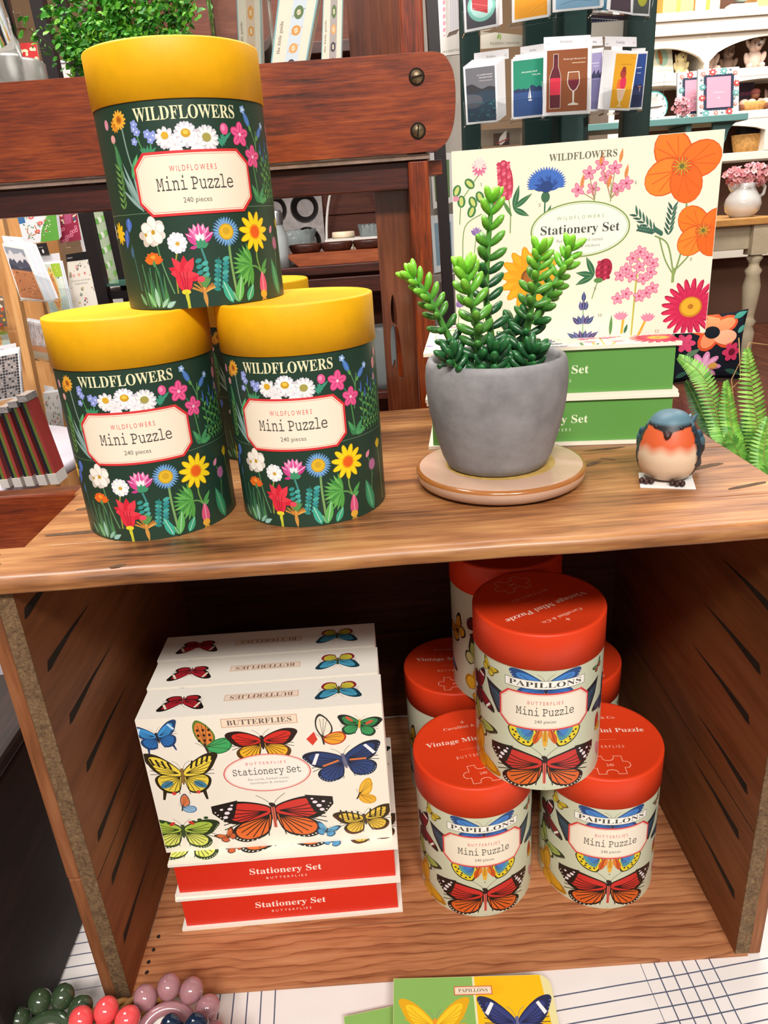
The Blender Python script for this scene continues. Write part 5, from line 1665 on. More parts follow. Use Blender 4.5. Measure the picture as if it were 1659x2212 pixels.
for i, (lb, tl, tr, bl, br, Y) in enumerate((
        ('slim cream book with cookie pictures on its spine standing inside the glass vase', (508, -60), (562, -60), (516, 130), (566, 130), 0.465),
        ('slim cream book leaning with beetle and cookie pictures, right of the glass vase', (608, -60), (698, -60), (585, 135), (664, 125), 0.44),
        ('slim cream book with a grey reflection painted as its spine band, upright beside the brown slat', (700, -60), (742, -60), (694, 125), (738, 118), 0.45))):
    a_, b_, c_, d_ = at(*tl, Y), at(*tr, Y), at(*br, Y), at(*bl, Y)
    d_ = a_ + (d_ - a_) * ((a_.z - SZ) / (a_.z - d_.z))
    c_ = b_ + (c_ - b_) * ((b_.z - SZ) / (b_.z - c_.z))
    sheet('slim_book', lb, 'book', None, Y, 0.028, 30, 150, spine_art(i + 4, mid=['#dcc8b0', '#cfdde6', '#b0a8a4'][i]), '#e6dfd2', 'slim books on the stand', pts=[a_, b_, c_, d_])  # third band tone: grey reflection from the glossy panel, painted on the spine

# ------------------------------------------------------------------ greeting cards
def birthday_tab(word='Birthday'):
    a = Art()
    a.rect(0, 0, 127, 30, '#e4e2e4')
    a.text(word, 62, 9, 8.5, '#8a8890', 'serif', width=34 if len(word) > 7 else 26)
    a.stroke([(112, 10), (116, 18), (120, 10), (112, 10)], 1.0, '#8a8890', False)
    a.rect(4, 8, 15, 9.5, '#a8a6ac'); a.rect(4, 5, 13, 6.5, '#a8a6ac')
    return a
def card_base(bg, m=7):
    a = Art()
    a.rect(0, 0, 127, 178, '#eceaea')
    a.rect(m, m, 127 - m, 178 - m, bg)
    return a
def sea_card():
    a = card_base('#6a6a70')
    a.poly(crom([(7, 118), (30, 122), (52, 112), (70, 106), (95, 112), (120, 108)], 5) + [(120, 80), (7, 80)], '#2c2c34')
    a.poly([(7, 82)] + crom([(7, 96), (40, 94), (66, 98), (90, 100), (120, 98)], 5) + [(120, 7), (7, 7)], '#22384a')
    a.poly(crom([(7, 92), (40, 90), (62, 84), (70, 70), (52, 52), (7, 48)], 5), '#50525c')
    r = random.Random(2)
    for i in range(26):
        x, y = 14 + r.random() * 100, 10 + r.random() * 62
        a.stroke([(x, y), (x + 6, y + r.uniform(-4, 5)), (x + 12, y + r.uniform(-4, 4))], 2.0, ['#2f6a70', '#3f8488', '#1d3040'][i % 3])
    a.text('...any wonderful unexpected', 110, 146, 4.2, '#d8d4d4', 'serif', 'r', width=62); a.text('thing might be possible', 110, 138, 4.2, '#d8d4d4', 'serif', 'r', width=52)
    a.rect(58, 129, 110, 131, '#a8a4a4')
    return a
def sail_card():
    a = card_base('#1f8a6c')
    a.rect(7, 7, 120, 80, '#2c4a80')
    a.poly([(7, 78), (7, 86)] + [(7 + i * 9.4, 86 + (i * 7 % 5) + (8 if i in (7, 8, 10) else 0)) for i in range(1, 12)] + [(120, 88), (120, 78)], '#1d3358')
    a.poly([(66, 56), (66, 92), (72, 60)], '#f0eeea'); a.poly([(64, 58), (64, 82), (60, 60)], '#d8d6d4'); a.poly([(60, 55), (76, 55), (73, 51), (63, 51)], '#f4f2ee')
    a.text('...the journey itself', 64, 134, 4.6, '#e8f0ea', 'serif', width=60); a.text('is the point...', 92, 125, 4.0, '#e8f0ea', 'serif', width=34)
    return a
def wine_card():
    a = card_base('#8a4a22', 9)
    def bottle(k, c):
        a.poly([(19 - k, 20 - k), (45 + k, 20 - k), (46 + k, 96 + k)] + crom([(46 + k, 100), (42 + k, 116), (38.5 + k, 126)], 4) + [(38 + k, 158 + k), (28 - k, 158 + k)] + crom([(27.5 - k, 126), (23 - k, 116), (18 - k, 100)], 4), c)
    bottle(1.6, '#e4ddd4'); bottle(0.6, '#5c1222')
    for i in range(12):
        a.ell(24 + (i * 7) % 18, 30 + (i * 23) % 110, 1.2, 0.9, '#7a2236')
    a.rect(19, 54, 46, 98, '#d82a44'); a.rect(28, 148, 38, 156, '#4a0e1a')
    a.poly([(66, 112), (96, 112), (98, 92)] + crom([(97, 80), (90, 66), (83.5, 61)], 4) + [(83, 32), (95, 28), (95, 25), (67, 25), (67, 28), (79, 32), (78.5, 61)] + crom([(72, 66), (65, 80), (64, 92)], 4), '#e8e0d6')
    a.poly([(68, 110), (94, 110), (96, 90)] + crom([(95, 80), (88, 68), (81, 63), (74, 68), (67, 80), (66, 90)], 4), '#94552e')
    a.poly([(66.4, 90), (95.6, 90)] + crom([(95, 80), (88, 68), (81, 63), (74, 68), (67, 80)], 4), '#6a1428'); a.ell(81, 90, 14.4, 2.0, '#8a2438')
    a.text('The best age is the age you are', 83, 143, 4.0, '#e4d8c8', 'serif', width=60); a.rect(76, 133, 112, 135.4, '#c8a888')
    return a
def lav_card():
    a = card_base('#a49ac8')
    a.rect(7, 7, 120, 98, '#8a84b4'); a.poly([(7, 98), (7, 112)] + [(7 + i * 8, 108 + (i * 5 % 4) * 5) for i in range(1, 15)] + [(120, 98)], '#3a3a5c'); a.rect(7, 7, 120, 30, '#7a76a4')
    a.rect(30, 140, 96, 143, '#d8d4ea'); a.rect(50, 132, 90, 134, '#d8d4ea')
    return a
def ice_card():
    a = card_base('#e0a012')
    a.ell(46, 76, 15, 20, '#e86a2a'); a.ell(66, 84, 17, 22, '#d82a54'); a.ell(60, 112, 17, 14, '#a8382c'); a.ell(62, 124, 11, 9, '#8a2a24')
    a.poly([(34, 66), (86, 66), (74, 34), (64, 26), (64, 16), (78, 12), (40, 12), (56, 16), (56, 26), (46, 34)], '#f0d8b0'); a.poly([(38, 64), (82, 64), (71, 36), (50, 36)], '#e8b89a')
    for i in range(4):
        a.stroke([(44 + i * 11, 64), (53 + i * 5, 36)], 2.0, '#f4e4cc', False)
    a.stroke([(90, 170), (96, 160), (112, 158)], 1.2, '#b87a10'); a.rect(40, 138, 100, 141, '#c88a1a')
    return a
def night_card():
    a = card_base('#24458c')
    a.rect(7, 7, 120, 70, '#26305c'); a.poly([(7, 68)] + [(7 + i * 9, 72 + (i * 7 % 4) * 3) for i in range(13)] + [(120, 68)], '#1a2a58'); a.rect(70, 70, 100, 73, '#d88a5a'); a.rect(84, 56, 90, 68, '#c8a8a0')
    a.rect(40, 128, 86, 131, '#c8d4ea'); a.rect(50, 112, 84, 114, '#c8d4ea')
    return a
def cake_card():
    a = card_base('#4f4a52', 8)
    a.ell(66, 70, 52, 46, '#7fc4b4', n=40); a.ell(66, 72, 42, 37, '#b8e0d8', n=40)
    a.poly([(32, 64), (88, 46), (92, 110), (30, 118)], '#b83a40'); a.poly([(30, 100), (92, 90), (92, 112), (30, 120)], '#8e2a34'); a.stroke([(32, 82), (90, 68)], 2.5, '#d86a68', False)
    return a
def bone_card():
    a = card_base('#e89c1c', 8)
    for x, y, q in ((40, 100, -1.2), (64, 84, -1.0), (86, 96, -0.4)):
        c, s_ = cos(q), sin(q)
        a.stroke([(x - 20 * c, y - 20 * s_), (x + 20 * c, y + 20 * s_)], 8, '#f2ece0', False)
        for e in (-1, 1):
            for w in (-1, 1):
                a.ell(x + e * 21 * c - w * 5 * s_, y + e * 21 * s_ + w * 5 * c, 6, 6, '#f2ece0')
    a.stroke([(60, 20), (90, 36), (118, 50)], 1.2, '#c07c12'); a.stroke([(70, 12), (100, 30)], 1.0, '#c07c12')
    return a
def plain_card(bg, extra=None):
    a = card_base(bg)
    if extra:
        extra(a)
    return a
def pattern_card(kind, seed=0):
    r = random.Random(seed)
    a = Art()
    if kind == 'mountain':
        a.rect(0, 0, 127, 178, '#dcd8d4'); a.rect(6, 6, 121, 170, '#8a8e98')
        a.poly([(6, 120), (6, 150)] + [(6 + i * 11.5, 150 + r.uniform(-8, 14)) for i in range(1, 10)] + [(121, 150), (121, 120)], '#c8c2c4')
        a.poly([(6, 108)] + [(6 + i * 11.5, 128 + r.uniform(-8, 10)) for i in range(11)] + [(121, 108)], '#4a4a58')
        a.poly([(6, 96), (6, 116), (60, 106), (121, 112), (121, 90)], '#3c3c48'); a.rect(6, 6, 121, 98, '#b8744a')
        for i in range(60):
            x, y = 8 + r.random() * 110, 10 + r.random() * 84
            a.stroke([(x, y), (x + r.uniform(3, 9), y + r.uniform(-7, 7))], 2.4, r.choice(['#d8945a', '#8a4f34', '#5a3c34', '#c8845a', '#3c322e', '#e0a878']), False)
    elif kind == 'cactus':
        a.rect(0, 0, 127, 178, '#cfd8cc'); a.rect(0, 0, 127, 60, '#b8ccc4'); a.rect(70, 130, 127, 178, '#9ab83a')
        a.ell(60, 90, 26, 78, '#e2c46a', 0.06); a.ell(60, 84, 20, 62, '#d8905a', 0.06)
        for i in range(70):
            x, y = r.gauss(60, 34), r.uniform(6, 172)
            a.leaf(x, y, x + r.uniform(-12, 12), y + r.uniform(-4, 14), 4.5, r.choice(['#5a7a5a', '#e8ece4', '#86a878', '#3f5f4c', '#e0d87a', '#d87a4a']))
    elif kind == 'hearts':
        a.rect(0, 0, 127, 178, '#d8d2c6')
        for i in range(46):
            x, y = 8 + r.random() * 110, 8 + r.random() * 162
            if abs(y - 98) < 16:
                continue
            c = r.choice(['#c84a58', '#b89a3a', '#5a6a5a', '#8a6a4a', '#d88a8a', '#4a4a44', '#7a8a4a'])
            if i % 4 == 0:
                a.ell(x, y, 6, 6, c); a.ell(x, y, 2, 2, '#e8dcc8')
            elif i % 4 == 1:
                a.poly([(x, y - 5), (x + 5, y + 2), (x + 2.5, y + 5), (x, y + 3), (x - 2.5, y + 5), (x - 5, y + 2)], c)
            else:
                a.leaf(x, y, x + 7, y + r.uniform(-6, 6), 3.4, c)
        a.text('love you all kinds', 62, 102, 6, '#5a544c', width=92); a.text('of goodness', 62, 90, 6, '#5a544c', width=64)
    elif kind == 'floral':
        a.rect(0, 0, 127, 178, '#d8dade'); a.poly([(60, 0), (127, 0), (127, 178), (80, 178), (90, 120), (70, 60)], '#5a9a3c'); a.rect(0, 118, 22, 178, '#3a6a9a')
        for i in range(60):
            x, y = r.uniform(16, 100), r.uniform(20, 172)
            a.leaf(x, y, x + r.uniform(-14, 14), y + r.uniform(-8, 12), 5, r.choice(['#3f6a4a', '#e8e6da', '#5a8a5a', '#c84a4a', '#8aa878', '#e0d8c0']))
        for x, y in ((44, 140), (70, 100), (56, 60)):
            a.daisy(x, y, 11, 7, '#d8555a', '#f0c8a0', 0.3, 0.3)
        a.stroke([(26, 90), (22, 60), (38, 44), (54, 60), (50, 96)], 3.0, '#b8703a')
    elif kind == 'maroon':
        a.rect(0, 0, 127, 178, '#8e2440'); a.poly([(40, 90), (50, 178), (100, 178), (84, 90)], '#a84a6c')
        for i in range(12):
            x, y = 12 + (i * 31) % 108, 8 + (i * 19) % 74
            a.ell(x, y, 9, 9, '#d87a94'); a.ell(x, y, 4, 4, '#5a1428')
        for i in range(14):
            t = r.uniform(0, 1)
            a.leaf(100 - t * 10, 84 + t * 80, 100 + r.uniform(6, 26), 92 + t * 80, 8, r.choice(['#34506a', '#e0c8a8', '#3f6a70']))
            a.leaf(40 - t * 8, 84 + t * 80, 40 - r.uniform(8, 30), 94 + t * 80, 8, r.choice(['#e0c8a8', '#4a3440', '#d8b890']))
    elif kind == 'checker':
        a.rect(0, 0, 127, 178, '#e8e4e4'); a.rect(4, 4, 123, 168, '#9a908c')
        for i in range(11):
            for j in range(15):
                k = (i * 7 + j * 5 + i * j) % 5
                if k < 2:
                    a.ell(10 + i * 10.8, 10 + j * 11, 5.0, 4.4, ['#2e2c2e', '#3c3a3c'][k], r.uniform(-0.5, 0.5), 8)
                elif k == 3:
                    a.ell(10 + i * 10.8, 10 + j * 11, 4.0, 3.6, '#b8aca4', 0, 8)
    elif kind == 'branches':
        a.rect(0, 0, 127, 178, '#d8d4d6'); a.rect(0, 60, 127, 166, '#b8b0b0')
        for i in range(70):
            x, y = r.uniform(4, 120), r.uniform(40, 165)
            a.stroke([(x, y), (x + r.uniform(-8, 8), y + 12), (x + r.uniform(-12, 12), y + 26)], 1.6, r.choice(['#8a5a3a', '#e8e0da', '#6a4a3a', '#c8844a', '#a89a90']))
        a.rect(0, 34, 127, 62, '#c8865a'); a.rect(0, 0, 127, 34, '#b8a890')
    elif kind == 'leafy':
        a.rect(0, 0, 127, 178, '#c8c8c4')
        for i in range(60):
            x, y = r.uniform(4, 120), r.uniform(4, 170)
            a.leaf(x, y, x + r.uniform(-22, 22), y + r.uniform(-12, 22), 7, r.choice(['#8a6a5a', '#5a7a5a', '#b8a89a', '#d8d4cc', '#a8543f', '#6a8a78']))
    elif kind == 'popping':
        a.rect(0, 0, 127, 178, '#b8282a')
        for i in range(22):
            x, y = r.uniform(8, 120), r.uniform(60, 170)
            a.ell(x, y, r.uniform(4, 11), r.uniform(4, 10), '#e8d4a8')
        a.text('JUST', 64, 52, 20, '#e0a838', width=54); a.text('POPPING', 64, 24, 20, '#c8503a', width=94)
    elif kind == 'paperbag':
        a.rect(0, 0, 127, 178, '#8a6a58'); a.rect(0, 90, 127, 120, '#9c7a66'); a.rect(60, 70, 110, 96, '#b89c88')
        a.stroke([(0, 168), (16, 172), (32, 166), (48, 172), (64, 166), (80, 172), (96, 166), (112, 172), (127, 168)], 4, '#d8c4ac', False)
    elif kind == 'flowers':
        a.rect(0, 0, 127, 178, '#6a5a4a')
        for i in range(40):
            a.daisy(r.uniform(6, 120), r.uniform(6, 172), 9, 7, r.choice(['#e0702a', '#d83a3a', '#e8c83a', '#f0e4d0']), '#8a3a2a', 0.3, 0.3)
    return a

# ------------------------------------------------------------------ dark green card rack
GR = plain('dark_green_paint', '#17302c', 0.45, 0.4)
gp = at(1200, 300, 1.34)
green = thing('card_rack', 'tall dark green card rack with clear pockets of greeting cards', 'card rack', (gp.x, 1.36, FLOOR_Z))
def gpart(name, m, mat, bevel=0.0):
    return wpart(name, m, mat, green, bevel)
for x0, x1, yy, Y in ((1001, 1040, 300, 1.34), (1197, 1270, 300, 1.30), (1344, 1402, 300, 1.36)):
    a, b = at(x0, yy, Y), at(x1, yy, Y)
    gpart('post', M().box((a.x, Y, FLOOR_Z + 0.04), (b.x, Y + 0.03, 1.45)), GR, 0.002)
a, b = at(1130, 250, 1.42), at(1200, 250, 1.42)
gpart('inner_panel', M().box((a.x, 1.40, FLOOR_Z + 0.04), (b.x, 1.43, 1.45)), GR)
a, b = at(1212, 300, 1.29), at(1258, 300, 1.29)
gpart('center_strip', M().box((a.x, 1.285, FLOOR_Z + 0.04), (b.x, 1.298, 1.45)), plain('green_strip_paint', '#24403c', 0.35, 0.5))
a, b = at(1001, 300, 1.34), at(1402, 300, 1.36)
gpart('base', M().box((a.x - 0.03, 1.28, FLOOR_Z), (b.x + 0.03, 1.48, FLOOR_Z + 0.04)), GR, 0.003)
def pocket(quad, Y, root):
    """a thin clear front lip that holds a card"""
    TL, TR, BR, BL = [at(q[0], q[1], Y) for q in quad]
    m = M()
    d = Vector((0, 0.0022, 0))
    m.hexa([BL + d, BR + d, TR + d, TL + d, BL, BR, TR, TL])
    e = Vector((0, 0.032, 0))
    m.hexa([BL + Vector((0, 0, -0.002)), BR + Vector((0, 0, -0.002)), BR + e + Vector((0, 0, -0.002)), BL + e + Vector((0, 0, -0.002)), BL, BR, BR + e, BL + e])
    return wpart('pocket', m, ACR, root)
K = 3.95
def k4(*p):
    return [(1000 + x / K, y / K) for x, y in p]
CG = 'greeting cards in the dark green rack'
def rack_card(label, quad, Y, art, word=None, tab=None, stack=0, sdir=(0.010, 0.006, 0.0), lab2=None):
    sheet('greeting_card', label, 'greeting card', quad, Y, 0.0012, 127, 178, art, '#efecec', CG)
    if tab:
        tl, tr, br, bl = tab
        sheet('card_divider', 'white card divider tab reading ' + word + ', behind the ' + lab2, 'card divider', tab, Y + 0.003 + 0.0022 * stack, 0.0008, 127, 30, birthday_tab(word), '#e8e6e8', 'card dividers in the dark green rack')
    for k in range(stack):
        pts = [at(q[0], q[1], Y) + Vector((sdir[0] * (k + 1) / max(stack, 1), 0.0018 * (k + 1), sdir[1] * (k + 1) / max(stack, 1))) for q in quad]
        sheet('greeting_card', 'plain white back of a greeting card stacked behind the ' + lab2, 'greeting card', None, Y, 0.0012, 127, 178, None, '#e9e7e8', 'white greeting cards stacked in the green rack', pts=pts)
rack_card('dark grey seascape card with black hills, far left of the lower rack row', k4((2, 570), (285, 535), (300, 1042), (30, 1066)), 1.255, sea_card(), 'Birthday', k4((95, 455), (390, 415), (392, 500), (95, 540)), 6, (0.018, 0.012), 'dark grey seascape card')
rack_card('teal sailboat card with dark blue water in the lower rack row', k4((412, 505), (712, 468), (712, 992), (416, 1022)), 1.268, sail_card(), 'Birthday', k4((490, 402), (712, 368), (712, 440), (490, 478)), 2, (0.008, 0.007), 'teal sailboat card')
rack_card('brown card with a red wine bottle and a glass', k4((690, 406), (1096, 376), (1084, 968), (680, 992)), 1.205, wine_card(), 'Birthday', k4((690, 318), (1090, 297), (1090, 378), (690, 404)), 1, (0.002, 0.005), 'wine bottle card')
rack_card('lavender lake card right of the wine bottle card', k4((1060, 440), (1196, 422), (1186, 945), (1050, 955)), 1.275, lav_card(), 'Birthday', k4((1060, 316), (1190, 312), (1194, 388), (1060, 392)), 1, (0.002, 0.004), 'lavender lake card')
rack_card('yellow ice cream sundae card in the lower rack row', k4((1300, 436), (1500, 440), (1420, 944), (1240, 940)), 1.245, ice_card(), 'Friendship', k4((1212, 310), (1482, 316), (1482, 400), (1212, 396)), 6, (-0.018, 0.005), 'ice cream sundae card')
rack_card('dark blue night water card at the right end of the lower rack row', k4((1460, 442), (1578, 436), (1526, 932), (1405, 938)), 1.262, night_card(), None, None, 1, (-0.004, 0.006), 'dark blue night card')
rack_card('dark card with a red cake slice on a mint plate', k4((-8, -240), (290, -270), (302, 222), (16, 280)), 1.25, cake_card(), None, None, 3, (0.009, 0.004), 'red cake card')
rack_card('yellow card with white dog bones in the upper rack row', k4((420, -330), (738, -355), (738, 142), (420, 196)), 1.26, bone_card(), None, None, 1, (0.003, 0.003), 'yellow bone card')
rack_card('light blue card in the upper rack row above the wine bottle card', k4((770, -420), (1196, -440), (1188, 66), (768, 106)), 1.215, plain_card('#7fa8c4', lambda a: a.stroke([(20, 20), (60, 30), (100, 24)], 2, '#5f86a4')), None, None, 1, (0.003, 0.003), 'light blue card')
rack_card('small teal blue card half hidden in the upper rack row', k4((1110, -330), (1250, -330), (1244, 108), (1108, 98)), 1.27, plain_card('#3f6f86'), None, None, 0, (0, 0), '')
rack_card('dark maroon card in the upper rack row', k4((1280, -340), (1450, -340), (1440, 126), (1244, 98)), 1.262, plain_card('#4a3a44'), None, None, 1, (-0.004, 0.004), 'dark maroon card')
rack_card('grey card with a yellow lemon at the right end of the upper rack row', k4((1462, -330), (1632, -340), (1588, 138), (1440, 130)), 1.258, plain_card('#4f5250', lambda a: a.ell(70, 60, 34, 30, '#a8a832')), None, None, 0, (0, 0), '')
for q, Y in ((k4((8, 870), (430, 830), (430, 1010), (22, 1070)), 1.246), (k4((430, 830), (700, 795), (700, 995), (430, 1030)), 1.256), (k4((676, 690), (1090, 640), (1084, 975), (690, 1000)), 1.196), (k4((1060, 660), (1220, 640), (1200, 960), (1050, 975)), 1.262), (k4((1200, 750), (1560, 738), (1530, 935), (1200, 965)), 1.236), (k4((0, 90), (310, 40), (310, 230), (12, 285)), 1.242), (k4((415, 0), (745, -60), (800, 135), (420, 200)), 1.252), (k4((765, -100), (1200, -150), (1192, 70), (765, 110)), 1.206), (k4((1110, -40), (1640, -60), (1595, 140), (1110, 110)), 1.248)):
    pocket(q, Y, green)
sheet('greeting_card', 'pale wedding shower card seen between the green rack posts', 'greeting card', k4((150, 265), (516, 300), (512, 392), (150, 418)), 1.46, 0.001, 127, 40, (lambda a: (a.rect(0, 0, 127, 40, '#cfc8b8'), a.text('WEDDING SHOWER', 72, 8, 7, '#8a7f6a', 'serif', width=88), a.leaf(50, 22, 56, 40, 6, '#7fa04a'), a.leaf(58, 20, 60, 40, 5, '#8fb05a'), a) [-1])(Art()), '#d8d2c6', CG)
sheet('notepad', 'spiral bound pale pad with dark top between the green rack posts', 'notepad', k4((1100, 120), (1440, 130), (1436, 320), (1098, 320)), 1.391, 0.01, 100, 70, (lambda a: (a.rect(0, 0, 100, 70, '#dad2c4'), a.poly([(0, 44), (100, 56), (100, 70), (0, 70)], '#1f2440'), [a.ell(6 + i * 7, 46 + i * 0.9, 1.6, 2.6, '#8a8a90') for i in range(13)], a)[-1])(Art()))
sheet('display_card', 'brown pocket card with a white ribbon low in the green rack', 'card', k4((158, 1110), (500, 1090), (500, 1230), (158, 1250)), 1.30, 0.004, 100, 40, (lambda a: (a.rect(0, 0, 100, 40, '#8a7a68'), a.rect(30, 0, 70, 30, '#4f3a2c'), a.leaf(46, 0, 62, 36, 16, '#efe6da'), a.stroke([(38, 4), (66, 16)], 3, '#b83a3a'), a)[-1])(Art()), '#a89a88')
pocket(k4((150, 1050), (505, 1040), (505, 1240), (150, 1250)), 1.285, green)
# clear sign holder hanging on the rack's right side
pocket([(1398, 162), (1436, 160), (1432, 228), (1396, 232)], 1.40, green)
# the rack's left side: clear pocket with cards edge-on, more cards behind the dark post
sheet('greeting_card', 'pale card with pink circles between the dark post and the green rack', 'greeting card', [(943, -60), (962, -60), (964, 95), (945, 103)], 1.62, 0.002, 30, 178, (lambda a: (a.rect(0, 0, 30, 178, '#e2dcda'), [a.ell(24, 20 + i * 17, 5, 6, '#d89aa8') for i in range(9)], a)[-1])(Art()))
sheet('envelope_stack', 'stack of white envelopes in a clear holder beside the green rack', 'envelopes', [(968, -50), (996, -50), (992, 62), (970, 70)], 1.48, 0.05, 30, 120, (lambda a: (a.rect(0, 0, 30, 120, '#cfcacc'), [a.stroke([(4 + i * 4.5, 2), (6 + i * 4.5, 118)], 0.9, '#9a9498', False) for i in range(6)], a)[-1])(Art()))
sheet('card_pack', 'white card pack with grey lettering beside the green rack', 'card pack', [(944, 84), (1000, 64), (996, 116), (946, 122)], 1.56, 0.01, 60, 60, (lambda a: (a.rect(0, 0, 60, 60, '#dedad4'), a.text('WEDDING', 34, 8, 7, '#8f8a80', 'serif', width=44), a)[-1])(Art()))
for i, (q, c1, c2, lb) in enumerate((([(928, 330), (976, 330), (978, 436), (936, 452)], '#d8d4d0', '#5f7a4c', 'card pack with a green sprig in a clear pocket beside the upright box'),
                                 ([(930, 466), (980, 462), (984, 580), (938, 590)], '#cfd2d4', '#7f98a8', 'card pack with a grey blue picture in a clear pocket, lower of two'),
                                 ([(934, 596), (986, 590), (990, 700), (942, 712)], '#8a8078', '#5a4a44', 'brown card pack in the lowest clear pocket behind the succulent'))):
    sheet('card_pack', lb, 'card pack', q, 1.66, 0.02, 60, 120, (lambda a, c1=c1, c2=c2: (a.rect(0, 0, 60, 120, c1), a.rect(8, 14, 52, 104, c2), a.ell(30, 60, 12, 24, c1), a)[-1])(Art()))
tb = at(950, 400, 1.68)
side_rack = thing('wall_card_rack', 'pale card rack panel standing behind the dark post', 'card rack', (tb.x, 1.70, FLOOR_Z))
wpart('back_panel', M().box((at(925, 300, 1.7).x, 1.72, FLOOR_Z), (at(1003, 300, 1.7).x, 1.74, 1.3)), plain('pale_board', '#b8b0a6', 0.6, 0.3), side_rack)

# ------------------------------------------------------------------ dark ladder shelf: posts, rungs
DK = plain('dark_brown_metal', '#1d1416', 0.4, 0.4)
lp = at(190, 560, 0.85)
ladder = thing('ladder_shelf', 'dark narrow ladder shelf between the stand and the wooden card rack', 'shelf', (lp.x, 0.87, FLOOR_Z))
def upright(px0, py0, px1, py1, wpx, Y, root, name='post', mat=DK):
    a, b = at(px0, py0, Y), at(px1, py1, Y)
    w = wpx / FPX * (Y - CAM_P.y) / 0.95
    d = (a - b) / (a.z - b.z)
    top = b + d * (1.35 - b.z)
    bot = b + d * (FLOOR_Z - b.z)
    m = M()
    m.hexa([bot, bot + Vector((w, 0, 0)), bot + Vector((w, 0.02, 0)), bot + Vector((0, 0.02, 0)), top, top + Vector((w, 0, 0)), top + Vector((w, 0.02, 0)), top + Vector((0, 0.02, 0))])
    return wpart(name, m, mat, root)
upright(92, 130, 208, 640, 22, 0.85, ladder)
upright(148, 130, 255, 600, 17, 0.95, ladder)
a, b = at(212, 640, 0.86), at(300, 632, 0.86)
wpart('rung', M().box((a.x, 0.86, a.z - 0.006), (b.x, 0.95, a.z + 0.006)), DK, ladder)
a, b = at(205, 618, 0.86), at(300, 614, 0.86)
wpart('glass_shelf', M().box((a.x, 0.855, a.z - 0.002), (b.x, 0.97, a.z + 0.002)), plain('green_glass_edge', '#3f6a5c', 0.15, 0.6), ladder)
dpost = at(945, 400, 0.95)
pole = thing('dark_pole', 'slim dark upright pole right of the mahogany stand', 'pole', (dpost.x, 0.96, FLOOR_Z))
upright(922, 20, 944, 400, 20, 0.95, pole, 'shaft')
wpart('foot', M().box((dpost.x - 0.06, 0.92, FLOOR_Z), (dpost.x + 0.08, 1.02, FLOOR_Z + 0.015)), DK, pole)

# ------------------------------------------------------------------ pale wooden card rack at the left
LW = wood('pale_rack_wood', '#b07a48', '#c8925a', '#d8a870', 2, 4, 40, 0.5, 0.3, 0.08, 0.3, 0.2)
wp = at(60, 700, 1.30)
wrack = thing('wooden_card_rack', 'pale wooden card rack with clear pockets on the left', 'card rack', (wp.x, 1.32, FLOOR_Z))
def wpost(px0, py0, px1, py1, wpx, Y):
    upright(px0, py0, px1, py1, wpx, Y, wrack, 'post', LW)
wpost(2, 545, 96, 1000, 15, 1.22)
wpost(42, 480, 150, 1000, 12, 1.33)
wpost(-52, 500, 40, 1000, 12, 1.36)
a, b = at(-60, 700, 1.42), at(170, 700, 1.42)
wpart('back_panel', M().box((a.x, 1.40, FLOOR_Z + 0.02), (b.x, 1.412, 0.60)), LW, wrack)
LG = 'greeting cards in the pale wooden rack'
def lcard(label, quad, Y, kind, seed=0, stack=0, sd=(0.012, 0.004), what=''):
    sheet('greeting_card', label, 'greeting card', quad, Y, 0.0012, 127, 178, pattern_card(kind, seed), '#e6e2e0', LG)
    for k in range(stack):
        pts = [at(q[0], q[1], Y) + Vector((sd[0] * (k + 1) / stack, 0.002 * (k + 1), sd[1] * (k + 1) / stack)) for q in quad]
        sheet('greeting_card', 'white edge of a card stacked behind the ' + what, 'greeting card', None, Y, 0.0012, 127, 178, None, ['#e9e7e8', '#d8e2ea', '#e4dce4'][k % 3], 'white cards stacked in the pale wooden rack', pts=pts)
lcard('mountain landscape card with orange grass, front of the pale wooden rack', [(4, 526), (50, 534), (100, 652), (44, 646)], 1.17, 'mountain', 1, 7, (0.020, 0.004), 'mountain landscape card')
sheet('card_divider', 'white divider tab above the mountain landscape card', 'card divider', [(4, 509), (50, 513), (54, 530), (8, 526)], 1.195, 0.001, 127, 30, birthday_tab('Postcards'), '#e0dcdc')
lcard('green cactus print card with white leaves beside the mountain card', [(86, 572), (128, 568), (152, 672), (112, 690)], 1.26, 'cactus', 2, 2, (0.006, 0.004), 'green cactus card')
sheet('card_divider', 'black divider card with a small white mark above the cactus card', 'card divider', [(70, 528), (100, 524), (107, 550), (78, 552)], 1.27, 0.001, 60, 50, (lambda a: (a.rect(0, 0, 60, 50, '#1d1a1c'), a.ell(36, 16, 4, 9, '#d8d4d0'), a.rect(20, 32, 40, 35, '#8a8684'), a)[-1])(Art()), '#222222')
sheet('greeting_card', 'blank pale back of a card standing above the cactus card', 'greeting card', [(82, 552), (128, 546), (132, 572), (88, 578)], 1.275, 0.001, 60, 30, None, '#cfccd0', LG)
lcard('beige card with tiny hearts and treats behind the dark ladder shelf', [(145, 566), (196, 560), (212, 660), (152, 668)], 1.30, 'hearts', 3)
sheet('card_divider', 'black divider card above the beige hearts card', 'card divider', [(142, 550), (186, 543), (190, 560), (144, 566)], 1.305, 0.001, 60, 20, (lambda a: (a.rect(0, 0, 60, 20, '#141214'), a.rect(3, 8, 18, 11, '#8a8684'), a)[-1])(Art()), '#222222')
lcard('floral card with green curls and red flowers under the stand apron', [(36, 462), (118, 440), (128, 518), (52, 528)], 1.30, 'floral', 4, 3, (0.004, 0.006), 'floral curls card')
lcard('maroon dotted card under the stand apron', [(122, 452), (162, 438), (176, 518), (130, 526)], 1.33, 'maroon', 5)
lcard('orange and red flower card at the left edge of the photo', [(-40, 636), (6, 640), (16, 704), (-30, 710)], 1.25, 'flowers', 6)
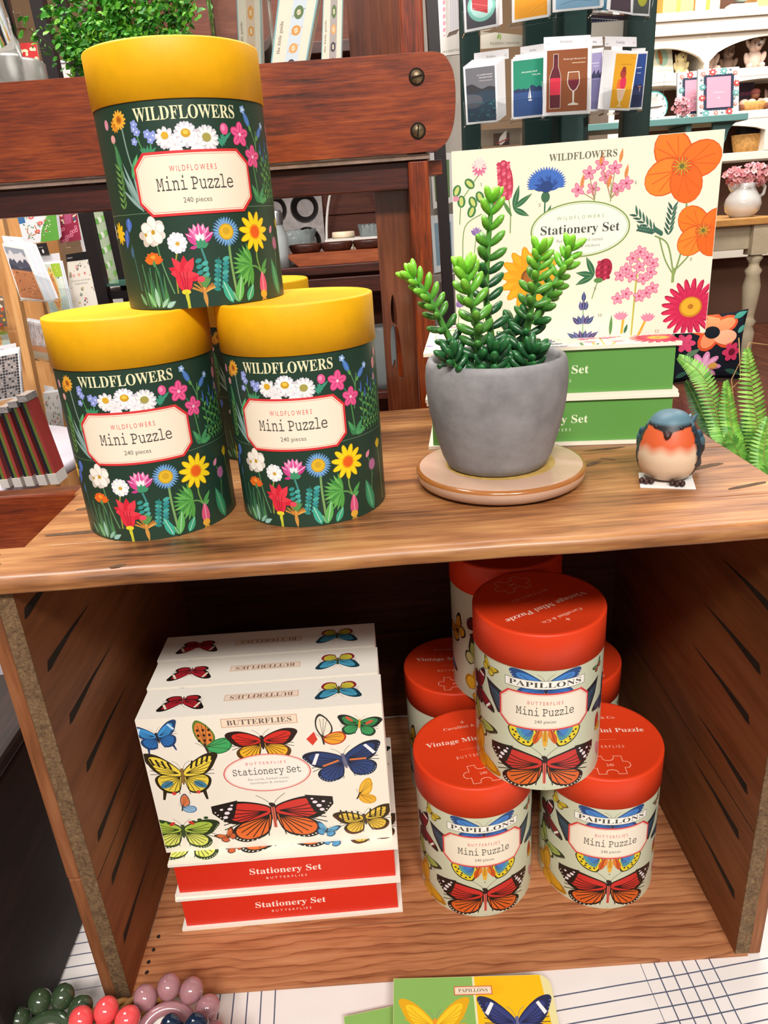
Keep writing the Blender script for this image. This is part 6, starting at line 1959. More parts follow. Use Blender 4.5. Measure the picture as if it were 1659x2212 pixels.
lcard('grey card with black pebble pattern above the pencil packs', [(-30, 770), (40, 757), (48, 856), (-22, 870)], 1.02, 'checker', 7, 2, (0.002, 0.006), 'black pebble card')
sheet('card_divider', 'white divider tab above the black pebble card', 'card divider', [(-28, 752), (34, 741), (36, 757), (-26, 768)], 1.05, 0.001, 127, 30, birthday_tab('Holiday'), '#e0dcdc')
lcard('autumn branches card low in the pale wooden rack', [(52, 692), (92, 700), (112, 778), (72, 772)], 1.28, 'branches', 8, 3, (0.006, 0.004), 'autumn branches card')
lcard('brown leafy card lowest in the pale wooden rack', [(92, 850), (124, 846), (136, 950), (110, 952)], 1.28, 'leafy', 9, 2, (0.004, 0.004), 'brown leafy card')
sheet('card_divider', 'small white tab above the brown leafy card', 'card divider', [(94, 832), (116, 836), (120, 850), (98, 848)], 1.285, 0.001, 60, 30, None, '#d8d4d2')
lcard('brown paper bag card with scalloped top behind the ladder shelf', [(183, 482), (238, 476), (262, 612), (212, 622)], 1.40, 'paperbag', 10)
lcard('small pale yellow flower card low at the left photo edge', [(-30, 716), (14, 712), (24, 748), (-24, 756)], 1.27, 'cactus', 12)
for q, Y in (([(30, 580), (100, 590), (122, 650), (44, 648)], 1.155), ([(86, 620), (150, 615), (158, 680), (110, 694)], 1.245), ([(-30, 812), (46, 802), (52, 862), (-24, 874)], 1.0), ([(60, 740), (104, 742), (116, 782), (74, 776)], 1.265), ([(98, 890), (130, 892), (140, 955), (112, 956)], 1.265), ([(-40, 670), (14, 670), (30, 716), (-30, 718)], 1.235), ([(138, 512), (182, 508), (188, 528), (142, 534)], 1.29)):
    pocket(q, Y, wrack)
sheet('green_paper', 'bright green paper sheet behind the dark ladder shelf', 'paper', [(198, 452), (268, 446), (290, 600), (236, 606)], 0.9715, 0.002, 60, 120, (lambda a: (a.rect(0, 0, 60, 120, '#b8c8a8'), [a.ell((i * 13) % 58, (i * 29) % 118, 4, 5, ['#6aa84a', '#8cc46a', '#e4eada'][i % 3]) for i in range(40)], a)[-1])(Art()))
# packs of pencils standing in a row on a round white table
disc = at(140, 960, 0.80)
wt = thing('round_white_table', 'round white table below the card rack carrying pencil packs', 'table', (disc.x - 0.245, 0.87, FLOOR_Z))
ztab = at(100, 1048, 0.70).z
WHT = plain('white_laminate', '#c8c2cc', 0.35, 0.4)
m = M()
tcx = disc.x - 0.34
m.lathe([(0, 0), (0.235, 0), (0.24, 0.006), (0.24, 0.016), (0.235, 0.022), (0, 0.022)], c=(0, 0, ztab - FLOOR_Z - 0.022), n=80)
m.build('table_top', WHT, wt)
M().lathe([(0.18, 0), (0.18, 0.015), (0.03, 0.03), (0.03, ztab - FLOOR_Z - 0.022)], n=32).build('pedestal', WHT, wt)
def pencil_pack(label, tl, bl, Y, wpx):
    a, b = at(*tl, Y), at(*bl, Y)
    bot = a + (b - a) * ((a.z - ztab - 0.0005) / (a.z - b.z))
    t = thing('pencil_pack', label, 'pencil pack', tuple(bot), 0.0, 'striped pencil packs on the white table')
    up = (a - bot)
    L_ = up.length
    w = wpx / FPX * (Y - CAM_P.y)
    R = Matrix(((1, 0, 0), (0, 1, 0), (0, 0, 1)))
    ux = Vector((1, 0, 0)); uy = Vector((0, 1, 0))
    un = up.normalized()
    def bx(name, f0, f1, h0, h1, dz, mat):
        m = M()
        p = [ux * (w * f) + uy * d + un * h for h in (h0, h1) for f, d in ((f0, -dz), (f1, -dz), (f1, 0.035), (f0, 0.035))]
        m.hexa(p)
        m.build(name, mat, t)
    bx('box', 0, 1.0, 0.0, L_ * 0.12, 0.001, plain('white_pack_card', '#d8d2cc', 0.4, 0.4))
    cols = [plain('navy_pencil', '#1c2230', 0.2, 0.5), plain('olive_pencil', '#6a7a34', 0.25, 0.5), plain('red_pencil', '#a4403c', 0.25, 0.5)]
    for k in range(3):
        bx('pencil_stripe', 0.02 + k * 0.32, 0.02 + (k + 1) * 0.32, L_ * 0.12, L_ * 0.93, -0.001, cols[k])
    bx('foil_cap', -0.02, 1.02, L_ * 0.93, L_, 0.0015, plain('crumpled_foil', '#d8d8d8', 0.25, 0.6, 0.7, bump=0.8, bscale=120))
for i, (tl, bl, lb) in enumerate((((36, 855), (96, 1010), 'rightmost'), ((16, 868), (80, 1034), 'second from the right'), ((-4, 880), (60, 1056), 'third from the right'), ((-26, 892), (40, 1075), 'fourth from the right'), ((-48, 904), (18, 1095), 'leftmost visible'))):
    pencil_pack('foil capped pack of navy, olive and red pencils, %s in its row' % lb, tl, bl, 0.70, 19)

# ------------------------------------------------------------------ dark bookcase with kitchen things
W_CASE = wood('dark_case_wood', '#1e0a07', '#3a160d', '#54241a', 0, 5, 50, 0.4, 0.4, 0.06, 0.4, 0.4)
W_CASEB = wood('case_back_wood', '#4a241a', '#643222', '#7a4430', 0, 4, 40, 0.5, 0.3, 0.06, 0.4, 0.3)
CY = 1.58
cL, cR = at(292, 520, CY).x, at(872, 480, CY).x
zsh = at(700, 574, CY).z
case = thing('bookcase', 'dark mahogany bookcase behind the stand holding old kitchenware', 'bookcase', ((cL + cR) / 2, CY + 0.17, FLOOR_Z))
cp = lambda n_, lo, hi, mt, bv=0.002: wpart(n_, M().box(lo, hi), mt, case, bv)
cp('side', (cL - 0.03, CY, FLOOR_Z), (cL, CY + 0.34, 1.5), W_CASE)
cp('side', (cR, CY, FLOOR_Z), (cR + 0.03, CY + 0.34, 1.5), W_CASE)
cp('back', (cL, CY + 0.32, FLOOR_Z), (cR, CY + 0.34, 1.5), W_CASEB)
zpl = at(700, 466, CY + 0.32).z
cp('back_ledge', (cL, CY + 0.312, zpl), (cR, CY + 0.3195, 0.86), W_CASEB)
cp('shelf', (cL, CY, zsh - 0.022), (cR, CY + 0.318, zsh), W_CASE)
cp('shelf_lip', (cL, CY - 0.012, zsh - 0.07), (cR, CY - 0.0005, zsh - 0.030), W_CASE)
cp('top_shelf', (cL, CY, 0.86), (cR, CY + 0.318, 0.885), W_CASE)
cp('base_shelf', (cL, CY, FLOOR_Z + 0.05), (cR, CY + 0.318, FLOOR_Z + 0.075), W_CASE)
zl2 = at(822, 838, CY + 0.05).z
cp('lower_shelf', (cL, CY, zl2 - 0.02), (cR, CY + 0.318, zl2), W_CASE)
# tray of three dark bowls
trp = at(715, 560, CY + 0.05)
tray = thing('wooden_tray', 'long reddish wooden tray on the bookcase shelf under three dark bowls', 'tray', (trp.x, CY + 0.08, zsh + 0.0005))
q0, q1 = at(612, 556, CY + 0.02), at(858, 535, CY + 0.02)
m = M()
m.prism([(q0.x, 0.030), (q0.x + 0.035, 0.0), (q1.x - 0.035, 0.0), (q1.x, 0.030)], lambda u, v, h: (u - trp.x, h, v), -0.06, 0.06)
m.build('tray_board', wood('tray_wood', '#6a301a', '#8a4424', '#a05a34', 0, 6, 60, 0.4, 0.4), tray, bevel=0.002)
for i, (px, w_, lb) in enumerate(((660, 68, 'leftmost'), (728, 66, 'middle'), (800, 70, 'rightmost'))):
    c = at(px, 540, CY + 0.06)
    t = thing('wooden_bowl', 'dark oblong wooden bowl, %s of three on the long tray' % lb, 'bowl', (c.x, CY + 0.075, zsh + 0.0308), 0, 'oblong bowls on the tray')
    hw = w_ / 2 / FPX * (CY + 0.44)
    m = M()
    m.lathe([(0, 0), (hw * 0.80, 0), (hw * 0.93, 0.007), (hw, 0.018), (hw * 0.96, 0.021), (hw * 0.86, 0.016), (hw * 0.66, 0.007), (0, 0.005)], n=36)
    m.V = [(x, y * 0.8, z) for x, y, z in m.V]
    m.build('bowl_body', wood('bowl_wood', '#24100b', '#3a1a12', '#52281c', 0, 8, 60, 0.35, 0.5), t)
# muffin tin leaning on the case back
TIN = plain('aged_tin', '#8a8280', 0.5, 0.5, 0.55, mottled=0.25, mscale=60)
TIN_SHADE = plain('shaded_tin_cup', '#322c2b', 0.5, 0.5, 0.5, mottled=0.25, mscale=50)  # cup walls: shade of the recess put into a darker tin colour
c0_, c1_ = at(655, 449, CY + 0.22), at(602, 449, CY + 0.22)
mt = thing('muffin_tin', 'old grey muffin tin leaning upright against the bookcase back', 'muffin tin', (c0_.x, CY + 0.25, zsh + 0.0005))
pitch = 0.088
zc = c0_.z - zsh
holes, cups = [], []
for i in range(3):
    for j in range(3):
        holes.append((-i * pitch, zc - pitch + j * pitch - 0.0))
m = M()
x0, x1, z0_, z1_ = -2 * pitch - 0.055, 0.050, 0.0, zc + pitch + 0.055
r_ = 0.037
hl = [[(hx_ + r_ * cos(2 * pi * k / 28), hz_ + r_ * sin(2 * pi * k / 28)) for k in range(28)] for hx_, hz_ in holes]
lean = 0.10
fnm = lambda u, v, h: (u, h + v * lean, v)
ok = [h for h in hl if min(p[1] for p in h) > 0.004]
m.prism([(x0, z0_), (x1, z0_), (x1, z1_), (x0, z1_)], fnm, -0.0015, 0.0015, holes=ok)
tin_sheet = m.build('sheet', TIN, mt)
for h in ok:
    cx_ = sum(p[0] for p in h) / 28; cz_ = sum(p[1] for p in h) / 28
    m = M()
    rings = [[m.v(fnm(cx_ + r_ * k_ * cos(2 * pi * k / 28), cz_ + r_ * k_ * sin(2 * pi * k / 28), d)) for k in range(28)] for k_, d in ((1.06, -0.002), (1.0, -0.003), (0.98, 0.0), (0.64, 0.034))]
    for A, B in zip(rings, rings[1:]):
        for k in range(28):
            m.f((A[k], A[(k + 1) % 28], B[(k + 1) % 28], B[k]), mi=0, sm=True)
    m.f(rings[-1], mi=1)
    m.build('cup', [TIN_SHADE, TIN], tin_sheet)
# glass bottle, glass bowl, wire basket, tin, pie dish
sb = at(602, 545, CY + 0.02)
t = thing('glass_shaker', 'clear glass shaker bottle with a steel cap on the bookcase shelf', 'bottle', (sb.x, CY + 0.03, zsh + 0.0005))
M().lathe([(0, 0), (0.024, 0), (0.026, 0.03), (0.024, 0.075), (0.017, 0.10), (0.017, 0.108), (0.014, 0.108), (0.020, 0.07), (0.022, 0.004), (0, 0.004)], n=28).build('glass', clear('frosted_glass', '#dce2e2', 0.25, 1.2, 0.6), t)
M().lathe([(0.0185, 0.104), (0.0185, 0.128), (0.015, 0.136), (0, 0.138)], n=28).build('cap', plain('brushed_steel', '#b0b0b2', 0.3, 0.5, 0.9), t)
gb_ = at(638, 510, CY + 0.15)
t = thing('glass_bowl', 'cut glass bowl in front of the muffin tin', 'bowl', (gb_.x - 0.005, CY + 0.190, zsh + 0.0005))
M().lathe([(0, 0.004), (0.034, 0.0), (0.046, 0.04), (0.060, 0.085), (0.056, 0.085), (0.043, 0.042), (0.030, 0.008), (0, 0.008)], n=40, fz=lambda r, a: 0.002 * sin(a * 14)).build('bowl_glass', clear('cut_glass', '#d8e0e0', 0.12, 1.15, 0.86), t)
bk = at(775, 525, CY + 0.22)
WH = plain('white_wire', '#d6d2cc', 0.4, 0.4)
t = thing('wire_basket', 'white lattice basket with a tall hoop handle on the bookcase shelf', 'basket', (bk.x, CY + 0.215, zsh + 0.0005))
hwx, hwy, hh = 0.088, 0.05, 0.056
m = M()
for sx in (-1, 1):
    m.box((sx * hwx - 0.0015, -hwy, 0.0), (sx * hwx + 0.0015, hwy, 0.004)); m.box((sx * hwx - 0.002, -hwy, hh - 0.006), (sx * hwx + 0.002, hwy, hh))
for sy in (-1, 1):
    m.box((-hwx, sy * hwy - 0.0015, 0.0), (hwx, sy * hwy + 0.0015, 0.004)); m.box((-hwx, sy * hwy - 0.002, hh - 0.006), (hwx, sy * hwy + 0.002, hh))
    for i in range(20):
        x = -hwx + i * hwx / 10
        m.tube([(x, sy * hwy, 0.002), (min(hwx, x + 0.012), sy * hwy, hh - 0.003)], 0.0011, 5); m.tube([(x + 0.006, sy * hwy, 0.002), (max(-hwx, x - 0.006), sy * hwy, hh - 0.003)], 0.0011, 5)
for sx in (-1, 1):
    for i in range(12):
        y = -hwy + i * hwy / 6
        m.tube([(sx * hwx, y, 0.002), (sx * hwx, min(hwy, y + 0.012), hh - 0.003)], 0.0011, 5)
m.box((-hwx, -hwy, 0.0), (hwx, hwy, 0.002))
m.build('basket_body', WH, t)
M().tube([(-hwx * cos(a), 0, 0.03 + 0.215 * sin(a)) for a in [pi * i / 24 for i in range(25)]], 0.0036, 8).build('handle', WH, t)
tn = at(742, 495, CY + 0.2)
t = thing('round_tin', 'small round patterned tin with a cream lid inside the wire basket', 'tin', (bk.x - 0.040, CY + 0.205, zsh + 0.0030))
a_ = Art()
a_.rect(-94, 0, 94, 58, '#c8b48a'); a_.rect(-94, 4, 94, 26, '#4a4426'); a_.rect(-94, 32, 94, 52, '#d8cdb4')
for i in range(24):
    a_.ell(-90 + i * 7.8, 42, 2.8, 5, ['#2c2a3a', '#5a5444'][i % 2]); a_.ell(-90 + i * 7.8, 15, 2.4, 4, ['#c8704a', '#8a7a3a'][i % 2])
m = M()
nr = a_.wrap(m, 0.030, 48, 2e-5)
m.build('tin_body', CARTON, t, normals=nr)
M().lathe([(0.0312, 0.056), (0.0312, 0.068), (0.029, 0.070), (0, 0.070)], n=40).build('lid', plain('cream_lid', '#d8c4a8', 0.4, 0.4), t)
pd = at(812, 490, CY + 0.24)
t = thing('glass_pie_dish', 'fluted clear glass pie dish standing inside the wire basket', 'dish', (bk.x + 0.036, CY + 0.218, zsh + 0.0030))
M().lathe([(0, 0.006), (0.027, 0.0), (0.030, 0.05), (0.036, 0.082), (0.033, 0.084), (0.027, 0.05), (0.024, 0.008), (0, 0.010)], n=48, fz=lambda r, a: 0.003 * sin(a * 16) if r > 0.03 else 0).build('dish_glass', clear('cut_glass'), t)
jr = at(822, 750, CY + 0.06)
t = thing('glass_jar', 'clear glass jar on the lower bookcase shelf beside the stand panel', 'jar', (jr.x + 0.01, CY + 0.07, zl2 + 0.0005))
M().lathe([(0, 0), (0.05, 0), (0.052, 0.02), (0.052, 0.12), (0.040, 0.15), (0.040, 0.165), (0.036, 0.165), (0.036, 0.148), (0.048, 0.118), (0.048, 0.006), (0, 0.006)], n=40).build('jar_glass', clear('cut_glass'), t)

# ------------------------------------------------------------------ the room
struct(M().box((-4.5, -3.2, FLOOR_Z - 0.05), (6.5, 7.3, FLOOR_Z)).build('floor', wood('shop_floor_wood', '#33180f', '#5a3022', '#74452f', 1, 2.0, 16, 0.35, 0.4, 0.05, 0.4, 0.3)))
WALLM = plain('warm_beige_wall', '#b89878', 0.8, 0.2, mottled=0.03, mscale=3)
struct(M().box((-4.6, 7.2, FLOOR_Z - 0.05), (6.6, 7.35, 3.2)).build('wall_back', WALLM))
struct(M().box((-4.65, -3.2, FLOOR_Z - 0.05), (-4.5, 7.2, 3.2)).build('wall_left', WALLM))
struct(M().box((6.5, -3.2, FLOOR_Z - 0.05), (6.65, 7.2, 3.2)).build('wall_right', WALLM))
va, vb = at(32, 30, 7.18), at(55, 62, 7.18)
t = thing('wall_vent', 'small beige louvred vent on the wall behind the plant', 'vent', ((va.x + vb.x) / 2, 7.19, vb.z))
w_, h_ = vb.x - va.x, va.z - vb.z
M().box((-w_ / 2, -0.04, 0), (w_ / 2, 0.009, h_)).build('vent_frame', plain('vent_paint', '#c4ac8c', 0.6, 0.3), t)
for i in range(9):
    M().box((-w_ / 2 + 0.01, -0.055, h_ * (i + 0.5) / 9.5), (w_ / 2 - 0.01, -0.0402, h_ * (i + 0.9) / 9.5)).build('louvre', plain('vent_paint'), t)
# upper left: red card, clear holder with white cards, grey drum, pale box behind the rail
sheet('greeting_card', 'red card with cream popcorn dots and the word JUST above the rail', 'greeting card', [(22, 94), (78, 92), (92, 172), (34, 178)], 1.15, 0.002, 127, 178, pattern_card('popping', 13), '#e6dcc8')
wc = at(10, 100, 1.10)
for i in range(5):
    sheet('greeting_card', 'tall white card standing in the clear holder at the top left corner', 'greeting card', [(-14 + i * 7, 4 + i * 4), (0 + i * 7, 8 + i * 4), (6 + i * 6, 150), (-12 + i * 6, 150)], 1.05 + 0.012 * i, 0.0015, 60, 178, None, '#e8e4de', 'white cards at the top left corner')
gj = at(-6, 60, 0.72)
t = thing('glass_cylinder', 'clear glass cylinder standing on the stand shelf at the left photo edge', 'vase', (at(-30, 60, 0.46).x, 0.46, SZ))
M().lathe([(0, 0), (0.026, 0), (0.0265, 0.20), (0.0245, 0.20), (0.024, 0.004), (0, 0.004)], n=40).build('cylinder_glass', GLASS, t)
dr = at(68, 160, 0.50)
t = thing('grey_cup', 'low round silver grey cup on the stand shelf below the plant', 'cup', (dr.x - 0.008, 0.485, SZ))
M().lathe([(0, 0), (0.026, 0), (0.028, dr.z + 0.006 - SZ), (0.024, dr.z + 0.009 - SZ), (0, dr.z + 0.0095 - SZ)], n=40).build('cup_body', plain('silver_grey', '#a8a4a0', 0.3, 0.5, 0.4), t)
pb = at(138, 145, 1.6)
t = thing('white_box', 'pale white box with grey side behind the dark ladder posts', 'box', (pb.x, 1.64, FLOOR_Z))
M().box((-0.05, -0.03, 0), (0.05, 0.06, at(138, 134, 1.6).z - FLOOR_Z)).build('box_body', plain('pale_grey_card', '#c4c0be', 0.5, 0.3), t, bevel=0.002)
M().box((-0.052, -0.032, at(138, 134, 1.6).z - FLOOR_Z + 0.0002), (0.052, 0.062, at(138, 128, 1.6).z - FLOOR_Z)).build('box_lid', plain('white_laminate'), t)

# ------------------------------------------------------------------ white hutch with soft toys
HY = 5.0
HW = plain('cream_white_paint', '#ddd3c4', 0.45, 0.4)
HB = plain('brown_hutch_back', '#5a3e30', 0.7, 0.2, mottled=0.06, mscale=6)
hl_, hr_ = at(1330, 200, HY).x, at(1890, 150, HY).x
hut = thing('white_hutch', 'cream white display hutch with arched openings holding soft toys', 'hutch', ((hl_ + hr_) / 2, HY + 0.22, FLOOR_Z))
hp = lambda n_, lo, hi, mt=HW, bv=0.004: wpart(n_, M().box(lo, hi), mt, hut, bv)
z1 = at(1600, 20, HY).z; z2 = at(1600, 147, HY).z; z3 = at(1620, 238, HY).z; z4 = at(1610, 328, HY).z
zbot = at(1640, 553, HY).z
hp('back', (hl_, HY + 0.42, zbot), (hr_, HY + 0.44, z1 + 1.0), HB)
for nm, z, tk in (('shelf', z1, 0.045), ('shelf', z2, 0.05), ('shelf', z3, 0.05), ('shelf', z4, 0.05)):
    hp(nm, (hl_, HY - (0.05 if z == z1 else 0.0), z - tk), (hr_, HY + 0.418, z))
hp('cornice', (hl_, HY - 0.03, z1 - 0.12), (hr_, HY - 0.0005, z1 - 0.0455))
hp('base', (hl_, HY, zbot), (hr_, HY + 0.42, zbot + 0.10))
hp('plinth', (hl_ + 0.1, HY + 0.1, FLOOR_Z), (hr_ - 0.1, HY + 0.40, zbot - 0.0005), HB)
hp('side', (hl_ - 0.04, HY, zbot), (hl_, HY + 0.44, z1 + 1.0)); hp('side', (hr_, HY, zbot), (hr_ + 0.04, HY + 0.44, z1 + 1.0))
d1, d2 = at(1524, 110, HY), at(1535, 110, HY)
hp('divider', (d1.x, HY, z2 + 0.0005), (d2.x, HY + 0.40, z1 - 0.0455))
e1 = at(1652, 300, HY)
hp('divider', (e1.x, HY, z4 + 0.0005), (e1.x + 0.035, HY + 0.40, z3 - 0.0505))
hp('divider', (d1.x, HY, z3 + 0.0005), (d2.x, HY + 0.40, z2 - 0.0505))
def arch(xa, xb, ztop, drop, rise):
    pts = [(xa, ztop), (xa, ztop - drop)] + [(xa + (xb - xa) * i / 16, ztop - drop + rise * sin(pi * i / 16) ** 0.6) for i in range(17)] + [(xb, ztop - drop), (xb, ztop)]
    wpart('arch_trim', M().prism(pts[::-1], lambda u, v, h: (u, h, v), HY + 0.002, HY + 0.03), HW, hut)
arch(hl_, d1.x, z1 - 0.1202, 0.16, 0.10); arch(d2.x, at(1790, 100, HY).x, z1 - 0.1202, 0.15, 0.12)
arch(d2.x, at(1790, 100, HY).x, z2 - 0.0505, 0.07, 0.055); arch(hl_, d1.x, z2 - 0.0505, 0.07, 0.055)
arch(hl_, e1.x, z3 - 0.0505, 0.07, 0.05)
def fur(name, cols='#808080'):
    return plain(name, cols, 0.95, 0.1, bump=0.9, bscale=70, mottled=0.12, mscale=30)
def plush(label, px0, px1, pyt, z, kind, mat, dark, dy=0.18, turn=0.0):
    xm = (at(px0, pyt, HY + dy).x + at(px1, pyt, HY + dy).x) / 2
    H_ = at((px0 + px1) / 2, pyt, HY + dy).z - z
    t = thing('plush_' + kind, label, 'soft toy', (xm, HY + dy, z + 0.0005), turn)
    s = H_
    m = M()
    m.blob((0, 0, s * 0.30), (s * 0.27, s * 0.22, s * 0.32), None, 20, 14)
    m.blob((0, -s * 0.05, s * 0.72), (s * 0.22, s * 0.20, s * 0.22), None, 20, 14)
    for sx in (-1, 1):
        m.blob((sx * s * 0.20, -s * 0.22, s * 0.10), (s * 0.10, s * 0.20, s * 0.10), None, 14, 10)
        m.blob((sx * s * 0.26, -s * 0.08, s * 0.34), (s * 0.085, s * 0.10, s * 0.20), (sx * 0.35, -0.2, 1), 14, 10)
    m.build('body', mat, t)
    m = M()
    for sx in (-1, 1):
        if kind == 'dog':
            m.blob((sx * s * 0.23, -s * 0.02, s * 0.78), (s * 0.08, s * 0.06, s * 0.16), (sx * 0.55, 0, 1), 14, 10)
        elif kind == 'bunny':
            m.blob((sx * s * 0.22, 0.0, s * 0.60), (s * 0.07, s * 0.05, s * 0.30), (sx * 0.15, 0, 1), 14, 10)
        else:
            m.blob((sx * s * 0.17, 0, s * 0.92), (s * 0.08, s * 0.04, s * 0.08), None, 14, 10)
    m.build('ears', mat, t)
    m = M()
    if kind != 'bunny':
        m.blob((0, -s * 0.27, s * 0.66), (s * 0.11, s * 0.10, s * 0.09), None, 14, 10)
    else:
        m.blob((0, -s * 0.24, s * 0.67), (s * 0.07, s * 0.05, s * 0.06), None, 14, 10)
    m.build('muzzle', mat, t)
    m = M()
    m.blob((0, -s * (0.37 if kind != 'bunny' else 0.29), s * 0.69), (s * 0.05, s * 0.03, s * 0.038), None, 12, 8)
    for sx in (-1, 1):
        m.blob((sx * s * 0.09, -s * 0.24, s * 0.78), (s * 0.022, s * 0.018, s * 0.022), None, 10, 6)
    m.build('nose_and_eyes', dark, t)
    if kind == 'dog':
        m = M().box((s * 0.04, -s * 0.29, s * 0.74), (s * 0.16, -s * 0.28, s * 0.82))
        m.build('hang_tag', plain('white_tag', '#e8e4e0', 0.5, 0.3), t)
    return t
NOSE = plain('brown_toy_nose', '#4a3026', 0.5, 0.4)
plush('cream floppy eared bunny sitting beside the square book on the hutch', 1447, 1497, 110, z2, 'bunny', fur('cream_plush', '#d8c696'), NOSE, 0.12)
plush('pale pink dog soft toy half hidden behind the hutch divider', 1508, 1552, 79, z2, 'dog', fur('pale_pink_plush', '#cdb2a2'), NOSE, 0.16, 0.2)
plush('small greyish brown bear soft toy between the two dogs', 1558, 1590, 97, z2, 'bear', fur('grey_brown_plush', '#9a8070'), NOSE, 0.24)
plush('pale pink dog soft toy at the right, with a white tag', 1606, 1660, 79, z2, 'dog', fur('pale_pink_plush'), NOSE, 0.14, -0.1)
plush('grey pink bunny soft toy low at the right photo edge', 1645, 1690, 185, z3, 'bunny', fur('grey_pink_plush', '#b89a90'), NOSE, 0.2)
sheet('square_book', 'white square picture book with a squirrel on a mint circle', 'book', None, HY, 0.03, 100, 100, (lambda a: (a.rect(0, 0, 100, 100, '#ddd8c2'), a.ell(56, 56, 26, 28, '#9cc0aa', n=32), a.leaf(52, 34, 44, 84, 18, '#b8743f'), a.leaf(46, 32, 54, 52, 12, '#a8643a'), [a.ell((i * 37) % 96 + 2, [6, 92, 14, 86][i % 4], 3, 3, ['#d8c06a', '#8a6a5a', '#a8b87a', '#d8a8a0'][i % 4]) for i in range(20)], a.rect(40, 14, 74, 18, '#d8b090'), a)[-1])(Art()), '#cfc8b0',
      pts=[Vector((at(1405, 91, HY + 0.1).x, HY + 0.14, at(1405, 91, HY + 0.1).z)), Vector((at(1455, 87, HY + 0.1).x, HY + 0.14, at(1455, 87, HY + 0.1).z)), Vector((at(1456, 141, HY + 0.1).x, HY + 0.09, z2 + 0.001)), Vector((at(1404, 145, HY + 0.1).x, HY + 0.09, z2 + 0.001))])
# top shelf: clock and boxes with warm yellow light put into their colours
ck = at(1604, 4, HY + 0.12)
t = thing('mantel_clock', 'small round white clock on a stand, on the top hutch shelf', 'clock', (ck.x, HY + 0.12, z1 + 0.0005))
rr = 0.058
M().box((-0.09, -0.03, 0), (0.09, 0.05, 0.05)).build('base', HW, t, bevel=0.006)
m = M()
ring = lambda r, y: [(r * cos(2 * pi * k / 40), y, 0.118 + r * sin(2 * pi * k / 40)) for k in range(40)]
A, B, C_ = [[m.v(p) for p in ring(r, y)] for r, y in ((rr, 0.03), (rr, -0.03), (rr * 0.86, -0.034))]
for P_, Q_ in ((A, B), (B, C_)):
    for k in range(40):
        m.f((P_[k], P_[(k + 1) % 40], Q_[(k + 1) % 40], Q_[k]), sm=True)
m.f(A[::-1])
m.build('case', plain('grey_clock_case', '#8a9a98', 0.3, 0.5), t)
m = M()
m.f([m.v(p) for p in ring(rr * 0.86, -0.033)], '#dfe4e2')
for i in range(12):
    a = i * pi / 6
    m.box((rr * 0.74 * sin(a) - 0.002, -0.0345, 0.118 + rr * 0.74 * cos(a) - 0.003), (rr * 0.74 * sin(a) + 0.002, -0.034, 0.118 + rr * 0.74 * cos(a) + 0.003), '#3a4a4a')
face = m.build('clock_face', PAPER, t)
for lo, hi in (((-0.002, -0.036, 0.118), (0.002, -0.0352, 0.118 + rr * 0.6)), ((0.0, -0.0375, 0.1165), (rr * 0.4, -0.0365, 0.1195))):
    M().box(lo, hi, '#2c3838').build('hand', PAPER, face)
for i, (px, w_, c, lb) in enumerate(((1462, 0.20, '#e0b860', 'gift box coloured as in warm yellow light, at the left end of the top hutch shelf'), (1525, 0.16, '#d8b48a', 'gift box coloured as in pale warm light, behind the left one on the top hutch shelf'), (1660, 0.18, '#d8a868', 'gift box coloured as in amber light, right of the small clock'))):
    p = at(px, 10, HY + 0.2)
    t = thing('gift_box', lb, 'box', (p.x, HY + 0.25, z1 + 0.0005))
    M().box((-w_ / 2, -0.08, 0), (w_ / 2, 0.1, 0.24)).build('box_body', plain('box_' + c[1:], c, 0.4, 0.4), t, bevel=0.004)
    M().box((-0.012, -0.082, 0), (0.012, -0.0803, 0.24)).build('ribbon', plain('gold_ribbon', '#b88a3a', 0.3, 0.5), t)
# third shelf: sign and basket of toy cupcakes; fourth: straw basket
def on(px, py, Y): return at(px, py, Y)
a_ = on(1600, 174, HY + 0.25); b_ = on(1634, 209, HY + 0.25)
sheet('small_sign', 'small dark purple sign leaning on the hutch back behind the cupcakes', 'sign', None, HY, 0.01, 60, 60, (lambda a: (a.rect(0, 0, 60, 60, '#6a5668'), a.rect(3, 3, 57, 57, '#4f4258'), a.text('sweet', 30, 34, 9, '#b85a7a', 'italic', width=40), a.ell(10, 12, 5, 4, '#8a7a9a'), a.ell(50, 12, 5, 4, '#8a7a9a'), a)[-1])(Art()), '#4f4258',
      pts=[Vector((a_.x, HY + 0.30, a_.z)), Vector((b_.x, HY + 0.30, a_.z)), Vector((b_.x, HY + 0.26, z3 + 0.001)), Vector((a_.x, HY + 0.26, z3 + 0.001))])
def basket(label, px0, px1, pyt, z, Y, mat, h):
    xa_, xb_ = at(px0, pyt, Y).x, at(px1, pyt, Y).x
    t = thing('woven_basket', label, 'basket', ((xa_ + xb_) / 2, Y, z + 0.0005))
    r = (xb_ - xa_) / 2
    m = M().lathe([(0, 0), (r * 0.78, 0), (r * 0.90, h * 0.5), (r, h), (r * 0.95, h), (r * 0.84, h * 0.5), (r * 0.72, 0.01), (0, 0.01)], n=48, fz=lambda q, a: 0.003 * sin(a * 24))
    m.V = [(x, y * 0.62, zz) for x, y, zz in m.V]
    m.build('woven_body', mat, t)
    return t, r
STRAW = plain('straw_weave', '#b98a4e', 0.7, 0.2, bump=0.9, bscale=90, mottled=0.35, mscale=60)
bt, br_ = basket('brown straw tray of toy cupcakes on the third hutch shelf', 1597, 1655, 220, z3, HY + 0.10, STRAW, 0.055)
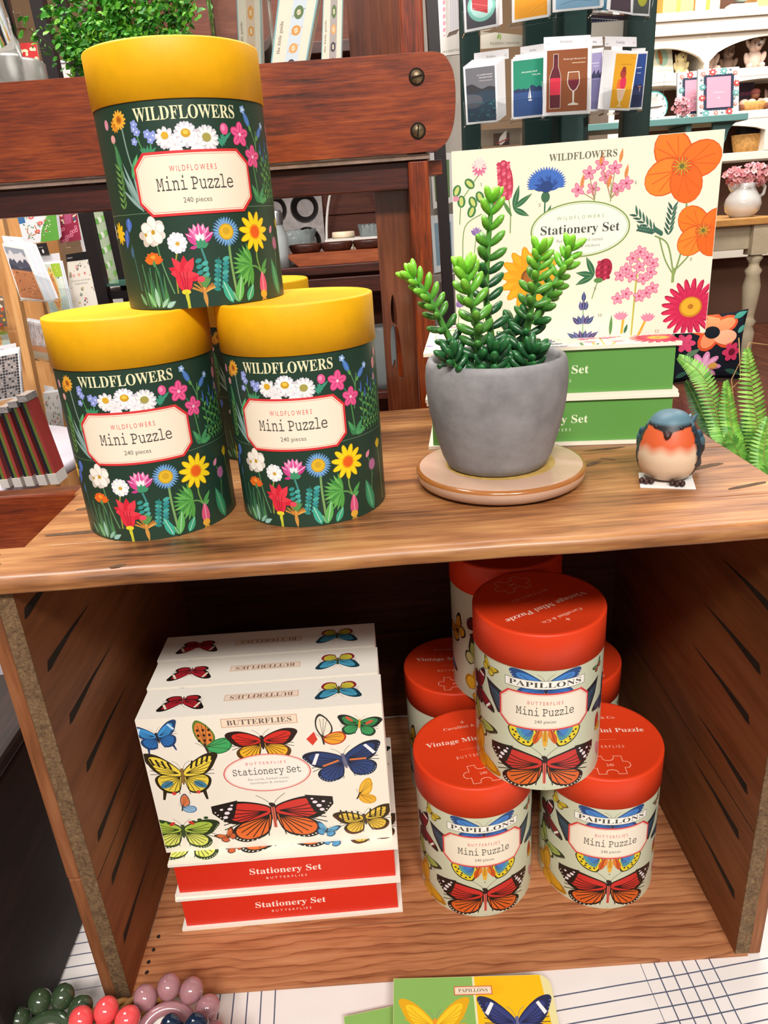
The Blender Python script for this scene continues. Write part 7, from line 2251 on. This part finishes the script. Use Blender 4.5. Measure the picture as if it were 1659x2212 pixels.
for i, (dx, dz, c) in enumerate(((-0.06, 0.05, '#d8a890'), (-0.01, 0.055, '#e2c6a8'), (0.045, 0.06, '#d89a8a'), (0.08, 0.05, '#e0c8b0'), (0.01, 0.085, '#8a4a44'))):
    o = bt.location
    t = thing('toy_cupcake', 'small knitted toy cupcake in the straw tray on the hutch', 'toy', (o.x + dx, o.y - 0.005, z3 + 0.0115 if i < 4 else z3 + 0.07), 0, 'toy cupcakes in the straw tray')
    M().lathe([(0, 0), (0.022, 0), (0.028, 0.03), (0, 0.03)], n=20).build('cup', plain('cup_brown', '#7a4a34', 0.7, 0.2), t)
    M().blob((0, 0, 0.042), (0.03, 0.03, 0.022), None, 16, 10).build('top', plain('icing_' + c[1:], c, 0.7, 0.2), t)
bt, br_ = basket('square straw basket with a dark lining on the fourth hutch shelf', 1580, 1650, 300, z4, HY + 0.12, STRAW, 0.11)
M().box((-0.07, -0.05, 0.02), (0.06, 0.05, 0.17)).build('dark_lining', plain('black_cloth', '#1a1618', 0.8, 0.2, bump=0.6, bscale=60), bt, bevel=0.02)

# ------------------------------------------------------------------ teal shelf with frames, plate and flowers
TY = 3.30
TEAL = plain('pale_teal_paint', '#5f8884', 0.5, 0.3)
ta, tb_ = at(1180, 272, TY), at(1617, 250, TY)
zts = at(1500, 252, TY).z
ts = thing('teal_shelf_unit', 'pale teal painted shelf unit carrying the picture frames', 'shelf', ((ta.x + tb_.x) / 2, TY + 0.15, FLOOR_Z))
tp = lambda n_, lo, hi, bv=0.003: wpart(n_, M().box(lo, hi), TEAL, ts, bv)
tp('top_board', (ta.x, TY, zts - 0.028), (tb_.x, TY + 0.26, zts))
sx_ = at(1490, 400, TY).x
tp('side', (sx_ - 0.025, TY + 0.03, FLOOR_Z), (sx_, TY + 0.25, zts - 0.0285))
tp('side', (ta.x + 0.05, TY + 0.03, FLOOR_Z), (ta.x + 0.075, TY + 0.25, zts - 0.0285))
wpart('bracket', M().prism([(tb_.x - 0.134, zts - 0.0285), (tb_.x - 0.134, zts - 0.20)] + crom([(tb_.x - 0.12, zts - 0.17), (tb_.x - 0.075, zts - 0.11), (tb_.x - 0.06, zts - 0.06), (tb_.x - 0.03, zts - 0.0285)], 4), lambda u, v, h: (u, h, v), TY + 0.05, TY + 0.07), TEAL, ts)
def frame_art():
    a = Art()
    a.rect(0, 0, 180, 240, '#dcdcd6')
    a.rect(30, 36, 150, 204, '#1f2c44')
    a.polys([ellp(x, y, 6.5, 6.5) for x in range(36, 150, 12) for y in (36, 204)] + [ellp(x, y, 6.5, 6.5) for y in range(42, 204, 12) for x in (30, 150)], '#1f2c44')
    for x, y, c, r in ((64, 222, '#d0403a', 19), (112, 224, '#5f9a98', 18), (162, 212, '#d87a6a', 12), (168, 160, '#d0403a', 17), (166, 112, '#5f9a98', 17), (20, 150, '#5f9a98', 16), (18, 96, '#d0403a', 17), (22, 216, '#d87a6a', 13), (36, 18, '#5f9a98', 18), (80, 18, '#d87a6a', 12), (138, 20, '#d0403a', 18), (164, 56, '#d87a6a', 10), (16, 54, '#d87a6a', 11)):
        a.petals(x, y, r, 7, c, 0.26); a.ell(x, y, r * 0.3, r * 0.3, '#efe6dc')
    for x, y in ((142, 228), (14, 186), (160, 84), (108, 16), (14, 22)):
        a.petals(x, y, 8, 6, '#34505a', 0.14)
    return a
for i, (tl, tr, br, bl, Y0, lb) in enumerate((((1516, 147), (1595, 143), (1595, 249), (1516, 253), TY + 0.06, 'flowered picture frame with pink picture, standing in front of the other'), ((1471, 153), (1520, 149), (1520, 254), (1470, 257), TY + 0.165, 'flowered picture frame with pink picture, half hidden behind the other'))):
    a_, b_ = at(*tl, Y0), at(*br, Y0)
    w2 = 0.165
    if i:
        b_.x = a_.x + w2
    t = thing('picture_frame', lb, 'picture frame', (a_.x, Y0, zts + 0.0005), 0, 'flowered picture frames')
    hh_ = a_.z - zts
    m = M()
    ln = 0.04
    m.hexa([(0, 0.0, 0), (b_.x - a_.x, 0.0, 0), (b_.x - a_.x, 0.012, 0), (0, 0.012, 0), (0, ln, hh_), (b_.x - a_.x, ln, hh_), (b_.x - a_.x, ln + 0.012, hh_), (0, ln + 0.012, hh_)], '#d6d6d0')
    w1 = b_.x - a_.x
    clipped(frame_art(), 0, 0, 180, 240).onto(m, lambda x, y, h: (x / 180 * w1, ln * y / 240 - h, y / 240 * hh_), 2e-4, 2e-4)
    fr_ob = m.build('frame_front', PAPER, t)
    pic = Art()
    pic.rect(37, 43, 143, 197, '#d38fa2'); pic.rect(66, 118, 114, 120.5, '#e8c4cc'); pic.rect(84, 90, 96, 94, '#f0e0e4')
    m = M()
    pic.onto(m, lambda x, y, h: (x / 180 * w1, ln * y / 240 - h, y / 240 * hh_), 2e-4, 9e-3 - 5e-3)
    m.build('picture', PAPER, fr_ob)
    m = M().hexa([(w1 / 2 - 0.02, 0.022, 0), (w1 / 2 + 0.02, 0.022, 0), (w1 / 2 + 0.02, 0.09, 0), (w1 / 2 - 0.02, 0.09, 0), (w1 / 2 - 0.02, ln + 0.0125, hh_ * 0.7), (w1 / 2 + 0.02, ln + 0.0125, hh_ * 0.7), (w1 / 2 + 0.02, ln + 0.016, hh_ * 0.7), (w1 / 2 - 0.02, ln + 0.016, hh_ * 0.7)])
    m.build('easel_back', plain('frame_back_card', '#3a3836', 0.8, 0.2), t)
pc = at(1419, 228, TY + 0.08)
t = thing('scalloped_plate', 'white plate with teal scalloped rim leaning on the teal shelf', 'plate', (pc.x, TY + 0.10, zts + 0.0005))
m = M()
R_ = 0.062
N = 72
rings = []
for r, d, sc in ((0.0, 0.010, 0), (0.6, 0.010, 0), (0.72, 0.004, 0), (0.93, 0.0, 0.0), (1.0, -0.001, 0.025)):
    rings.append([m.v((R_ * r * (1 + sc * abs(sin(9 * 2 * pi * k / N))) * cos(2 * pi * k / N), d + 0.25 * (R_ + R_ * r * sin(2 * pi * k / N)), R_ * 1.03 + R_ * r * (1 + sc * abs(sin(9 * 2 * pi * k / N))) * sin(2 * pi * k / N))) for k in range(N)])
for i, (A, B) in enumerate(zip(rings, rings[1:])):
    for k in range(N):
        m.f((A[k], B[k], B[(k + 1) % N], A[(k + 1) % N]), ['#c9c2bc', '#dcdad6', '#dcdad6', '#3f9a94'][i], 0, True)
for k in range(10):
    a = 2 * pi * k / 10
    for j in range(6):
        q = j * pi / 3
        cx_, cz_ = 0.82 * R_ * cos(a), 0.82 * R_ * sin(a)
        m.face([(cx_ + e * 0.006 * cos(q) + f * 0.0012 * -sin(q), -0.0015 + 0.25 * (R_ + cz_), R_ * 1.03 + cz_ + e * 0.006 * sin(q) + f * 0.0012 * cos(q)) for e, f in ((0, -1), (1, 0), (0, 1))], '#3f7f80')
m.build('plate_body', printed('glazed_plate', 0.2, 0.5, 0.3), t)
PETAL = printed('cloth_petal', 0.7, 0.2)
def blossoms(root, centre, radii, n, size, cols, seed, name='blossom_cluster', green=True):
    r = random.Random(seed)
    m = M()
    c = Vector(centre)
    for i in range(n):
        d = Vector((r.gauss(0, 1), r.gauss(0, 1), r.gauss(0, 1))).normalized() * (r.random() ** 0.4)
        p = c + Vector((d.x * radii[0], d.y * radii[1], d.z * radii[2]))
        nn = (d + Vector((0, -0.7, 0.25))).normalized()
        u = nn.orthogonal().normalized(); w = nn.cross(u)
        s = size * r.uniform(0.75, 1.2)
        col = mixc(*cols, r.random())
        for k in range(5):
            a, b = 2 * pi * k / 5, 2 * pi * (k + 0.5) / 5
            a2 = 2 * pi * (k + 1) / 5
            m.face([p, p + (u * cos(a) + w * sin(a)) * s * 0.75 + nn * s * 0.2, p + (u * cos(b) + w * sin(b)) * s + nn * s * 0.35, p + (u * cos(a2) + w * sin(a2)) * s * 0.75 + nn * s * 0.2], col)
        m.blob(p + nn * s * 0.15, (s * 0.2, s * 0.2, s * 0.15), nn, 6, 4, '#8a3a4a' if r.random() < 0.6 else '#d8b070')
        if green and i % 4 == 0:
            m.face([p - nn * s, p - nn * s * 0.5 + u * s * 0.4, p + u * s * 1.3 - nn * s * 0.3, p - nn * s * 0.5 - u * s * 0.1], '#5a6a40')
    return m.build(name, PETAL, root)
fp = at(1474, 240, TY + 0.03)
t = thing('pink_flower_bunch', 'small bunch of pink cloth flowers lying before the picture frames', 'flowers', (fp.x, TY + 0.03, zts + 0.0005))
blossoms(t, (0.0, 0.0, 0.046), (0.048, 0.022, 0.040), 60, 0.010, ('#c87880', '#e8aab0'), 11, 'blossom_cluster')
M().tube([(0.0, 0.0, 0.001), (0.005, 0.005, 0.03)], 0.004, 6).build('stem', plain('stem_green', '#55603a', 0.7, 0.2), t)
# ------------------------------------------------------------------ pine table with pitcher
QY = 3.75
qa = at(1548, 492, QY); zq = at(1600, 472, QY + 0.02).z
PINE = wood('pine_top_wood', '#a06a34', '#c08a4c', '#d2a468', 0, 4, 30, 0.4, 0.4, 0.05, 0.4, 0.2)
CREAM = plain('antique_cream_paint', '#b3a388', 0.55, 0.3, mottled=0.12, mscale=14)
pt = thing('turned_leg_table', 'cream painted table with turned legs and pine top on the right', 'table', (qa.x + 0.4, QY + 0.3, FLOOR_Z))
pp = lambda n_, lo, hi, mt=CREAM, bv=0.004: wpart(n_, M().box(lo, hi), mt, pt, bv)
legx = at(1632, 560, QY + 0.05).x
x0t, x1t = legx - 0.70, legx + 0.10
pp('table_top', (x0t, QY, zq - 0.035), (x1t, QY + 0.75, zq), PINE)
zap2 = at(1590, 540, QY + 0.05).z
pp('apron', (x0t + 0.06, QY + 0.05, zap2), (legx - 0.045, QY + 0.07, zq - 0.0355)); pp('apron', (x0t + 0.06, QY + 0.68, zap2), (legx - 0.045, QY + 0.70, zq - 0.0355))
def turned_leg(x, y):
    m = M()
    hz = zq - 0.0355 - FLOOR_Z
    r = 0.045
    zb_ = zap2 - 0.03 - FLOOR_Z
    pr = [(0.6, 0), (0.75, 0.02), (0.8, 0.10), (0.95, 0.30), (0.7, 0.36), (1.0, 0.40), (0.7, 0.43), (0.72, 0.46), (0.95, 0.60), (1.05, 0.72), (0.8, 0.82), (1.0, 0.86), (0.6, 0.90), (0.62, 0.93), (0.95, 0.97), (0.7, 1.0)]
    m.lathe([(0, 0)] + [(r * a, zb_ * b) for a, b in pr] + [(0, zb_)], n=28)
    m.box((-r, -r, zb_ + 0.0002), (r, r, hz))
    m.V = [(p[0] + x, p[1] + y, p[2] + FLOOR_Z) for p in m.V]
    wpart('leg', m, CREAM, pt)
for x, y in ((legx, QY + 0.06), (x0t + 0.07, QY + 0.06), (legx, QY + 0.69), (x0t + 0.07, QY + 0.69)):
    turned_leg(x, y)
pcx = at(1604, 440, QY + 0.20).x
t = thing('white_pitcher', 'round white china pitcher full of pink flowers on the pine table', 'pitcher', (pcx, QY + 0.20, zq + 0.0005))
CHINA = plain('white_china', '#cfcdc9', 0.12, 0.6, coat=0.6)
rp = (at(1642, 440, QY + 0.2).x - at(1568, 440, QY + 0.2).x) / 2
hp_ = at(1604, 396, QY + 0.2).z - zq
M().lathe([(0, 0), (rp * 0.62, 0), (rp * 0.66, hp_ * 0.04), (rp * 0.90, hp_ * 0.18), (rp, hp_ * 0.38), (rp * 0.93, hp_ * 0.55), (rp * 0.70, hp_ * 0.75), (rp * 0.60, hp_ * 0.86), (rp * 0.68, hp_), (rp * 0.64, hp_), (rp * 0.55, hp_ * 0.86), (rp * 0.6, hp_ * 0.7), (0, hp_ * 0.6)], n=48).build('jug', CHINA, t)
M().tube([(rp * 0.62, 0, hp_ * 0.92), (rp * 0.95, 0, hp_ * 1.0), (rp * 1.2, 0, hp_ * 0.85), (rp * 1.15, 0, hp_ * 0.65), (rp * 0.88, 0, hp_ * 0.55)], rp * 0.09, 10).build('handle', CHINA, t)
M().tube([(-rp * 0.55, 0, hp_ * 0.80), (-rp * 0.78, 0, hp_ * 0.93), (-rp * 0.9, 0, hp_ * 1.02)], [rp * 0.2, rp * 0.16, rp * 0.08], 10).build('spout', CHINA, t)
blossoms(t, (0.01, -0.01, hp_ * 1.22), (rp * 1.35, rp * 1.0, rp * 0.62), 190, 0.017, ('#c06a72', '#eab4b6'), 12, 'flower_bouquet')
# ------------------------------------------------------------------ floor cushion
kx = at(1535, 760, 3.45)
t = thing('floor_cushion', 'dark flowered cushion standing on the floor before the turned leg table', 'cushion', (kx.x, 3.45, FLOOR_Z + 0.001))
ca, cb = at(1440, 700, 3.45), at(1612, 675, 3.45)
W_ = cb.x - ca.x; H_ = at(1600, 675, 3.45).z - FLOOR_Z
def pillow_art():
    a = Art()
    a.rect(0, 0, 100, 100, '#151a24')
    a.petals(52, 78, 34, 5, '#d8502c', 0.36, 0.4); a.petals(52, 78, 30, 5, '#ee8a5c', 0.3, 0.4); a.ell(66, 66, 16, 10, '#f0a884'); a.ell(48, 74, 10, 9, '#12161f')
    a.petals(40, 24, 24, 9, '#d88ab4', 0.2); a.petals(40, 24, 20, 9, '#e8aacc', 0.14); a.ell(52, 26, 6, 5, '#d8a050')
    a.petals(76, 44, 14, 6, '#c8345c', 0.34); a.ell(76, 44, 5, 5, '#6a1428'); a.petals(14, 60, 14, 6, '#d0446a', 0.3)
    for x0, y0, x1, y1, c in ((78, 92, 98, 98, '#3f8a7a'), (70, 18, 96, 8, '#2f5a4a'), (14, 40, 34, 52, '#5a7a5a'), (84, 70, 98, 80, '#4f9a88'), (8, 10, 24, 20, '#2f5a4a')):
        a.leaf(x0, y0, x1, y1, 8, c)
    return a
art = pillow_art()
m = M()
def puff(x, y):
    u, v = x / 100, y / 100
    k = (16 * u * (1 - u) * v * (1 - v)) ** 0.45
    pin = 0.05 * (sin(pi * u) * abs(2 * v - 1) ** 2)
    pin2 = 0.05 * (sin(pi * v) * abs(2 * u - 1) ** 2)
    return u + (0.5 - u) * pin2 * 2, v + (0.5 - v) * pin * 2, k
def cut(art_, n_):
    """cut a sheet into an n by n grid so that it can bend"""
    out = Art()
    for col, tr in art_.L:
        o = []
        for q in tr:
            polys = [list(q)]
            for ax in (0, 1):
                for k in range(1, n_):
                    c = 100 * k / n_
                    nxt = []
                    for p in polys:
                        if min(v[ax] for v in p) < c - 1e-6 and max(v[ax] for v in p) > c + 1e-6:
                            for keep in (1, -1):
                                r = []
                                for i in range(len(p)):
                                    a, b = p[i], p[(i + 1) % len(p)]
                                    ia, ib = (a[ax] - c) * keep >= 0, (b[ax] - c) * keep >= 0
                                    if ia: r.append(a)
                                    if ia != ib:
                                        tt = (c - a[ax]) / (b[ax] - a[ax])
                                        r.append((a[0] + tt * (b[0] - a[0]), a[1] + tt * (b[1] - a[1])))
                                if len(r) >= 3: nxt.append(r)
                        else:
                            nxt.append(p)
                    polys = nxt
            for p in polys:
                for i in range(1, len(p) - 1):
                    o.append([p[0], p[i], p[i + 1]])
        out.L.append((col, o))
    return out
def pmap(sgn):
    def fn(x, y, h):
        u, v, k = puff(x, y)
        return ((u - 0.5) * W_ + (v - 0.5) * 0.10 * W_, sgn * (0.07 * k + h) + v * H_ * 0.28, v * H_)
    return fn
cut(clipped(art, 0, 0, 100, 100), 14).onto(m, pmap(-1), 3e-4, 0.0, True)
bk_ = Art(); bk_.rect(0, 0, 100, 100, '#151a24')
cut(bk_, 14).onto(m, pmap(1), 0, 0.0, True)
m.build('cushion_cover', printed('cotton_print', 0.85, 0.15), t)
# ------------------------------------------------------------------ fern beside the crate
fx, fy = 0.345, 0.215
t = thing('potted_fern', 'green sword fern in a pot on the cloth, its fronds beside the crate top', 'potted plant', (fx, fy, 0.0005))
M().lathe([(0, 0), (0.045, 0), (0.056, 0.10), (0.060, 0.125), (0.056, 0.125), (0.050, 0.10), (0, 0.098)], n=40).build('pot', plain('terracotta', '#8a4a30', 0.8, 0.2, mottled=0.12, mscale=30), t)
FERN = printed('fern_leaf', 0.45, 0.35)
def frond(pts, wmax, n_, c0, c1, tilt=0.0):
    P = [Vector(p) - t.location for p in pts]
    def pos(s_):
        k = s_ * (len(P) - 1)
        i = min(int(k), len(P) - 2)
        f = k - i
        a, b, c, d = P[max(i - 1, 0)], P[i], P[i + 1], P[min(i + 2, len(P) - 1)]
        return 0.5 * ((2 * b) + (c - a) * f + (2 * a - 5 * b + 4 * c - d) * f * f + (3 * b - a - 3 * c + d) * f ** 3)
    m = M()
    q = [pos(i / 20) for i in range(21)]
    m.tube(q, [0.0012 * (1 - 0.7 * i / 20) for i in range(21)], 5, '#7a8a3a')
    view = Vector((0.15, -1, 0.25 + tilt)).normalized()
    for i in range(n_):
        s_ = 0.12 + 0.88 * i / n_
        p = pos(s_)
        ax = (pos(min(s_ + 0.02, 1)) - pos(max(s_ - 0.02, 0))).normalized()
        sd = ax.cross(view).normalized()
        nn = sd.cross(ax).normalized()
        w = wmax * min(1, (1 - s_) * 3.2 + 0.22) * min(1, 0.5 + s_ * 3)
        hl2 = (q[-1] - q[0]).length / n_ * 0.40
        for e in (-1, 1):
            d = (sd * e + ax * 0.28 - nn * 0.1).normalized()
            col = mixc(c0, c1, rnd.random())
            b0 = p + ax * (hl2 * 0.2 * e)
            m.face([b0 - ax * hl2 * 0.5, b0 + d * w * 0.45 - ax * hl2 * 0.62 + nn * 0.0006, b0 + d * w * 0.9 - ax * hl2 * 0.25 - nn * w * 0.12, b0 + d * w - nn * w * 0.16, b0 + d * w * 0.85 + ax * hl2 * 0.35 - nn * w * 0.1, b0 + d * w * 0.4 + ax * hl2 * 0.6 + nn * 0.0006, b0 + ax * hl2 * 0.5], col)
    m.build('frond', FERN, t)
root = Vector((fx, fy, 0.10))
def fr(pix, w, n_, c0='#4f8a2e', c1='#86b84a', rt=(0, 0)):
    frond([root + Vector((rt[0], rt[1], 0))] + [at(x, y, Y) for x, y, Y in pix], w, n_, c0, c1)
fr([(1652, 1060, 0.300), (1633, 900, 0.325), (1614, 752, 0.345)], 0.0155, 46, '#5a9a32', '#9acc58')
fr([(1578, 1010, 0.305), (1556, 920, 0.330), (1520, 815, 0.350), (1466, 770, 0.365)], 0.0130, 48, '#4f8f34', '#8cc05a')
fr([(1604, 1015, 0.300), (1580, 920, 0.325), (1569, 822, 0.340)], 0.0110, 40, '#4a8a2c', '#86bc44')
fr([(1560, 990, 0.325), (1520, 900, 0.355), (1482, 822, 0.375)], 0.0100, 40, '#234a20', '#3f6a30')
fr([(1700, 1080, 0.28), (1690, 960, 0.30), (1680, 880, 0.32)], 0.016, 36)
fr([(1640, 1090, 0.265), (1662, 1030, 0.262), (1690, 1000, 0.26)], 0.012, 26, '#3f7a28', '#6fa83c')
fr([(1668, 1070, 0.270), (1650, 990, 0.285), (1660, 900, 0.30)], 0.0135, 34, '#4f8f30', '#86bc4c')
fr([(1625, 1050, 0.290), (1598, 985, 0.300), (1572, 935, 0.305)], 0.0110, 26, '#3f7a2a', '#74ac44')
fr([(1592, 1030, 0.320), (1610, 960, 0.345), (1618, 880, 0.36)], 0.012, 36, '#2f6428', '#4f8a38')
for pts in ([(1600, 1000, 0.33), (1580, 820, 0.35), (1620, 740, 0.36), (1659, 745, 0.36)], [(1570, 980, 0.32), (1560, 860, 0.34), (1600, 820, 0.35), (1596, 730, 0.36)], [(1660, 1010, 0.30), (1600, 990, 0.31), (1560, 960, 0.32)]):
    M().tube([tuple(at(*p) - t.location) for p in pts], 0.0005, 5).build('runner', plain('dry_runner', '#b08a5a', 0.8, 0.2), t)
